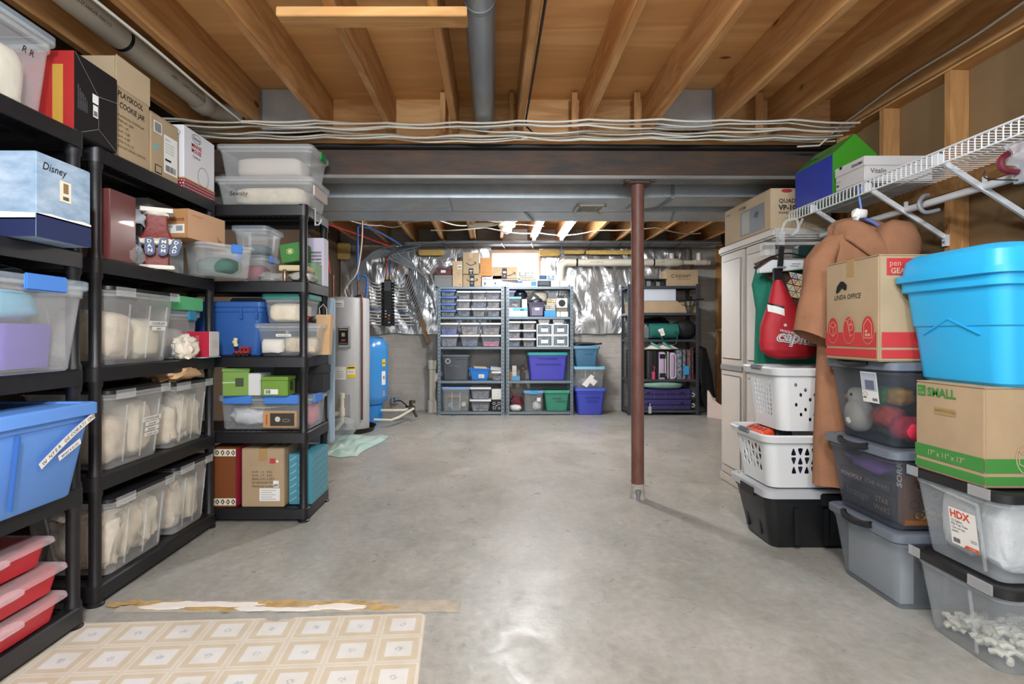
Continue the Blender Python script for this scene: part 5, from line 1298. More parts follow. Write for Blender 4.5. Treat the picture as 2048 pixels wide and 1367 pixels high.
# drawer cubes
for c, (a, b_) in enumerate(((1073.5, 1105), (1105.5, 1137))):
    for i in range(2):
        x0, x1 = bx(a), bx(b_); l = x1-x0; h = .154; zz = .9305 + .1545*i
        t = thing('drawer_cube', 'white cube with clear drawer and paper label, %s %s of four' % (('lower', 'upper')[i], ('left', 'right')[c]), 'drawer unit', ((x0+x1)/2, YF+.13, zz), 0, 'four white drawer cubes')
        b = MB(WHITE); e = .014
        b.box(-l/2, -l/2+e, -.115, .115, 0, h); b.box(l/2-e, l/2, -.115, .115, 0, h); b.box(-l/2+e, l/2-e, -.115, .115, 0, e); b.box(-l/2+e, l/2-e, -.115, .115, h-e, h); b.box(-l/2+e, l/2-e, .105, .115, e, h-e); b.build('shell', t, .002)
        b = MB(clear('clear blue drawer', (.55, .66, .78), .55, .25)); b.rloft([(e+.002, l-2*e-.03, .20, .005), (h-e-.004, l-2*e-.006, .214, .005)], True, False); dr = b.build('drawer', t)
        m = MB(W, Matrix.Translation((-l/2, -.112, 0)) @ Matrix.Rotation(PI/2, 4, 'X')); m.rect(l*.28, h*.3, l*.72, h*.62, W); m.scrawl(l*.33, h*.40, l*.32, .016, ink('#6f6a5e'), 70+2*c+i, .002); m.build('paper_label', dr)
        b = MB(pm('blue grey pull', '#5b6b7e', .5)); b.box(-.035, .035, -.122, -.108, h*.66, h*.74); b.build('pull', dr, .003)
for a, b_, lab in ((1077, 1100, 'small white slotted basket on the upper left drawer cube'), (1106, 1129, 'small white slotted basket on the upper right drawer cube')):
    x0, x1 = bx(a), bx(b_); l = x1-x0
    t = thing('slotted_basket', lab, 'basket', ((x0+x1)/2, YF+.12, 1.2395), 0, 'white slotted baskets')
    b = MB(WHITE); b.rloft([(0, l-.03, .16, .01), (.06, l, .18, .012), (.06, l-.01, .17, .012), (.006, l-.04, .15, .01)], True, True); b.build('basket', t)
    b = MB(pm('slot shade grey', '#6c7078', .8))
    for k in range(9): x = -l*.36 + l*.72*k/8; b.bar((x, -.0845, .016), (x, -.091, .048), .007, .003)
    b.pieces('slot', t)
# third and fourth tiers, left unit
t = tote('dark_tote', 'large smoky grey tote on the left shelf, third tier', bx(882), bx(940), YF+.015, YF+.29, .468, .468+.355, pm('smoky grey tub', '#4a4f57', .3, var=.12, vscale=6), pm('smoky grey lid', '#565c64', .35), taper=.05, ribs=0)
m = tface(t, 'front', .010); m.ell(.07, .265, .03, .03, ink('#9aa0a6'), .018); m.scrawl(.10, .18, .14, .03, ink('#79818a'), 3, .006); m.build('printing', t)
t = tote('blue_basin', 'open bright blue bin with white label and papers in it, third tier', bx(937), bx(981), YF+.015, YF+.27, .468, .468+.165, pm('bright blue plastic', '#2f7fd6', .4), None, lid='none', taper=.10, ribs=0, step=False, r=.02)
m = tface(t, 'front', .002); m.rect(.10, .035, .18, .085, W); m.scrawl(.11, .05, .06, .02, INKC[0], 8, .003); m.build('label', t)
one(MB(CREAM2).box(-.09, .09, -.08, .08, 0, .012), 'paper_stack', 'loose papers heaped in the bright blue bin', 'paper', loc=(bx(959), YF+.14, .637), rot=(.06, .05, .2))
bin_('clear white lidded bin beside the bright blue bin, third tier', 983, 1005, 0, .468, .125, LIDW, 51)
one(MB(pm('grey papers', '#aeb2b6', .6)).box(-.085, .085, -.09, .09, 0, .05), 'folder_stack', 'grey folders lying tilted on the small bin, third tier', 'folder', loc=(bx(992), YF+.13, .60), rot=(0, .10, .1))
PLAINB = pm('light blue lid plastic', '#7fa6d8', .4)
t = tote('clear_tub', 'clear tub with light blue lid of rolls, left shelf bottom tier', bx(883), bx(940), YF+.012, YF+.28, .046, .046+.335, CLR, PLAINB, taper=.05, ribs=2, ribside='y')
for i, (x, zz, c) in enumerate(((907, .21, '#b58470'), (927, .10, '#c9c4bc'), (900, .09, '#8d9298'))):
    b = MB(pm('roll %d' % i, c, .7)); b.lathe([(.03, -.09), (.03, .09)], 16, M=Matrix.Translation((0, 0, 0)) @ (Ry if i == 0 else Mx)); one(b, 'tape_roll', ('pinkish roll lying high in the light blue lidded tub', 'pale roll at the right of the light blue lidded tub', 'grey roll at the left of the light blue lidded tub')[i], 'roll', loc=(bx(x), YF+.14, .06+zz-.02))
for i in range(2):
    bin_('white lidded clear box, %s of two beside the light blue lidded tub' % ('lower', 'upper')[i], 939.5, 982, 0, .046+.1655*i, .165, LIDW, 55+i)
for i, (zz, hh, mt, lab) in enumerate(((.046, .16, BLK, 'black instrument with dials at the right of the bottom tier'), (.207, .145, METW, 'pale panel meter with round dial standing on the black instrument'))):
    l = bx(1005)-bx(983.5); t = thing('panel_meter', lab, 'meter', ((bx(983.5)+bx(1005))/2, YF+.12, zz))
    MB(mt).box(-l/2, l/2, -.09, .09, 0, hh).build('case', t, .006)
    m = MB(W, Matrix.Translation((-l/2, -.0915, 0)) @ Matrix.Rotation(PI/2, 4, 'X'))
    if i: m.ell(l/2, .045, .055, .055, W, a0=0, a1=PI); m.ell(l/2, .045, .04, .04, GR, .003, a0=.2, a1=PI-.2, z=.0009); m.line([(l/2, .045), (l/2+.02, .085)], .003, K, .0009)
    else:
        for u, v, r in ((.03, .11, .016), (.10, .11, .018), (.035, .05, .018), (.10, .045, .012), (.068, .08, .008)): m.ell(u, v, r, r, W, .004)
    m.build('dial', t)
# right unit, upper tier
z = 1.3385
t = bbox('pale blue and white printed carton on the right shelf, upper tier', 1014, 1055, 615, 633, pm('white and aqua carton', '#dfe9ee', .45), z0=z, tape='', flaps=False)
m = pr(t, 'front'); m.rect(.08, .08, .28, .12, ink('#5fb4dc')); m.rect(.18, .085, .23, .10, K, .0009); m.ell(.03, .075, .014, .008, K, .004); m.rect(0, 0, .28, .012, ink('#8fcbe4')); m.build('printing', t)
t = tote('lidded_bin', 'aqua lidded clear bin on the printed carton, right shelf', bx(1014), bx(1043), YF+.02, YF+.25, z+.124, z+.275, PCL, pm('aqua lid', '#74b9d6', .4), taper=.06, lidt=.02, r=.012, step=False, ribs=0, cat='bin')
m = tface(t, 'front'); m.scrawl(.03, .06, .12, .03, INKC[0], 4, .005); m.scrawl(.05, .02, .08, .03, W, 5, .005); m.build('handwriting', t)
tote('lidded_bin', 'lilac lidded bin at the top left of the right shelf', bx(1014), bx(1031), YF+.03, YF+.24, z+.278, z+.36, PCL, pm('lilac lid', '#8f86c4', .5), taper=.06, lidt=.016, r=.012, step=False, ribs=0, cat='bin')
bbox('white upright card box beside the aqua lidded bin', 1044, 1054, 598, 615, pm('white card', '#e0e0dc', .6), z0=z+.124, tape='', flaps=False, name='white_box')
b = MB(pm('black helmet shell', '#1d2430', .2)); vs, fs = lump(0, 0, 0, .19, .17, .12, 3, .06, 1.5); b.add(vs, fs); one(b, 'black_helmet', 'glossy black rounded helmet behind the lilac lidded bin', 'helmet', loc=(bx(1042), YF+.19, z+.25))
b = MB(pm('cream shell', '#cfc8b6', .4)); vs, fs = lump(0, 0, 0, .24, .16, .17, 4, .05, 1.5); b.add(vs, fs); one(b, 'cream_helmet', 'cream rounded helmet behind the dark basket, right shelf', 'helmet', loc=(bx(1080), YF+.21, z+.20))
t = thing('label_box', 'black square box with white marking leaning by the black helmet', 'box', (bx(1062), YF+.10, z+.20), 0, rot=(0, .6, 0))
MB(BLK).box(-.06, .06, -.03, .03, 0, .13).build('body', t, .006); m = MB(W, Matrix.Translation((-.06, -.0315, 0)) @ Matrix.Rotation(PI/2, 4, 'X')); m.rect(.045, .03, .08, .09, ink('#b8bcc0')); m.build('marking', t)
PB = pm('dusky purple basket', '#4f4a63', .5)
t = tote('mesh_basket', 'dusky purple basket with holed front on the right shelf, upper tier', bx(1055.5), bx(1090), YF+.015, YF+.24, z, z+.195, PB, None, lid='none', taper=.09, r=.015, step=False, ribs=0, cat='basket')
m = tface(t, 'front', .002)
for i in range(8):
    for j in range(5): m.rect(.030+.0185*i, .025+.022*j, .043+.0185*i, .040+.022*j, ink('#a7a0c0'))
m.rect(.07, .09, .13, .125, W, .0008); m.build('perforation', t)
bundle('dark_hoses', 'coiled dark hoses heaped in the dusky purple basket', 'hose', bx(1073), YF+.13, z+.13, .2, .16, .13, pm('dark rubber', '#1a2230', .35, bump=.5, bscale=30), 14, .2, 3.)
bbox('bright blue flat box under the pale instruments, right shelf', 1089, 1112, 621, 633, pm('bright blue board', '#2f8fdc', .45), z0=z, tape='', flaps=False, name='blue_box')
meter('pale grey instrument on the bright blue box', 1091, 1111, 609.5, 621, z+.083, pm('pale grey instrument', '#b9b4ae', .5), ink('#9b9690'))
meter('beige instrument stacked second from the top, right shelf', 1094, 1113, 597, 609.5, z+.162, pm('beige instrument', '#c9bda0', .5), ink('#a89b7c'))
bbox('dark grey small box topping the instrument stack', 1096, 1112, 584.5, 597, pm('slate box', '#5a6068', .5), z0=z+.248, tape='', flaps=False, name='grey_box')
for a, b_, lab in ((1113.5, 1120, 'tiny white box left of the row below the fan unit'), (1121, 1136, 'small white printed box at the right end below the fan unit')):
    t = bbox(lab, a, b_, 623, 633, pm('white small carton', '#dfdcd3', .6), z0=z, tape='', flaps=False, name='white_box')
one(MB(pm('olive flat case', '#6f6f58', .6)).box(-.075, .075, -.09, .09, 0, .05), 'flat_case', 'olive flat case under the white fan unit', 'case', loc=(bx(1124), YF+.13, z+.07), bevel=.004)
t = thing('fan_unit', 'white square box with black round fan, right shelf upper tier', 'fan', (bx(1124), YF+.12, z+.121))
MB(METW).box(-.075, .075, -.09, .09, 0, .13).build('case', t, .005)
b = MB(BLK, Matrix.Translation((0, -.09, .065)) @ Matrix.Rotation(PI/2, 4, 'X')); b.lathe([(.045, 0), (.047, .004), (.042, .006), (.041, .002)], 24); b.lathe([(.014, 0), (.014, .007)], 16)
for k in range(7):
    a = k*2*PI/7; b.poly([(.012*math.cos(a), .012*math.sin(a)), (.04*math.cos(a+.1), .04*math.sin(a+.1)), (.04*math.cos(a+.6), .04*math.sin(a+.6))], BLK, .005)
b.build('fan_rotor', t)
# right unit third tier
t = tote('purple_tote', 'violet blue tote with teal lid and handwriting, right shelf', bx(1055), bx(1136), YF+.012, YF+.29, .468, .468+.385, pm('violet blue plastic', '#4b4bb8', .42), pm('deep teal lid', '#2f8f8f', .4), taper=.10, ribs=0, lidt=.03)
m = tface(t, 'front', .012); m.txt('HF ANTENNAS', .24, .285, .04, NV, al='C', shear=.15); m.box(.07, .42, .225, .237, 0, .006, pm('violet shade ridge', '#43439f', .4)); m.build('handwriting', t)
for i, (a, b_, h, c, lab) in enumerate(((1020, 1024.5, .12, '#8a6b4c', 'small brown wooden box by the left post, third tier'), (1024.5, 1033, .20, '#b9b7b4', 'grey upright instrument among the small items, third tier'), (1041, 1051, .11, '#2a2828', 'row of black upright cases left of the violet tote'))):
    bbox(lab, a, b_, 0, 0, pm('small item %d' % i, c, .5, var=.25, vscale=40), z0=.468, tape='', flaps=False, name='small_box') if False else carton(lab, bx(a), bx(b_), YF+.04, YF+.16, .468, .468+h, pm('small item %d' % i, c, .5, var=.25, vscale=40), 'small_box', tape='', flaps=False)
carton('small bright blue box in front of the grey instrument, third tier', bx(1025), bx(1040), YF+.005, YF+.035, .468, .468+.062, pm('small blue card', '#4a94c4', .5), 'small_box', tape='', flaps=False)
t = carton('black tilted device with red dot on the black cases, third tier', bx(1041), bx(1054), YF+.05, YF+.11, .60, .68, BLK, 'black_device', 'device', tape='', flaps=False); t.rotation_euler = (0, -.35, 0)
m = pr(t, 'front'); m.ell(.05, .03, .012, .012, RD); m.build('marking', t)
# right unit bottom tier
t = tote('clear_tub', 'clear tub with aqua latch on the right shelf, bottom tier', bx(1047), bx(1088), YF+.012, YF+.27, .046, .046+.285, CLR, PLAINB, taper=.05, ribs=0, latch=[(pm('aqua latch', '#3b9fd0', .4), 'f', .10, .0)])
m = tface(t, 'front', .012); m.rect(.16, .14, .21, .19, W); m.scrawl(.07, .12, .08, .09, INKC[1], 6, .004); m.build('label', t)
bundle('parts_bag', 'white bags of parts at the right of the aqua latched tub', 'bag', bx(1074), YF+.12, .06, .12, .14, .12, pm('white film', '#d6d4d0', .5, bump=.5, bscale=30), 24, .2, 4.)
t = tote('green_tote', 'sea green tote with lid and handwriting, right shelf bottom tier', bx(1087.5), bx(1141), YF+.008, YF+.29, .046, .046+.29, pm('sea green plastic', '#3f8f76', .42), pm('sea green lid', '#449a80', .4), taper=.10, ribs=0, lidt=.025)
m = tface(t, 'front', .012); m.txt('POWER', .08, .165, .036, INKC[0], shear=.15); m.txt('SUPPLIES', .12, .125, .036, INKC[0], shear=.15); m.build('handwriting', t)
bundle('white_bag', 'white plastic bag of cords at the bottom left of the right shelf', 'bag', bx(1032), YF+.09, .046, .16, .13, .085, pm('white film', '#d6d4d0', .5, bump=.5, bscale=30), 25, .2, 3.)
bundle('red_wire', 'tangle of dark red wire behind the white plastic bag', 'wire', bx(1034), YF+.19, .046, .17, .11, .19, pm('dark red wire', '#6a2530', .5, var=.4, vscale=50, bump=.8, bscale=60), 26, .3, 5.)
b = MB(pm('maroon rod', '#7a2530', .4)); b.tube([(bx(1021), YF+.05, .33), (bx(1046), YF+.06, .11)], .008, 8); one(b, 'maroon_rod', 'thin maroon rod leaning across the bottom tier of the right shelf', 'rod')
# stack beside the shelves
t = tote('blue_tote', 'violet blue lidded tote at the bottom of the stack beside the steel shelves', bx(1150), bx(1211), YF-.02, YF+.36, 0, .365, pm('cobalt plastic', '#4250c0', .42), pm('cobalt lid', '#4f66d0', .4), taper=.09, ribs=0, lidt=.025)
m = tface(t, 'front', .012); m.txt('NICHOLAS', .19, .225, .042, NV, al='C', shear=.15); m.txt('COLLEGE', .18, .175, .036, NV, al='C', shear=.15); m.build('handwriting', t)
t = tote('clear_tub', 'clear tub with pale blue lid and taped papers, middle of the stack', bx(1148), bx(1210), YF-.02, YF+.36, .366, .66, CLR, pm('pale aqua lid', '#86c0dc', .4), taper=.06, ribs=2, ribside='y', lidt=.025)
m = tface(t, 'front', .012); m.poly([(.07, .05), (.14, .01), (.24, .16), (.19, .19)], W); m.poly([(.17, .09), (.23, .03), (.28, .09), (.22, .14)], W, .0008); m.build('papers', t)
bundle('grey_contents', 'grey contents inside the clear tub in the middle of the stack', 'cloth', bx(1180), YF+.17, .376, .3, .25, .13, pm('grey assorted', '#7d8086', .8, var=.4, vscale=30), 27, .15, 3.)
t = tote('blue_tote', 'dull slate blue lidded tote at the top of the stack beside the steel shelves', bx(1147), bx(1199), YF-.02, YF+.34, .661, .94, pm('slate blue plastic', '#4f7f9f', .45), pm('slate blue lid', '#6193b4', .4), taper=.10, ribs=0, lidt=.025)
m = tface(t, 'front', .012); m.scrawl(.08, .20, .17, .018, NV, 9, .003); m.txt('IN 1995', .16, .16, .032, NV, al='C', shear=.1); m.build('handwriting', t)
b = MB(BLK); vs, fs = lump(0, 0, 0, .34, .22, .05, 5, .15, 2.); b.add(vs, fs); b.tube([(.13, 0, .02), (.24, .0, .03)], .012, 8); one(b, 'black_pan', 'black flat pan lying on the slate blue tote', 'pan', loc=(bx(1172), YF+.14, .941))

# dark luggage shelf
L0 = 7.44
def lx(px, Y=7.5): return (px-CX)*Y/F
t = carton('brown carton with dark lettering on top of the luggage shelf', lx(1333), lx(1396), 7.49, 7.80, 1.756, 1.975, CARD, tape='', flaps=True)
m = pr(t, 'front'); m.txt('ELECRAFT', .12, .12, .05, ink('#4a3626'), sx=.9, bold=.01); m.ell(.085, .135, .02, .02, ink('#4a3626'), .008, a0=.6, a1=5.6); m.line([(.15, .095), (.32, .095)], .004, ink('#6a5036')); m.build('printing', t)
t = thing('black_stand', 'black low stand on top of the luggage shelf', 'stand', (lx(1311), 7.60, 1.756))
MB(BLK).box(-.15, .15, -.10, .10, .085, .10).build('top_panel', t, .003)
for sx in (-.13, .0, .13):
    MB(BLK).box(sx-.012, sx+.012, -.09, .09, 0, .085).build('leg', t)
carton('long white box on the long brown carton, luggage shelf', lx(1266), lx(1352), 7.50, 7.74, 1.555, 1.72, pm('bluish white carton', '#cfd6e2', .5), 'white_box', tape='', flaps=False)
carton('very long brown carton lying across the luggage shelf, upper tier', lx(1260), lx(1393), 7.49, 7.78, 1.391, 1.552, CARD, tape='', flaps=False)
t = thing('camera_tripod', 'folded black tripod standing at the right of the long cartons', 'tripod', (lx(1376), 7.47, 1.391))
for i, (x, a) in enumerate(((-.02, -.04), (.0, .02), (.02, .06))):
    b = MB(BLK); b.tube([(x, -.01, 0), (x+a, .0, .16)], .009, 8); b.build('leg', t)
b = MB(BLK); b.cbox((.01, -.005, .20), (.06, .04, .05)); b.tube([(-.15, -.01, .155), (.20, -.01, .185)], .008, 8); b.build('head', t)
b = MB(BLK); b.tube([(-.10, -.012, .11), (-.03, -.012, .09), (.04, -.012, .09), (.11, -.012, .12)], .005, 6); b.build('arm', t)
TEALC = pm('teal canvas', '#1f6d64', .7, var=.1, vscale=20, bump=.3, bscale=60)
t = thing('duffel_bag', 'teal duffel bag with white tag on the luggage shelf', 'bag', (lx(1328), 7.54, 1.038))
b = MB(TEALC); b.loft([[(x, .12*math.cos(a)*k, .105 + .105*math.sin(a)*k) for a in [2*PI*j/20 for j in range(20)]] for x, k in ((-.19, .82), (-.18, .98), (0, 1.02), (.18, .98), (.19, .82))]); b.build('body', t)
b = MB(pm('dark teal webbing', '#184c47', .8)); b.tube(smooth([(-.09, -.125, .10), (-.08, -.14, .04), (0, -.16, -.06), (.12, -.15, -.07), (.15, -.13, .03), (.12, -.125, .10)]), .008, 6); b.build('strap', t)
m = MB(W, Matrix.Translation((-.08, -.134, .03)) @ Matrix.Rotation(PI/2, 4, 'X') @ Matrix.Rotation(.3, 4, 'Z')); m.rect(0, 0, .07, .10, W); m.scrawl(.015, .03, .04, .03, GR, 2, .003); m.build('luggage_tag', t)
BLKC = pm('black nylon', '#17181b', .6, var=.2, vscale=20, bump=.4, bscale=50)
bundle('camera_bag', 'bulky black nylon bag at the right of the teal duffel', 'bag', lx(1374), 7.62, 1.031, .32, .28, .26, BLKC, 31, .12, 2.)
bundle('black_bag', 'crinkled black bag behind the teal duffel', 'bag', lx(1320), 7.72, 1.031, .42, .2, .30, pm('shiny black film', '#15151a', .16, bump=.8, bscale=30), 32, .15, 2.5)
t = carton('grey soft case left of the teal duffel, partly behind the post', lx(1262), lx(1300), 7.49, 7.75, 1.031, 1.20, pm('grey fabric', '#6f7376', .8, bump=.3, bscale=80), 'grey_case', 'case', tape='', flaps=False, bevel=.02)
# standing suitcases
def case_(label, px0, px1, z0, h, mat, mat2, d=.30, y=7.46, edge=None, name='suitcase'):
    x0, x1 = lx(px0), lx(px1); l = x1-x0; t = thing(name, label, 'suitcase', ((x0+x1)/2, y+d/2, z0))
    b = MB(mat); b.rloft([(0, l, d, .03), (.015, l, d, .035), (h-.015, l, d, .035), (h, l-.02, d-.02, .03)]); b.build('shell', t)
    b = MB(mat2)
    if edge:
        b.M = Matrix.Translation((0, -d/2, h/2)) @ Matrix.Rotation(PI/2, 4, 'X'); pts = [(u*.98, v*.98) for u, v in rrect(l*.9, h*.92, .03, 5)]
        b.line(pts + pts[:1], .014, mat2, .003)
    else: b.box(-.006, .006, -d/2-.004, d/2, .01, h+.003)
    b.build('trim', t)
    return t
PINK = pm('lilac pink shell', '#b8a0c0', .4); LTR = pm('cream piping', '#d9d2d6', .5)
FLR = pm('floral navy fabric', '#4d5668', .8, var=.55, vscale=26, c2='#98a0ae')
case_('black soft suitcase standing behind the post on the luggage shelf', 1261, 1291, .491, .40, BLKC, BLK, y=7.47)
t = case_('black soft suitcase with pink tag, left of the lilac one', 1292, 1315, .491, .385, BLKC, BLK)
b = MB(pm('hot pink tag', '#d8446a', .5)); b.box(-.01, .03, -.158, -.153, .0, .10); b.tube([(.01, -.155, .10), (.03, -.156, .16), (.0, -.152, .18)], .004, 6); b.build('luggage_tag', t)
t = case_('lilac and black suitcase with cream piping in the middle of the luggage', 1317, 1330, .491, .37, PINK, LTR, edge=True)
b = MB(BLKC); b.box(-.042, .042, -.1535, -.15, .02, .08); b.box(-.042, .042, -.1535, -.15, .28, .34); b.pieces('patch', t)
case_('black wheeled suitcase side between the two lilac shells', 1331, 1337, .491, .37, BLKC, LTR)
case_('narrow lilac and black suitcase with cream piping, right of the middle', 1338, 1350, .491, .36, PINK, LTR, edge=True)
t = case_('floral navy suitcase standing at the right of the lilac ones', 1352, 1372, .491, .40, FLR, BLKC)
t = case_('dark patterned suitcase with blue tag at the right end', 1373, 1387, .491, .40, pm('dark paisley fabric', '#3b4356', .8, var=.5, vscale=34, c2='#8d5a50'), BLKC)
b = MB(pm('sky blue tag', '#3aa0e0', .4)); b.box(-.10, -.03, -.158, -.153, .06, .18); b.build('luggage_tag', t)
sheet('canvas_bag', 'folded cream canvas bag with mint straps on top of the suitcases', 'bag', lx(1322), 7.57, .895, .44, .22, .09, pm('cream canvas', '#d8d2c4', .8), 12)
b = MB(pm('mint webbing', '#4fb8a8', .6))
for x in (-.10, .06): b.tube([(lx(1322)+x-.05, 7.465, .985), (lx(1322)+x, 7.455, .955), (lx(1322)+x+.06, 7.455, .925)], .012, 6)
one(b, 'bag_straps', 'mint green straps of the canvas bag on the suitcases', 'strap')
MINT = pm('mint print fleece', '#7fa597', .9, var=.1, vscale=12)
bk = thing('dog_blanket', 'mint patterned blanket sagging below the suitcases', 'blanket', (lx(1325), 7.55, .36))
b = MB(MINT); vs, fs = lump(0, 0, 0, .56, .26, .09, 7, .08, 2.); b.add(vs, fs); b.build('cloth', bk)
t = None
PURS = pm('indigo hard shell', '#3f3a72', .35)
for i, (zz, lab) in enumerate(((.071, 'lower of two indigo hard suitcases lying flat, with a luggage tag'), (.215, 'upper of two indigo hard suitcases lying flat under the mint blanket'))):
    x0, x1 = lx(1272), lx(1384); l = x1-x0
    t = thing('indigo_suitcase', lab, 'suitcase', ((x0+x1)/2, 7.655, zz))
    b = MB(PURS); b.rloft([(0, l-.02, .34, .03), (.012, l, .36, .04), (.128, l, .36, .04), (.14, l-.02, .34, .03)]); b.build('shell', t)
    b = MB(BLK); b.box(-l/2-.001, l/2+.001, -.182, .182, .064, .076); b.build('zip', t)
    for k in range(5):
        x = -l/2 + l*(k+.6)/5; b = MB(pm('indigo ridge', '#4b4682', .35)); b.box(x-.006, x+.006, -.184, -.18, .012, .06 if i == 0 else .128); b.build('ridge', t)
    for sx in (-.22, .24): b = MB(BLK); b.box(sx-.02, sx+.02, -.184, -.18, .085, .10); b.pieces('latch', t)
    b = MB(METW, Matrix.Translation((l/2+.01, -.15, .06)) @ Matrix.Rotation(PI/2, 4, 'X')); b.lathe([(.028, -.012), (.028, .012)], 18); b.lathe([(.012, .012), (.012, .014)], 12, BLK); w_ = b.build('wheel', t)
    if i == 0:
        b = MB(pm('silver tag', '#b9bbbd', .4)); b.box(-.225, -.185, -.204, -.200, -.045, .05); b.tube([(-.205, -.202, .05), (-.2, -.186, .09)], .006, 6); b.build('luggage_tag', t)
bb = thing('folding_bag', 'long black bag leaning between the luggage shelf and studs', 'bag', (3.02, 7.66, 0), 0, rot=(0, -.16, 0))
b = MB(BLKC); b.rloft([(.12, .17, .16, .03), (.6, .19, .18, .04), (.90, .16, .15, .03), (.94, .06, .1, .02)]); b.build('body', bb)
b = MB(METW, Matrix.Translation((.06, -.09, .20)) @ Matrix.Rotation(PI/2, 4, 'X')); b.lathe([(.022, 0), (.022, .01)], 14); b.build('wheel_cap', bb)
b = MB(pm('pinkish white foam', '#dcc9c0', .8))
pts = [(-.16, .36), (.02, .20), (.22, .33), (.34, .42), (.40, .0), (-.18, .0)]
b.grid(lambda u, v: (lx(1400)+.02 + .33*u, 7.30 - .65*u + .04*math.sin(3*u), (.03 + .33*(1-.55*math.sin(PI*min(1, u*1.5))))*v), 14, 6)
b.grid(lambda u, v: (lx(1400)+.05 + .33*u, 7.34 - .65*u + .04*math.sin(3*u), (.03 + .33*(1-.55*math.sin(PI*min(1, u*1.5))))*(1-v)), 14, 6)
one(b, 'foam_sheet', 'pinkish white foam sheet curling on the floor beside the tall cabinet', 'foam')
# floor clutter by the corner rack
AQ = pm('mint plastic film', '#a9dccb', .35, var=.1, vscale=6, c2='#d6e6e6', bump=.5, bscale=9)
pl = [at(655, 912, 1)]
fp = lambda px, py: ((px-CX)*CH/(py-CY), F*CH/(py-CY))
c4 = [fp(640, 913), fp(712, 914), fp(779, 872), fp(690, 869)]
def sht(u, v):
    a = Vector(c4[0]).lerp(Vector(c4[1]), u); b2 = Vector(c4[3]).lerp(Vector(c4[2]), u); p = a.lerp(b2, v); e = min(1, 6*min(u, 1-u, v, 1-v))
    return (p.x + .02*math.sin(7*v+3*u), p.y + .03*math.sin(9*u), .004 + .05*e*abs(noise.noise(Vector((u*4, v*4, 2)))))
m = MB(AQ); m.grid(sht, 26, 20); m.grid(lambda u, v: (sht(1-u, v)[0], sht(1-u, v)[1], .001), 26, 20)
one(m, 'plastic_sheet', 'mint green plastic sheet crumpled on the floor by the corner rack', 'sheet', angle=30)
x, y = fp(683, 889); bundle('plastic_bag', 'translucent bluish plastic bag slumped on the floor by the water heater', 'bag', x, y+.1, .055, .20, .22, .20, clear('bluish film', (.75, .79, .86), .35, .15), 33, .3, 3.)
x, y = fp(672, 880)
b = MB(PVC); b.tube([(-.13, 0, .20), (.10, .0, .28)], .024, 12); b.tube([(.11, 0, .43), (.11, 0, .18), (.06, 0, .11), (-.02, 0, .10), (-.07, 0, .13)], .022, 12); b.lathe([(.03, .42), (.03, .47)], 14, M=Matrix.Translation((.11, 0, 0))); b.lathe([(.03, .24), (.03, .32)], 14, M=Matrix.Translation((.11, 0, 0)))
one(b, 'drain_trap', 'white plastic drain trap with upright capped pipe before the heater', 'pipe', loc=(x-.02, 5.6, .03))
# ================================================================== right side
# tall cabinet
CAB = pm('warm grey cabinet plastic', '#bdb6ad', .5, var=.03, vscale=4); CABL = pm('pale cabinet panel', '#c9c4bd', .5)
cb = thing('utility_cabinet', 'tall warm grey plastic cabinet standing against the right wall', 'cabinet', (1.965, 3.80, 0))
b = MB(CAB); b.box(-.20, .20, -.40, .40, .03, 1.70); b.build('carcass', cb, .006)
b = MB(CABL); b.box(-.235, .21, -.42, .42, 1.70, 1.755); b.build('top_panel', cb, .012)
b = MB(CAB); b.box(-.225, .2, -.41, .41, 0, .06); b.build('plinth', cb, .006)
for y0, y1 in ((.02, .39), (-.39, -.02)):
    b = MB(CAB); b.box(-.222, -.201, y0, y1, .065, 1.695); d = b.build('door', cb, .005)
    for z0, z1 in ((.13, .80), (.92, 1.64)):
        e = .035
        b = MB(CABL); b.box(-.231, -.222, y0+e, y1-e, z0, z1); b.build('door_panel', d, .008)
    b = MB(pm('grey rail', '#8d8a88', .4)); b.box(-.232, -.222, y0+.005, y1-.005, .835, .875); b.build('rail', d, .004)
# printed carton on the cabinet
t = carton('worn brown power supply carton with faded picture, on the tall cabinet', 1.74, 2.12, 3.44, 4.12, 1.757, 2.01, CARD2, tape='', flaps=True)
m = pr(t, 'left'); m.txt('TURBO', .03, .205, .022, ink('#4a3b2c')); m.txt('SYSTEM', .24, .205, .03, ink('#4a3b2c'), bold=.01)
m.rect(.26, .02, .60, .19, ink('#7d8288')); m.rect(.29, .03, .40, .18, ink('#a9a49a'), .0006); m.line([(.46, .12), (.50, .15), (.49, .11), (.53, .145)], .008, K, .0009)
for i in range(9): m.line([(.02+.025*i, .01), (.025+.025*i, .18)], .004, ink('#cdb896'))
m.build('printing', t)
m = pr(t, 'front'); m.txt('QUADRUS', .05, .165, .036, ink('#3a2c22'), bold=.02); m.txt('VP-1000', .05, .12, .044, ink('#2c211a'), bold=.04); m.txt('POWER SUPPLY', .05, .095, .020, ink('#3a2c22'), bold=.02)
m.ell(.10, .24, .035, .012, ink('#a8323a')); m.build('printing', t)

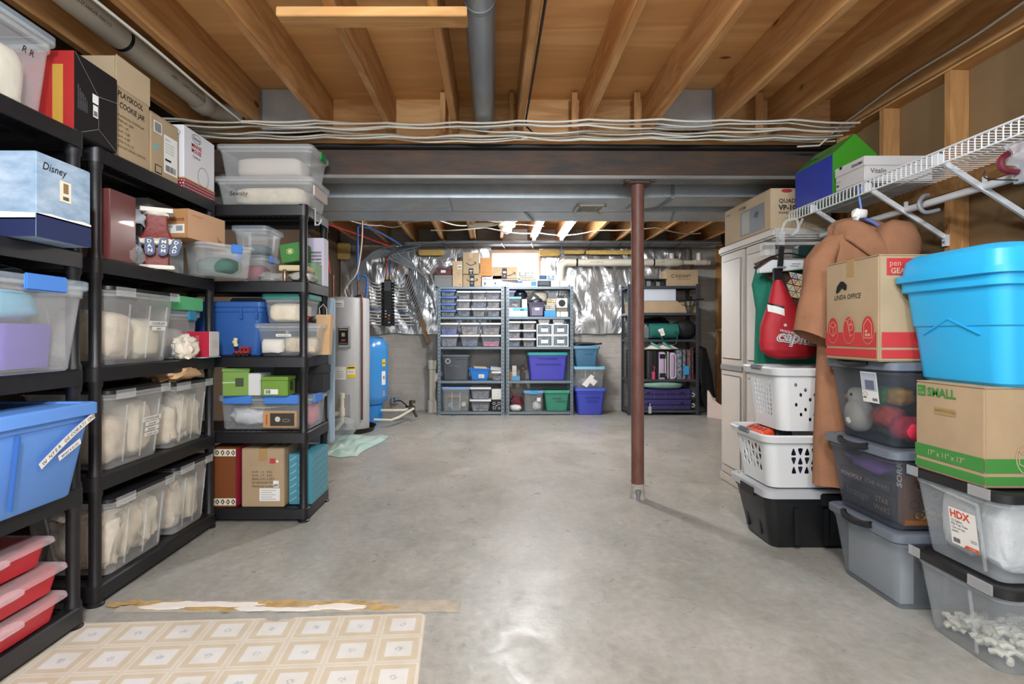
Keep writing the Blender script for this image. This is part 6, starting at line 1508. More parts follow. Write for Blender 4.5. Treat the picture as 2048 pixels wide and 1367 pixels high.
# wire shelf
WIRE = pm('white wire coating', '#dfe2e4', .35)
ws = thing('wire_shelf', 'long white wire shelf with closet rod fixed along the right wall', 'shelf', (0, 0, 0))
ZS = 1.838
b = MB(WIRE)
for x, z in ((1.80, ZS), (1.80, ZS-.055), (2.0, ZS-.004), (2.185, ZS-.004)): b.tube([(x, 1.1, z), (x, 3.34, z)], .004, 6)
k = 0
y = 1.11
while y < 3.34:
    b.tube([(2.188, y, ZS), (1.804, y, ZS), (1.7985, y, ZS-.01), (1.7985, y, ZS-.057)], .0024, 5); y += .0285
b.build('wire_deck', ws)
for y in (2.235, 2.66, 3.11):
    b = MB(WHITE); b.bar((1.815, y, ZS-.03), (2.185, y, 1.57), .012, .022); b.box(2.183, 2.2, y-.012, y+.012, 1.525, 1.58); b.box(1.80, 1.83, y-.010, y+.010, ZS-.05, ZS-.006)
    b.lathe([(.006, 0), (.006, .004)], 10, STEELD, Matrix.Translation((2.183, y, 1.545)) @ Matrix.Rotation(-PI/2, 4, 'Y'))
    b.build('bracket', ws)
b = MB(WHITE); b.lathe([(.0165, 1.1), (.0165, 3.34)], 18, M=Matrix.Translation((2.0, 0, 1.70)) @ Mx); b.build('closet_rod', ws)
for y in (2.235, 2.66, 3.11):
    b = MB(WHITE); b.bar((2.0, y, 1.70), (2.0, y, 1.74), .012, .012); b.build('rod_hanger', ws)
# things on the wire shelf
GRT = pm('green glossy board', '#3d8c22', .4); BLG = pm('ultramarine board', '#2b3aa0', .4, var=.08, vscale=5)
gt = thing('gable_box', 'blue and green gable topped box at the far end of the wire shelf', 'box', (1.925, 3.10, ZS+.004))
b = MB(GRT); b.prism([(-.118, 0), (.118, 0), (.118, .215), (0, .325), (-.118, .215)], -.18, .18); b.build('body', gt, .003)
b = MB(BLG); b.box(-.1205, -.1185, -.178, .178, .002, .212); b.build('side_panel', gt)
Q = Matrix.Translation((-.1205, .17, .220)) @ Matrix(((0, .732, -.681, 0), (-1, 0, 0, 0), (0, .681, .732, 0), (0, 0, 0, 1)))
m = MB(ink('#7a8f78'), Q); m.scrawl(.04, .03, .26, .08, ink('#8ba286'), 5, .006); m.scrawl(.05, .05, .22, .05, ink('#506b4f'), 6, .008); m.build('printing', gt)
t = carton('white lidded shoebox with small black lettering, on the wire shelf', 1.80, 2.13, 2.66, 2.885, ZS+.004, ZS+.125, pm('white shoebox board', '#c9c6c4', .5), 'shoe_box', tape='', flaps=False, lid=.045)
m = pr(t, 'left', .005); m.txt('SONOMA', .135, .088, .019, K, bold=.02); m.ell(.05, .112, .012, .007, K); m.rect(.015, .022, .035, .03, NV); m.line([(.015, .045), (.05, .045)], .002, GR); m.build('printing', t)
m = pr(t, 'front', .004); m.txt('Vitalia', .025, .038, .032, GR); m.build('printing', t)
# hook on rod
b = MB(pm('grey moulded hook', '#85898e', .4)); b.tube(smooth([(2.03, 2.50, 1.665), (1.97, 2.505, 1.655), (1.945, 2.51, 1.69), (1.965, 2.51, 1.728), (1.99, 2.51, 1.735)]), .009, 8)
one(b, 'rod_hook', 'grey plastic hook hooked over the white closet rod', 'hook')
# bagged hanger near the camera
ch = thing('clip_hanger', 'maroon clip hanger with clear wrapped linens at the right edge', 'hanger', (2.0, 2.02, 1.70))
b = MB(pm('maroon tube', '#6e2030', .4)); b.tube(smooth([(.25, .0, -.01), (.0, .0, -.005), (-.11, .0, -.0), (-.135, .0, .03), (-.11, .0, .06), (-.03, .0, .10)]), .011, 8); b.build('hanger_bar', ch)
b = MB(STEEL); b.box(-.07, -.045, -.02, .018, -.045, .03); b.bar((-.065, -.022, -.04), (-.03, -.022, .035), .02, .006, BLK); b.build('clip', ch)
b = MB(BLK); b.tube(smooth([(-.19, 0, .0), (-.18, 0, -.03), (-.02, 0, -.035), (.2, 0, -.045)]), .0022, 6); b.tube(smooth([(-.1, .0, .05), (.0, .0, .13), (.03, 0, .2)]), .002, 6); b.build('wire_frame', ch)
b = MB(clear('shiny garment film', (.88, .87, .90), .75, .12)); vs, fs = lump(.06, .0, .005, .34, .10, .11, 6, .2, 3.); b.add(vs, fs); b.build('wrapped_linen', ch)
b = MB(pm('sky blue clip', '#49a9e6', .4)); b.box(.0, .03, -.03, .01, .085, .16); q = b.build('blue_clip', ch, .006)
MB(BLK).box(.003, .026, -.025, .006, .16, .19).build('clip_grip', q)

# hanging skirt hangers and garments
sk = thing('trouser_hangers', 'bunch of chrome and clear trouser hangers above the green vest', 'hanger', (1.80, 3.17, 1.55), .04)
b = MB(pm('chrome bar', '#a9acae', .2, .9)); b.bar((-.24, 0, .05), (.24, .0, .055), .03, .022); b.bar((-.22, .03, .09), (.24, .03, .10), .02, .014); b.build('chrome_bar', sk)
b = MB(clear('clear hanger plastic', (.85, .86, .84), .5, .12)); b.box(-.25, -.19, -.025, .025, .0, .075); b.box(-.16, -.13, -.02, .02, .06, .14); b.tube(smooth([(-.14, 0, .13), (-.11, 0, .20), (-.05, 0, .21), (-.04, 0, .15), (-.08, 0, .12)]), .008, 8); b.tube(smooth([(-.06, .02, .12), (-.02, .02, .18), (.0, .02, .22)]), .007, 8); b.build('clear_clip', sk)
MB(pm('bottle green box', '#16302c', .4)).box(-.06, .05, -.04, .03, -.01, .055).build('clamp_box', sk, .005)
b = MB(WHITE); b.loft([[(x, -.02, -.075 - t_), (x, .02, -.075 - t_), (x, .02, -.045 + t2), (x, -.02, -.045+t2)] for x, t_, t2 in ((-.275, .025, -.03), (-.20, .02, .02), (.0, .0, .02), (.25, .0, .018))]); b.build('white_bar', sk, .004)
m = MB(GR, Matrix.Translation((-.1, -.022, -.06)) @ Matrix.Rotation(PI/2, 4, 'X')); m.line([(0, 0), (.05, 0)], .003); m.line([(.01, .012), (.06, .012)], .003); m.build('printing', sk)
b = MB(BLK); b.tube(smooth([(-.28, -.02, -.06), (-.24, -.03, -.02), (-.12, -.035, .01), (.0, -.04, -.015), (.08, -.04, -.012)]), .004, 6); b.build('cord', sk)
# vest with sash
GV = pm('green vest cloth', '#1f7a63', .85, var=.08, vscale=10, bump=.2, bscale=60)
def garment(name, label, cat, secs, mat, loc, n=36, seed=0, fold=.0, group=None, cap=(True, True), parent=None, fk=7):
    """sections (z, half width, half depth, cx)"""
    rings = []
    for z, w, d, cx in secs:
        r = []
        for i in range(n):
            a = 2*PI*i/n; f = 1 + fold*math.sin(fk*a + seed + z*2.1)*(.4 + .6*abs(math.cos(a*1.5 + seed)))
            r.append((cx + w*math.cos(a)*(.95+.05*f), d*math.sin(a)*f, z))
        rings.append(r)
    m = MB(mat); m.loft(rings, *cap)
    return m
vest = thing('scout_vest', 'green vest with brown sash hanging at the left end of the rod', 'vest', (1.80, 3.32, 0))
def dense(secs, k=5):
    out = []
    for a, b_ in zip(secs, secs[1:]):
        for i in range(k): out.append(tuple(a[j] + (b_[j]-a[j])*i/k for j in range(4)))
    out.append(secs[-1]); return out
garment('v', '', '', dense([(1.52, .10, .03, 0), (1.50, .21, .05, 0), (1.40, .235, .07, 0), (1.25, .21, .08, .0), (1.10, .215, .085, 0), (.90, .22, .085, 0), (.88, .22, .085, 0)]), GV, None, fold=.12).build('body', vest)
b = MB(pm('brown sash cloth', '#4a3428', .85)); b.loft([[(x, y-.012, z), (x, y, z), (x+.115, y, z+.05), (x+.115, y-.012, z+.05)] for x, y, z in ((-.26, -.075, 1.515), (-.19, -.10, 1.44), (-.11, -.115, 1.34), (-.03, -.12, 1.24), (.05, -.125, 1.12))]); sash = b.build('sash', vest)
m = MB(W, Matrix.Translation((-.185, -.128, 1.475)) @ Matrix.Rotation(PI/2, 4, 'X') @ Matrix.Rotation(.35, 4, 'Z')); m.txt('12', 0, 0, .042, W, bold=.02); m.build('number_patch', sash)
b = MB(ink('#c9c2ae'), Matrix.Translation((-.075, -.142, 1.425)) @ Matrix.Rotation(PI/2, 4, 'X') @ Matrix.Rotation(-.2, 4, 'Z'))
rn = random.Random(9); pal = [ink(c) for c in ('#d0562c', '#d8d2bc', '#3a6fb0', '#cfc9a8', '#8e3a34', '#c8b36a')]
for r_ in range(4):
    for c_ in range(3):
        for up in (0, 1):
            x = .044*c_ + (.022 if (r_+up) % 2 else 0); y = -.036*r_
            tri = [(x-.02, y), (x+.02, y), (x, y+.033)] if up else [(x-.02, y+.033), (x, y), (x+.02, y+.033)]
            b.poly(tri, pal[rn.randrange(6)], .0004*(up+1)); cx_, cy_ = sum(p[0] for p in tri)/3, sum(p[1] for p in tri)/3
            b.poly([(cx_+(p[0]-cx_)*.72, cy_+(p[1]-cy_)*.72) for p in tri], ink('#ddd6c0'), .0012); b.ell(cx_, cy_, .005, .004, pal[rn.randrange(6)], n=8, z=.0018)
b.build('badge_patch', sash)
b = MB(pm('navy plastic hanger', '#23344f', .4)); b.tube(smooth([(-.24, -.04, 1.50), (-.18, -.05, 1.485), (.05, -.05, 1.51), (.2, -.05, 1.54)]), .008, 8); b.build('hanger', vest)
# red sling bag
RB = pm('scarlet nylon', '#b81f2c', .6, var=.06, vscale=9, bump=.15, bscale=40)
sb = thing('sling_bag', 'scarlet team sling bag with white and navy lettering, hanging by the vest', 'bag', (1.70, 3.10, 0))
SB = [(1.405, .018, .02, -.094), (1.37, .034, .03, -.09), (1.29, .066, .048, -.075), (1.22, .10, .056, -.064), (1.15, .136, .062, -.052), (1.06, .156, .068, -.038), (1.01, .158, .066, -.03), (.975, .125, .055, -.02), (.96, .08, .03, -.015)]
sec = dense(SB, 5)
garment('b', '', '', sec, RB, None, fold=.04, fk=5).build('body', sb)
def onbag(m, name, parent, rise=.004):
    for v in m.v:
        zz = max(.961, min(1.404, v.z))
        for a, b_ in zip(sec, sec[1:]):
            if b_[0] <= zz <= a[0]:
                t_ = (a[0]-zz)/(a[0]-b_[0]); w, d, cx = [a[j]+(b_[j]-a[j])*t_ for j in (1, 2, 3)]
                u = max(-.98, min(.98, (v.x-cx)/w)); v.y = -d*math.sqrt(1-u*u)*1.04 - rise - v.y; break
    return m.build(name, parent)
def plate(fn):
    m = MB(W, Matrix(((1,0,0,0),(0,0,.2,0),(0,1,0,0),(0,0,0,1)))); fn(m); return m
def logo(m):
    m.txt('WASHINGTON', -.115, 1.115, .022, W, rot=-.22, bold=.01)
    m.txt('capitals', -.135, 1.065, .088, W, rot=-.12, bold=.05, shear=.25, z=.0)
    m.txt('capitals', -.133, 1.067, .086, NV, rot=-.12, bold=.02, shear=.25, z=.006)
    m.txt('capitals', -.132, 1.068, .086, W, rot=-.12, bold=-.008, shear=.25, z=.010)
    m.poly([(-.085+.012*(1 if k % 2 == 0 else .45)*math.sin(PI*k/5), 1.15+.012*(1 if k % 2 == 0 else .45)*math.cos(PI*k/5)) for k in range(10)], W)
onbag(plate(logo), 'lettering', sb)
onbag(plate(lambda m: ([m.poly([(-.158+.012*k, 1.228-.0045*k), (-.146+.012*k, 1.2235-.0045*k), (-.146+.012*k, 1.2635-.0045*k), (-.158+.012*k, 1.268-.0045*k)], W) for k in range(6)], [m.poly([(-.158+.012*k, 1.268-.0045*k), (-.146+.012*k, 1.2635-.0045*k), (-.146+.012*k, 1.274-.0045*k), (-.158+.012*k, 1.278-.0045*k)], BLK) for k in range(6)])), 'name_patch', sb)
b = MB(BLK); b.bar((-.094, -.0, 1.39), (-.085, .02, 1.47), .045, .02); b.bar((-.07, .02, 1.46), (-.055, .03, 1.60), .03, .008); b.build('buckle_strap', sb)
b = MB(STEELD); b.box(-.095, -.055, -.02, .0, 1.47, 1.48); b.build('ring', sb)

# brown robe
RBE = pm('brown towelling', '#9c6f52', .95, var=.08, vscale=10, bump=.25, bscale=90)
rb = thing('brown_robe', 'long brown hooded robe on a blue hanger hooked to the wire shelf', 'robe', (1.83, 2.715, 0))
body = dense([(1.60, .09, .05, -.02), (1.585, .16, .075, -.02), (1.54, .215, .095, -.01), (1.46, .215, .10, 0), (1.2, .205, .095, -.01), (.9, .215, .09, -.015), (.6, .22, .09, -.02), (.36, .225, .09, -.02)], 6)
garment('r', '', '', body, RBE, None, fold=.16, seed=1., fk=9, cap=(True, True)).build('body', rb)
sl = []
P0 = [Vector((-.17, -.0, 1.55)), Vector((-.225, -.02, 1.46)), Vector((-.235, -.035, 1.33)), Vector((-.255, -.045, 1.20)), Vector((-.268, -.055, 1.075))]
rw = [(.05, .07), (.065, .08), (.075, .085), (.085, .09), (.092, .095)]
rings = []
for k in range(33):
    q = k/32*4; i = min(3, int(q)); f = q - i
    c = P0[i].lerp(P0[i+1], f); w, d = [rw[i][j]+(rw[i+1][j]-rw[i][j])*f for j in (0, 1)]
    rings.append([(c.x + w*math.cos(a)*(1+.05*math.sin(5*a+k*.2)), c.y + d*math.sin(a)*(1+.06*math.sin(4*a+k*.15)), c.z - .5*w*math.cos(a)*(k/32) ) for a in [-2*PI*j/28 for j in range(28)]])
inner = [[(c[0]*.93 + .07*(-.262), c[1]*.93 + .07*(-.06), c[2]+.02*(1+z_)) for c in r] for z_, r in enumerate((rings[-1], rings[-3]))]
b = MB(RBE); b.loft(rings + inner, True, True); b.build('sleeve', rb)
rings = []
for k in range(29):
    q = k/28*3; P1 = [Vector((.17, 0, 1.55)), Vector((.215, -.01, 1.42)), Vector((.225, -.02, 1.2)), Vector((.225, -.02, 1.0))]; i = min(2, int(q)); f = q-i
    c = P1[i].lerp(P1[i+1], f); w = .05 + .04*k/28
    rings.append([(c.x + w*.8*math.cos(a), c.y + w*math.sin(a)*(1+.06*math.sin(4*a+k*.2)), c.z) for a in [-2*PI*j/20 for j in range(20)]])
b = MB(RBE); b.loft(rings); b.build('sleeve', rb)
b = MB(RBE)
def band(m, pts, w, t):
    P = smooth(pts, 8); rings = []
    for i, q in enumerate(P):
        tg = (P[min(i+1, len(P)-1)] - P[max(i-1, 0)]).normalized(); a = tg.cross(Vector((0, -1, .15))).normalized(); c = a.cross(tg).normalized()
        k = .55 + .45*math.sin(PI*min(1, .12 + i/len(P)))
        rings.append([q + a*w*k*math.cos(2*PI*j/18) + c*t*math.sin(2*PI*j/18)*(1 + .35*math.sin(3*2*PI*j/18 + i*.1)) for j in range(18)])
    m.loft(rings)
band(b, [(-.135, -.0, 1.60), (-.10, -.07, 1.60), (-.03, -.105, 1.535), (.035, -.115, 1.46), (.075, -.11, 1.37)], .062, .018); b.build('lapel', rb)
b = MB(RBE)
band(b, [(-.13, .03, 1.60), (-.06, .07, 1.63), (.04, .06, 1.635), (.115, .0, 1.59), (.13, -.06, 1.52), (.11, -.10, 1.44), (.085, -.12, 1.36)], .058, .022); b.build('lapel', rb)
b = MB(RBE); vs, fs = lump(.10, -.085, 1.405, .20, .15, .24, 9, .10, 2., p=.85); b.add(vs, fs); b.build('hood', rb)
b = MB(pm('periwinkle hanger', '#6f86d8', .35)); b.tube(smooth([(-.09, 0, 1.60), (-.04, 0, 1.655), (0, 0, 1.67), (.06, 0, 1.645), (.11, 0, 1.60)]), .008, 8); b.tube(smooth([(0, 0, 1.67), (-.012, 0, 1.73), (-.02, 0, 1.80), (.0, 0, 1.835), (.03, 0, 1.825), (.035, 0, 1.80)]), .005, 8); b.build('hanger', rb)
b = MB(W); vs, fs = lump(-.03, -.02, 1.665, .07, .04, .05, 2, .3, 3., 2); b.add(vs, fs); b.bar((-.03, -.02, 1.70), (-.085, -.02, 1.60), .03, .012); b.build('tissue_wrap', rb)

# laundry tote and baskets
BKT = pm('matt black tote plastic', '#1b1c1e', .45, var=.1, vscale=8)
t = tote('black_tote', 'wide black tote with grey lid on the floor under the laundry baskets', 1.375, 2.12, 2.765, 3.20, 0, .312, BKT, pm('grey tote lid', '#b4b8bc', .45), taper=.13, lidt=.03, r=.05, ribs=0)
b = MB(BKT)
for x in (-.20, -.05, .15): b.bar((x, -.186, .03), (x-.01, -.199, .22), .022, .010)
b.bar((.0, -.186, .03), (.0, -.199, .22), .07, .006)
b.bar((-.317, .09, .04), (-.330, .09, .22), .010, .022); b.bar((-.317, -.05, .04), (-.330, -.05, .22), .010, .022); b.pieces('rib', t)
b = MB(BKT); b.box(-.10, .13, -.228, -.205, .235, .30); b.pieces('latch', t, .006)
b = MB(BKT); b.box(-.38, -.36, -.10, .06, .25, .30); b.pieces('latch', t, .006)
b = MB(STEEL); b.lathe([(.009, 0), (.009, .004)], 10, M=Matrix.Translation((.06, -.228, .262)) @ Matrix.Rotation(PI/2, 4, 'X')); b.build('rivet', t)

def basket(name, label, loc, L, D, H, tl, holes, rimz=.012, mat=None, handles=pm('grey grip', '#7c7f84', .5)):
    """laundry basket whose walls are built with real openings; holes(side) -> list of (u, v, polygon) in wall coordinates 0..1"""
    mat = mat or WHITE
    R = thing(name, label, 'laundry basket', loc)
    b = MB(mat); cr = .05
    def P(side, u, v, o=0.):
        k = 1 - v; l = L/2 - tl*k + o; d = D/2 - tl*k + o
        if side == 'left': return (-l, d - cr - (2*d-2*cr)*u, H*v)
        if side == 'right': return (l, -d + cr + (2*d-2*cr)*u, H*v)
        if side == 'front': return (-l + cr + (2*l-2*cr)*u, -d, H*v)
        return (l - cr - (2*l-2*cr)*u, d, H*v)
    for side in ('left', 'front', 'right', 'back'):
        us, vs_, cells = holes(side)
        for j in range(len(vs_)-1):
            for i in range(len(us)-1):
                u0, u1, v0, v1 = us[i], us[i+1], vs_[j], vs_[j+1]
                h = cells(i, j)
                if not h:
                    b.add([P(side, u0, v0), P(side, u1, v0), P(side, u1, v1), P(side, u0, v1)], [(0, 1, 2, 3)]); continue
                n = len(h); outer = []
                for (a, c) in h:                            # ray from centre to cell border
                    da, dc = a-.5, c-.5; s_ = .5/max(abs(da), abs(dc), 1e-6); outer.append((.5+da*s_, .5+dc*s_))
                pts = [P(side, u0+(u1-u0)*a, v0+(v1-v0)*c) for a, c in outer] + [P(side, u0+(u1-u0)*a, v0+(v1-v0)*c) for a, c in h] + [P(side, u0+(u1-u0)*a, v0+(v1-v0)*c, -.004) for a, c in h]
                fs = []
                for q in range(n):
                    r_ = (q+1) % n; fs += [(q, r_, n+r_, n+q), (n+q, n+r_, 2*n+r_, 2*n+q)]
                    e0, e1 = outer[q], outer[r_]            # close the cell corner the ray skipped
                    if abs(e0[0]-e1[0]) > 1e-6 and abs(e0[1]-e1[1]) > 1e-6:
                        cx_ = round(e0[0]) if min(abs(e0[0]), abs(e0[0]-1)) < 1e-6 else round(e1[0]); cy_ = round(e0[1]) if min(abs(e0[1]), abs(e0[1]-1)) < 1e-6 else round(e1[1])
                        pts.append(P(side, u0+(u1-u0)*cx_, v0+(v1-v0)*cy_)); fs.append((q, r_, len(pts)-1))
                b.add(pts, fs)
    for sx, sy in ((-1, -1), (1, -1), (1, 1), (-1, 1)):        # rounded corners
        n = 6
        rows = []
        for v in [k/8 for k in range(9)]:
            l = L/2 - tl*(1-v); d = D/2 - tl*(1-v)
            rows.append([(sx*(l-cr+cr*math.cos(PI/2*i/n)), sy*(d-cr+cr*math.sin(PI/2*i/n)), H*v) for i in range(n+1)])
        b.loft(rows, False, False, closed=False)
    b.rloft([(.0, L-2*tl-.05, D-2*tl-.05, cr*.7), (0.004, L-2*tl, D-2*tl, cr)], True, False)
    b.build('wall', R, angle=30)
    c = MB(mat)
    c.rloft([(H-.03, L+.004, D+.004, cr), (H-.028, L+.03, D+.03, cr+.01), (H+.004, L+.05, D+.05, cr+.012), (H+.012, L+.04, D+.04, cr+.012), (H+.006, L-.004, D-.004, cr), (H-.03, L-.006, D-.006, cr)], False, False)
    c.build('rim', R)
    for sx in (-1, 1):
        b = MB(handles); b.box(sx*(L/2+.02)-.014, sx*(L/2+.02)+.014, -.06, .06, H-.006, H+.018); b.build('grip', R, .007)
    return R
def lin(a, b_, n): return [a + (b_-a)*i/n for i in range(n+1)]
ELL = [(.5+.21*math.cos(2*PI*k/12), .5+.40*math.sin(2*PI*k/12)) for k in range(12)]
ELW = [(.5+.30*math.cos(2*PI*k/12+.0), .5+.40*math.sin(2*PI*k/12)) for k in range(12)]
def tri(up):
    base = [(.5, .90), (.40, .80), (.22, .45), (.14, .20), (.20, .12), (.5, .08), (.80, .12), (.86, .20), (.78, .45), (.60, .80)]
    return [(x, y if up else 1-y) for x, y in base] if up else list(reversed([(x, 1-y) for x, y in base]))
def holes_hi(side):
    if side in ('left', 'right'):
        us = [0] + lin(.12, .88, 6) + [1]; vs_ = [0, .18] + lin(.20, .84, 8)[0:] + [.86, 1]
        return us, vs_, lambda i, j: ELL if 1 <= i <= 6 and 2 <= j <= 9 else None
    us = [0] + lin(.05, .95, 16) + [1]; vs_ = [0, .14] + lin(.15, .80, 8) + [.82, 1]
    return us, vs_, lambda i, j: ELW if 2 <= j <= 9 and (i + 2*j) % 8 in (0, 3) and 1 <= i <= 16 else None
def holes_lo(side):
    if side in ('left', 'right'):
        us = [0] + lin(.08, .92, 6) + [1]; vs_ = [0, .24] + lin(.26, .80, 3) + [.82, 1]
        return us, vs_, lambda i, j: tri((i+j) % 2 == 0) if 1 <= i <= 6 and 2 <= j <= 4 else None
    us = [0, .12] + lin(.13, .42, 4) + [.55] + lin(.58, .87, 4) + [.88, 1]; vs_ = [0, .24] + lin(.26, .80, 3) + [.82, 1]
    return us, vs_, lambda i, j: tri((i+j) % 2 == 0) if (2 <= i <= 5 or 7 <= i <= 10) and 2 <= j <= 4 else None
lo = basket('laundry_basket', 'lower white laundry basket with rounded triangle holes, on the black tote', (1.69, 2.985, .314), .60, .40, .265, .035, holes_lo)
hi = basket('laundry_basket', 'upper white laundry basket with small oval holes, set in the lower one', (1.735, 2.985, .602), .56, .37, .315, .03, holes_hi)
bundle('dark_laundry', 'dark blue clothes seen through the lower basket holes', 'laundry', 1.70, 2.985, .325, .48, .28, .20, pm('dark blue laundry', '#2c3350', .95, var=.5, vscale=14), 41, .1)
bundle('mixed_laundry', 'dark mixed contents seen through the upper basket holes', 'laundry', 1.74, 2.985, .615, .44, .26, .18, pm('dark mixed laundry', '#3b3c3e', .95, var=.6, vscale=14, c2='#6b6350'), 42, .1)
ot = thing('tool_case', 'orange and grey tool sticking up out of the lower laundry basket', 'tool', (1.475, 3.02, .535), 0, rot=(0, -.35, .1))
MB(pm('orange tool plastic', '#dc4a22', .45)).rloft([(-.06, .05, .19, .02), (.045, .07, .20, .02), (.055, .05, .18, .02)]).build('shell', ot)
MB(pm('charcoal tool plastic', '#2c3136', .5)).rloft([(-.02, .10, .19, .02, .08, 0), (.03, .09, .18, .02, .085, 0), (.045, .06, .16, .02, .08, 0)]).build('cover', ot)
b = MB(pm('dark orange slot', '#8f2f18', .6))
for k in range(4): b.box(-.015, .015, -.07+.04*k, -.05+.04*k, .055, .057)
b.pieces('slot', ot)

# middle stack of smoky totes
SMK = clear('smoky tote plastic', (.22, .245, .29), .46, .18, (.72, .75, .80)); SMKL = pm('slate lid plastic', '#6d7682', .35); GRIP = pm('black grip rubber', '#1e1f22', .5)
SMKP = clear('pale smoky plastic', (.50, .55, .60), .58, .25, (.75, .79, .83))
def gasket(label, x0, y0, y1, z0, z1, body, **kw):
    t = tote('grey_tote', label, x0, x0+.62 if False else x0+.40, y0, y1, z0, z1, body, SMKL, taper=.10, lidt=.022, r=.04, ribs=0, step=False, **kw)
    l, d, h = t['_dims']
    b = MB(GRIP); b.tube(smooth([(-l/2-.004, -.09, h-.004), (-l/2-.016, -.06, h-.012), (-l/2-.02, 0, h-.018), (-l/2-.016, .06, h-.012), (-l/2-.004, .09, h-.004)]), .014, 8); b.build('grip', t)
    return t
t1 = gasket('lowest of three smoky grey totes, full of papers, on the floor', 1.575, 2.145, 2.60, 0, .315, SMKP)
t2 = gasket('middle smoky grey tote holding board games and a purple toy', 1.565, 2.145, 2.615, .318, .640, SMK)
t3 = gasket('top smoky grey tote with picture sticker, holding a plush penguin', 1.575, 2.175, 2.615, .643, .988, SMK)
m = tface(t3, 'left', .004); m.rect(.19, .17, .29, .30, W); m.rect(.195, .22, .285, .295, ink('#b9c6d6'), .0008); m.rect(.215, .225, .27, .265, ink('#6c6f86'), .0012); m.ell(.21, .205, .014, .007, ink('#c0565a'), .002); m.bars(.25, .178, .03, .012, K, 3); m.rect(.195, .187, .215, .192, K, .0008); m.build('sticker', t3)
one(MB(pm('white paper block', '#c8ccce', .8)).box(-.10, .10, -.16, .16, 0, .24), 'paper_pile', 'tall pile of papers inside the lowest smoky tote', 'paper', loc=(1.745, 2.38, .012))
one(MB(pm('navy binder', '#2b3f86', .5)).box(-.06, .06, -.01, .01, 0, .22), 'binder', 'navy binder beside the papers in the lowest smoky tote', 'binder', loc=(1.76, 2.23, .012))
# board games in the middle tote
GB = pm('black game box', '#26242c', .4)
t = carton('dark space themed board game box lying in the middle smoky tote, upper', 1.625, 1.80, 2.235, 2.575, .44, .495, GB, 'board_game', 'board game', tape='', flaps=False)
m = pr(t, 'left'); m.rect(.01, .008, .16, .047, ink('#5a2f38')); m.txt('MONOPOLY', .085, .016, .026, W, al='C'); m.txt('STAR WARS', .25, .018, .028, ink('#a9a49a'), al='C'); m.build('printing', t)
t = carton('dark board game box at the bottom of the middle smoky tote', 1.64, 1.80, 2.235, 2.575, .335, .437, pm('charcoal game box', '#3a3536', .4), 'board_game', 'board game', tape='', flaps=False)
m = pr(t, 'left'); m.txt('Stratego', .10, .04, .045, ink('#8e8a90'), al='C', shear=.2); m.txt('STAR', .26, .055, .034, ink('#b8a27a'), al='C'); m.txt('WARS', .26, .02, .034, ink('#b8a27a'), al='C'); m.build('printing', t)
t = carton('upright orange brown board game box at the near side of the middle tote', 1.64, 1.85, 2.19, 2.228, .335, .60, pm('orange brown game box', '#8a5a34', .4), 'board_game', 'board game', tape='', flaps=False)
m = pr(t, 'left'); m.txt('SORRY!', .027, .15, .04, W, rot=PI/2, bold=.03); m.build('printing', t)
m = pr(t, 'front'); m.rect(.0, .20, .21, .265, ink('#33416e'))
rn = random.Random(4)
for i in range(16): m.ell(.03+.15*rn.random(), .03+.14*rn.random(), .02, .016, [ink('#b8923c'), ink('#d2c07a'), ink('#6d3f22'), ink('#9c8a52')][i % 4], .006, z=.0006+.0002*i)
m.build('printing', t)
bundle('purple_plush', 'purple plush toy on top of the board games in the middle tote', 'toy', 1.72, 2.42, .497, .20, .28, .085, pm('purple plush', '#8f5fb8', .95, var=.12, vscale=18, bump=.4, bscale=60), 45, .3, 2.6)
pg = thing('plush_penguin', 'plush penguin toy at the left of the top smoky tote', 'toy', (1.665, 2.50, .66))
b = MB(pm('cream plush', '#d8d3c0', .95)); vs, fs = lump(0, 0, 0, .10, .11, .15, 2, .05, 1.5); b.add(vs, fs); vs, fs = lump(0, .01, .12, .07, .075, .08, 3, .04, 1.5); b.add(vs, fs); b.build('body', pg)
b = MB(pm('orange felt', '#c98a3a', .8)); b.lathe([(.012, 0), (.001, .03)], 10, M=Matrix.Translation((-.02, .045, .155)) @ Matrix.Rotation(-PI/2, 4, 'X')); b.build('beak', pg)
b = MB(BLK); vs, fs = lump(-.034, .0, .16, .012, .014, .014, 1, .0, 1., 2); b.add(vs, fs); b.build('eye', pg)
for i, (x, y, zz, c, sz, lab) in enumerate(((1.70, 2.36, .70, '#c8392c', .11, 'red and yellow plush toy beside the penguin'), (1.72, 2.27, .66, '#d8344e', .12, 'shiny red ball toy at the right of the top smoky tote'), (1.72, 2.40, .79, '#3f9a4a', .10, 'green plush toy above the red and yellow one'), (1.73, 2.33, .80, '#d9a53a', .09, 'yellow plush toy near the sticker of the top tote'), (1.74, 2.38, .655, '#5f6b3a', .11, 'dull green plush toy at the bottom of the top tote'))):
    bundle('plush_toy', lab, 'toy', x, y, zz, sz, sz, sz*.85, pm('plush %d' % i, c, .8, var=.3, vscale=30), 60+i, .2, 2.)
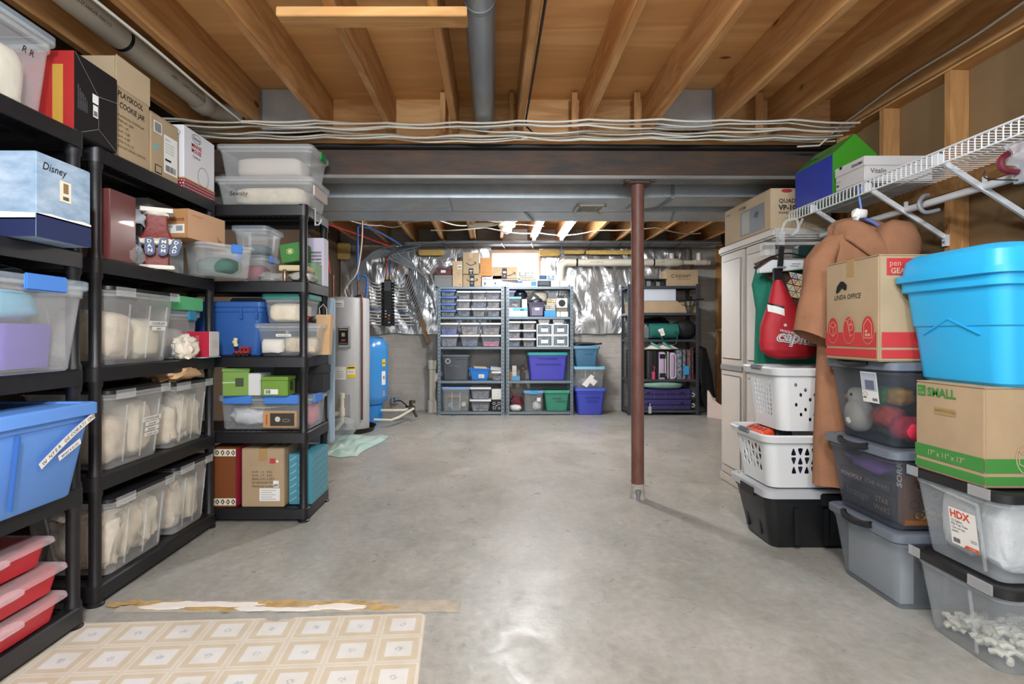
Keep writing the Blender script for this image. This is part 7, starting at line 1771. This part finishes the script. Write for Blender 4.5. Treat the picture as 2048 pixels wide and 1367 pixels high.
# box for the office
RDI = ink('#c4383a')
t = carton('brown moving carton handwritten office, red stripes, on the top smoky tote', 1.535, 1.96, 2.185, 2.53, .990, 1.415, CARD, 'moving_box', tape='tl', flaps=True, bevel=.005)
m = pr(t, 'left', .0022); l, d, h = t['_dims']
m.rect(0, .058, d-.012, .118, RDI); m.rect(0, .014, d-.012, .048, RDI)
m.txt('LINDA OFFICE', .062, .262, .030, K, shear=.2, sx=.92)
m.poly([(.115+x*.038, .315+y*.034) for x, y in ((-1, -.55), (-.8, .2), (-.2, .75), (.3, .75), (.95, .25), (.95, -.25), (.7, -.45), (.1, -.1), (-.5, -.6), (-.85, -.75))], DARK, .001)
for u in (.055, .165, .285):
    m.ell(u, .13, .037, .055, RDI, z=.0006); m.ell(u, .128, .038, .058, CARD, .003, z=.0012)
C2 = ink('#d8a98a')
m.line([(.032, .15), (.055, .165), (.078, .152), (.078, .118), (.057, .10), (.032, .116), (.032, .15), (.057, .138), (.078, .152)], .003, C2, .0016); m.line([(.057, .138), (.057, .10)], .003, C2, .0016)
m.line([(.14, .17), (.155, .165), (.175, .10), (.188, .11)], .003, C2, .0016)
for q in ((.160, .15), (.168, .125)): m.line([(q[0], q[1]), (q[0]+.022, q[1]+.005), (q[0]+.024, q[1]+.028), (q[0]+.002, q[1]+.022), q], .003, C2, .0016)
m.line([(.262, .095), (.262, .15), (.285, .175), (.308, .15), (.308, .095), (.262, .095)], .003, C2, .0016)
for q in ((.270, .102), (.286, .102), (.270, .117)): m.rect(q[0], q[1], q[0]+.012, q[1]+.011, C2, .0016)
m.build('printing', t)
m = pr(t, 'front', .0022); m.rect(.01, .058, l, .118, RDI); m.rect(.01, .014, l, .048, RDI)
m.rect(.03, .345, .16, .412, RDI); m.txt('pen', .04, .382, .032, CARD2, z=.0009); m.txt('GEAR', .045, .352, .030, CARD2, z=.0009, bold=.02); m.build('printing', t)

# near stack
t = tote('clear_tote', 'bottom clear tote of packing foam with black lid, at the right edge', 1.60, 2.16, 1.725, 2.125, 0, .292, clear('clear tote plastic', (.74, .80, .85), .50, .2), LIDK, taper=.09, lidt=.02, r=.05, ribs=0, step=False)
b = MB(FLAP); b.box(-.288, -.283, -.17, -.08, .264, .298); b.box(-.288, -.283, .13, .18, .264, .298); b.pieces('rim_flap', t)
b = MB(clear('moulded clear rib', (.9, .92, .93), .5, .2)); b.bar((-.236, -.06, .02), (-.268, -.065, .235), .006, .008); b.pieces('moulding', t)
st = MB(pm('packing foam', '#e2e0d2', .9)); rn = random.Random(12)
for k in range(260):
    x = 1.685 + .28*rn.random(); y = 1.80 + .25*rn.random(); zt = .018 + (.035 + .06*(2.06-y)/.25)*rn.random()
    a = rn.random()*PI
    st.tube([(x-.018*math.cos(a), y-.018*math.sin(a), zt), (x, y, zt+.008), (x+.018*math.cos(a), y+.018*math.sin(a), zt)], .010, 6)
o = one(st, 'packing_foam', 'loose white packing foam pieces in the bottom clear tote', 'packing foam'); o['kind'] = 'stuff'
t = tote('clear_tote', 'clear tote of wrapped white goods with orange lettered sticker, black lid', 1.595, 2.16, 1.725, 2.13, .294, .596, clear('clear tote plastic', (.74, .80, .85), .50, .2), LIDK, taper=.09, lidt=.02, r=.05, ribs=0, step=False)
b = MB(FLAP); b.box(-.291, -.286, -.17, -.09, .274, .308); b.box(-.291, -.286, .13, .18, .274, .308); b.pieces('rim_flap', t)
b = MB(clear('moulded clear rib', (.9, .92, .93), .5, .2)); b.bar((-.238, -.10, .02), (-.272, -.105, .24), .006, .008); b.bar((-.272, -.105, .24), (-.272, .08, .255), .006, .008); b.pieces('moulding', t)
OR = ink('#d8532a')
m = tface(t, 'left', .004); m.rect(.135, .07, .245, .20, W); m.txt('HDX', .14, .168, .036, OR, bold=.04)
for i, s in enumerate(('12 Gallon', 'Flip Top Tote', 'Cajon con tapa', 'abatible')): m.txt(s, .141, .152-.012*i, .012 if i < 2 else .009, K, bold=.01)
m.bars(.143, .078, .028, .016, K, 3); m.poly([(.185, .07), (.195, .082), (.245, .082), (.245, .07)], OR, .0009); m.txt('12 GAL', .205, .073, .009, W, z=.0012); m.line([(.215, .10), (.24, .10)], .002, GR); m.line([(.215, .106), (.24, .106)], .002, GR); m.build('sticker', t)
WG = pm('bubble wrapped goods', '#e4e9ec', .4, bump=.6, bscale=45)
bundle('wrapped_goods', 'white bubble wrapped goods filling the left of the clear sticker tote', 'packing', 1.81, 1.995, .308, .27, .15, .24, WG, 71, .08, 2.6, p=.42, sub=4)
bundle('wrapped_goods', 'white bubble wrapped goods filling the right of the clear sticker tote', 'packing', 1.81, 1.85, .308, .27, .10, .24, WG, 73, .08, 2.6, p=.42, sub=4)
GRI = ink('#3f8a3e')
t = carton('brown small size moving carton with green stripes, under the bright blue tote', 1.602, 2.03, 1.79, 2.082, .598, .924, CARD, 'moving_box', tape='', flaps=True, bevel=.005)
m = pr(t, 'left', .0022); l, d, h = t['_dims']
m.rect(0, .05, d, .096, GRI); m.rect(0, .01, d, .038, GRI); m.txt('17" x 11" x 13"', .058, .063, .026, CARD2, bold=.01, z=.0009)
m.rect(.012, .275, .05, .313, GRI); m.txt('pen', .016, .298, .012, CARD2, z=.0009); m.txt('GEAR', .016, .282, .012, CARD2, z=.0009); m.txt('SMALL', .058, .278, .043, GRI, bold=.03)
m.txt('FORTE TO HOLD', .09, .225, .012, ink('#4f7a48')); m.rect(.088, .215, .18, .24, TAPE, -.0006); m.build('printing', t)
m = pr(t, 'front', .0022); m.rect(0, .05, l, .096, GRI); m.rect(0, .01, l, .038, GRI); m.ell(.15, .10, .05, .06, CARD2, .003, z=.0009); m.line([(.11, .12), (.15, .14), (.19, .12), (.19, .08), (.15, .06), (.11, .08), (.11, .12), (.15, .10), (.19, .12)], .003, CARD2, .0012)
m.line([(.13, .20), (.13, .27)], .005, K); m.line([(.13, .235), (.155, .24)], .005, K); m.build('printing', t)
# bright blue tote
BB = pm('bright sky blue plastic', '#2fb2ec', .38)
bt = thing('blue_tote', 'big bright sky blue tote with lid, topmost of the right hand stack', 'storage tote', (1.882, 1.96, .926))
l, d, H = .585, .47, .475
b = MB(BB)
b.rloft([(0, l-.15, d-.13, .04), (.012, l-.125, d-.105, .05), (.20, l-.085, d-.075, .05), (.205, l-.075, d-.065, .05), (.33, l-.05, d-.045, .05), (.335, l-.02, d-.015, .055), (.37, l-.018, d-.013, .055), (.372, l+.0, d+.0, .06), (.385, l, d, .06)]); b.build('tub', bt)
b = MB(BB); b.rloft([(.372, l+.016, d+.016, .065), (.395, l+.016, d+.016, .065), (.397, l-.015, d-.015, .06), (.45, l-.03, d-.03, .06), (.472, l-.075, d-.075, .06), (.475, l-.12, d-.12, .05)]); b.build('lid', bt)
b = MB(BB)
a = (.085/2-.0 )
for z0, y0 in ((.175, .16), (.215, .16)):
    for s in (-1, 1):
        xo = -(l/2 - .0365) ; b.bar((xo - .001, .0, z0+.06 if False else z0+.055), (xo+.006, s*.12, z0), .008, .006)
b.pieces('chevron', bt)
b = MB(BB); b.box(-l/2+.012, -l/2+.028, -.17, .17, .335, .37); b.build('grip_ledge', bt, .004)
# ================================================================== camera and light
cd = bpy.data.cameras.new('camera'); cam = bpy.data.objects.new('camera', cd); col.objects.link(cam)
cam.location = (0, 0, CH); cam.rotation_euler = (PI/2, 0, 0)
cd.sensor_width = 36; cd.sensor_fit = 'HORIZONTAL'; cd.lens = 36*F/2048
cd.shift_x = (1024 - CX)/2048; cd.shift_y = (CY - 683.5)/2048; cd.clip_start = .05
S.camera = cam
w = bpy.data.worlds.new('world'); w.use_nodes = True; S.world = w
w.node_tree.nodes['Background'].inputs[0].default_value = (.85, .93, 1., 1); w.node_tree.nodes['Background'].inputs[1].default_value = .75
def lamp(x, y, z, power, size, color=(.84, .93, 1.)):  # unseen point lights added to light the room, no fixtures modelled
    l = bpy.data.lights.new('fill_light', 'POINT'); l.energy = power; l.shadow_soft_size = size; l.color = color
    o = bpy.data.objects.new('unseen_lamp', l); col.objects.link(o); o.location = (x, y, z); return o
lamp(-.45, .15, 2.33, 55, .10)
lamp(.55, .9, 2.36, 30, .10)
lamp(.4, -1.5, 2.3, 60, .15)
lamp(.2, 5.3, 2.4, 60, .1, (.88, .95, 1.))
S.view_settings.view_transform = 'Standard'; S.view_settings.look = 'None'; S.view_settings.gamma = 1; S.view_settings.use_curve_mapping = False
S.view_settings.exposure = 1.5
S.cycles.transparent_max_bounces = 32; S.cycles.max_bounces = 8; S.cycles.diffuse_bounces = 4; S.cycles.use_denoising = True
S.cycles.caustics_reflective = False; S.cycles.caustics_refractive = False; S.cycles.sample_clamp_indirect = 6
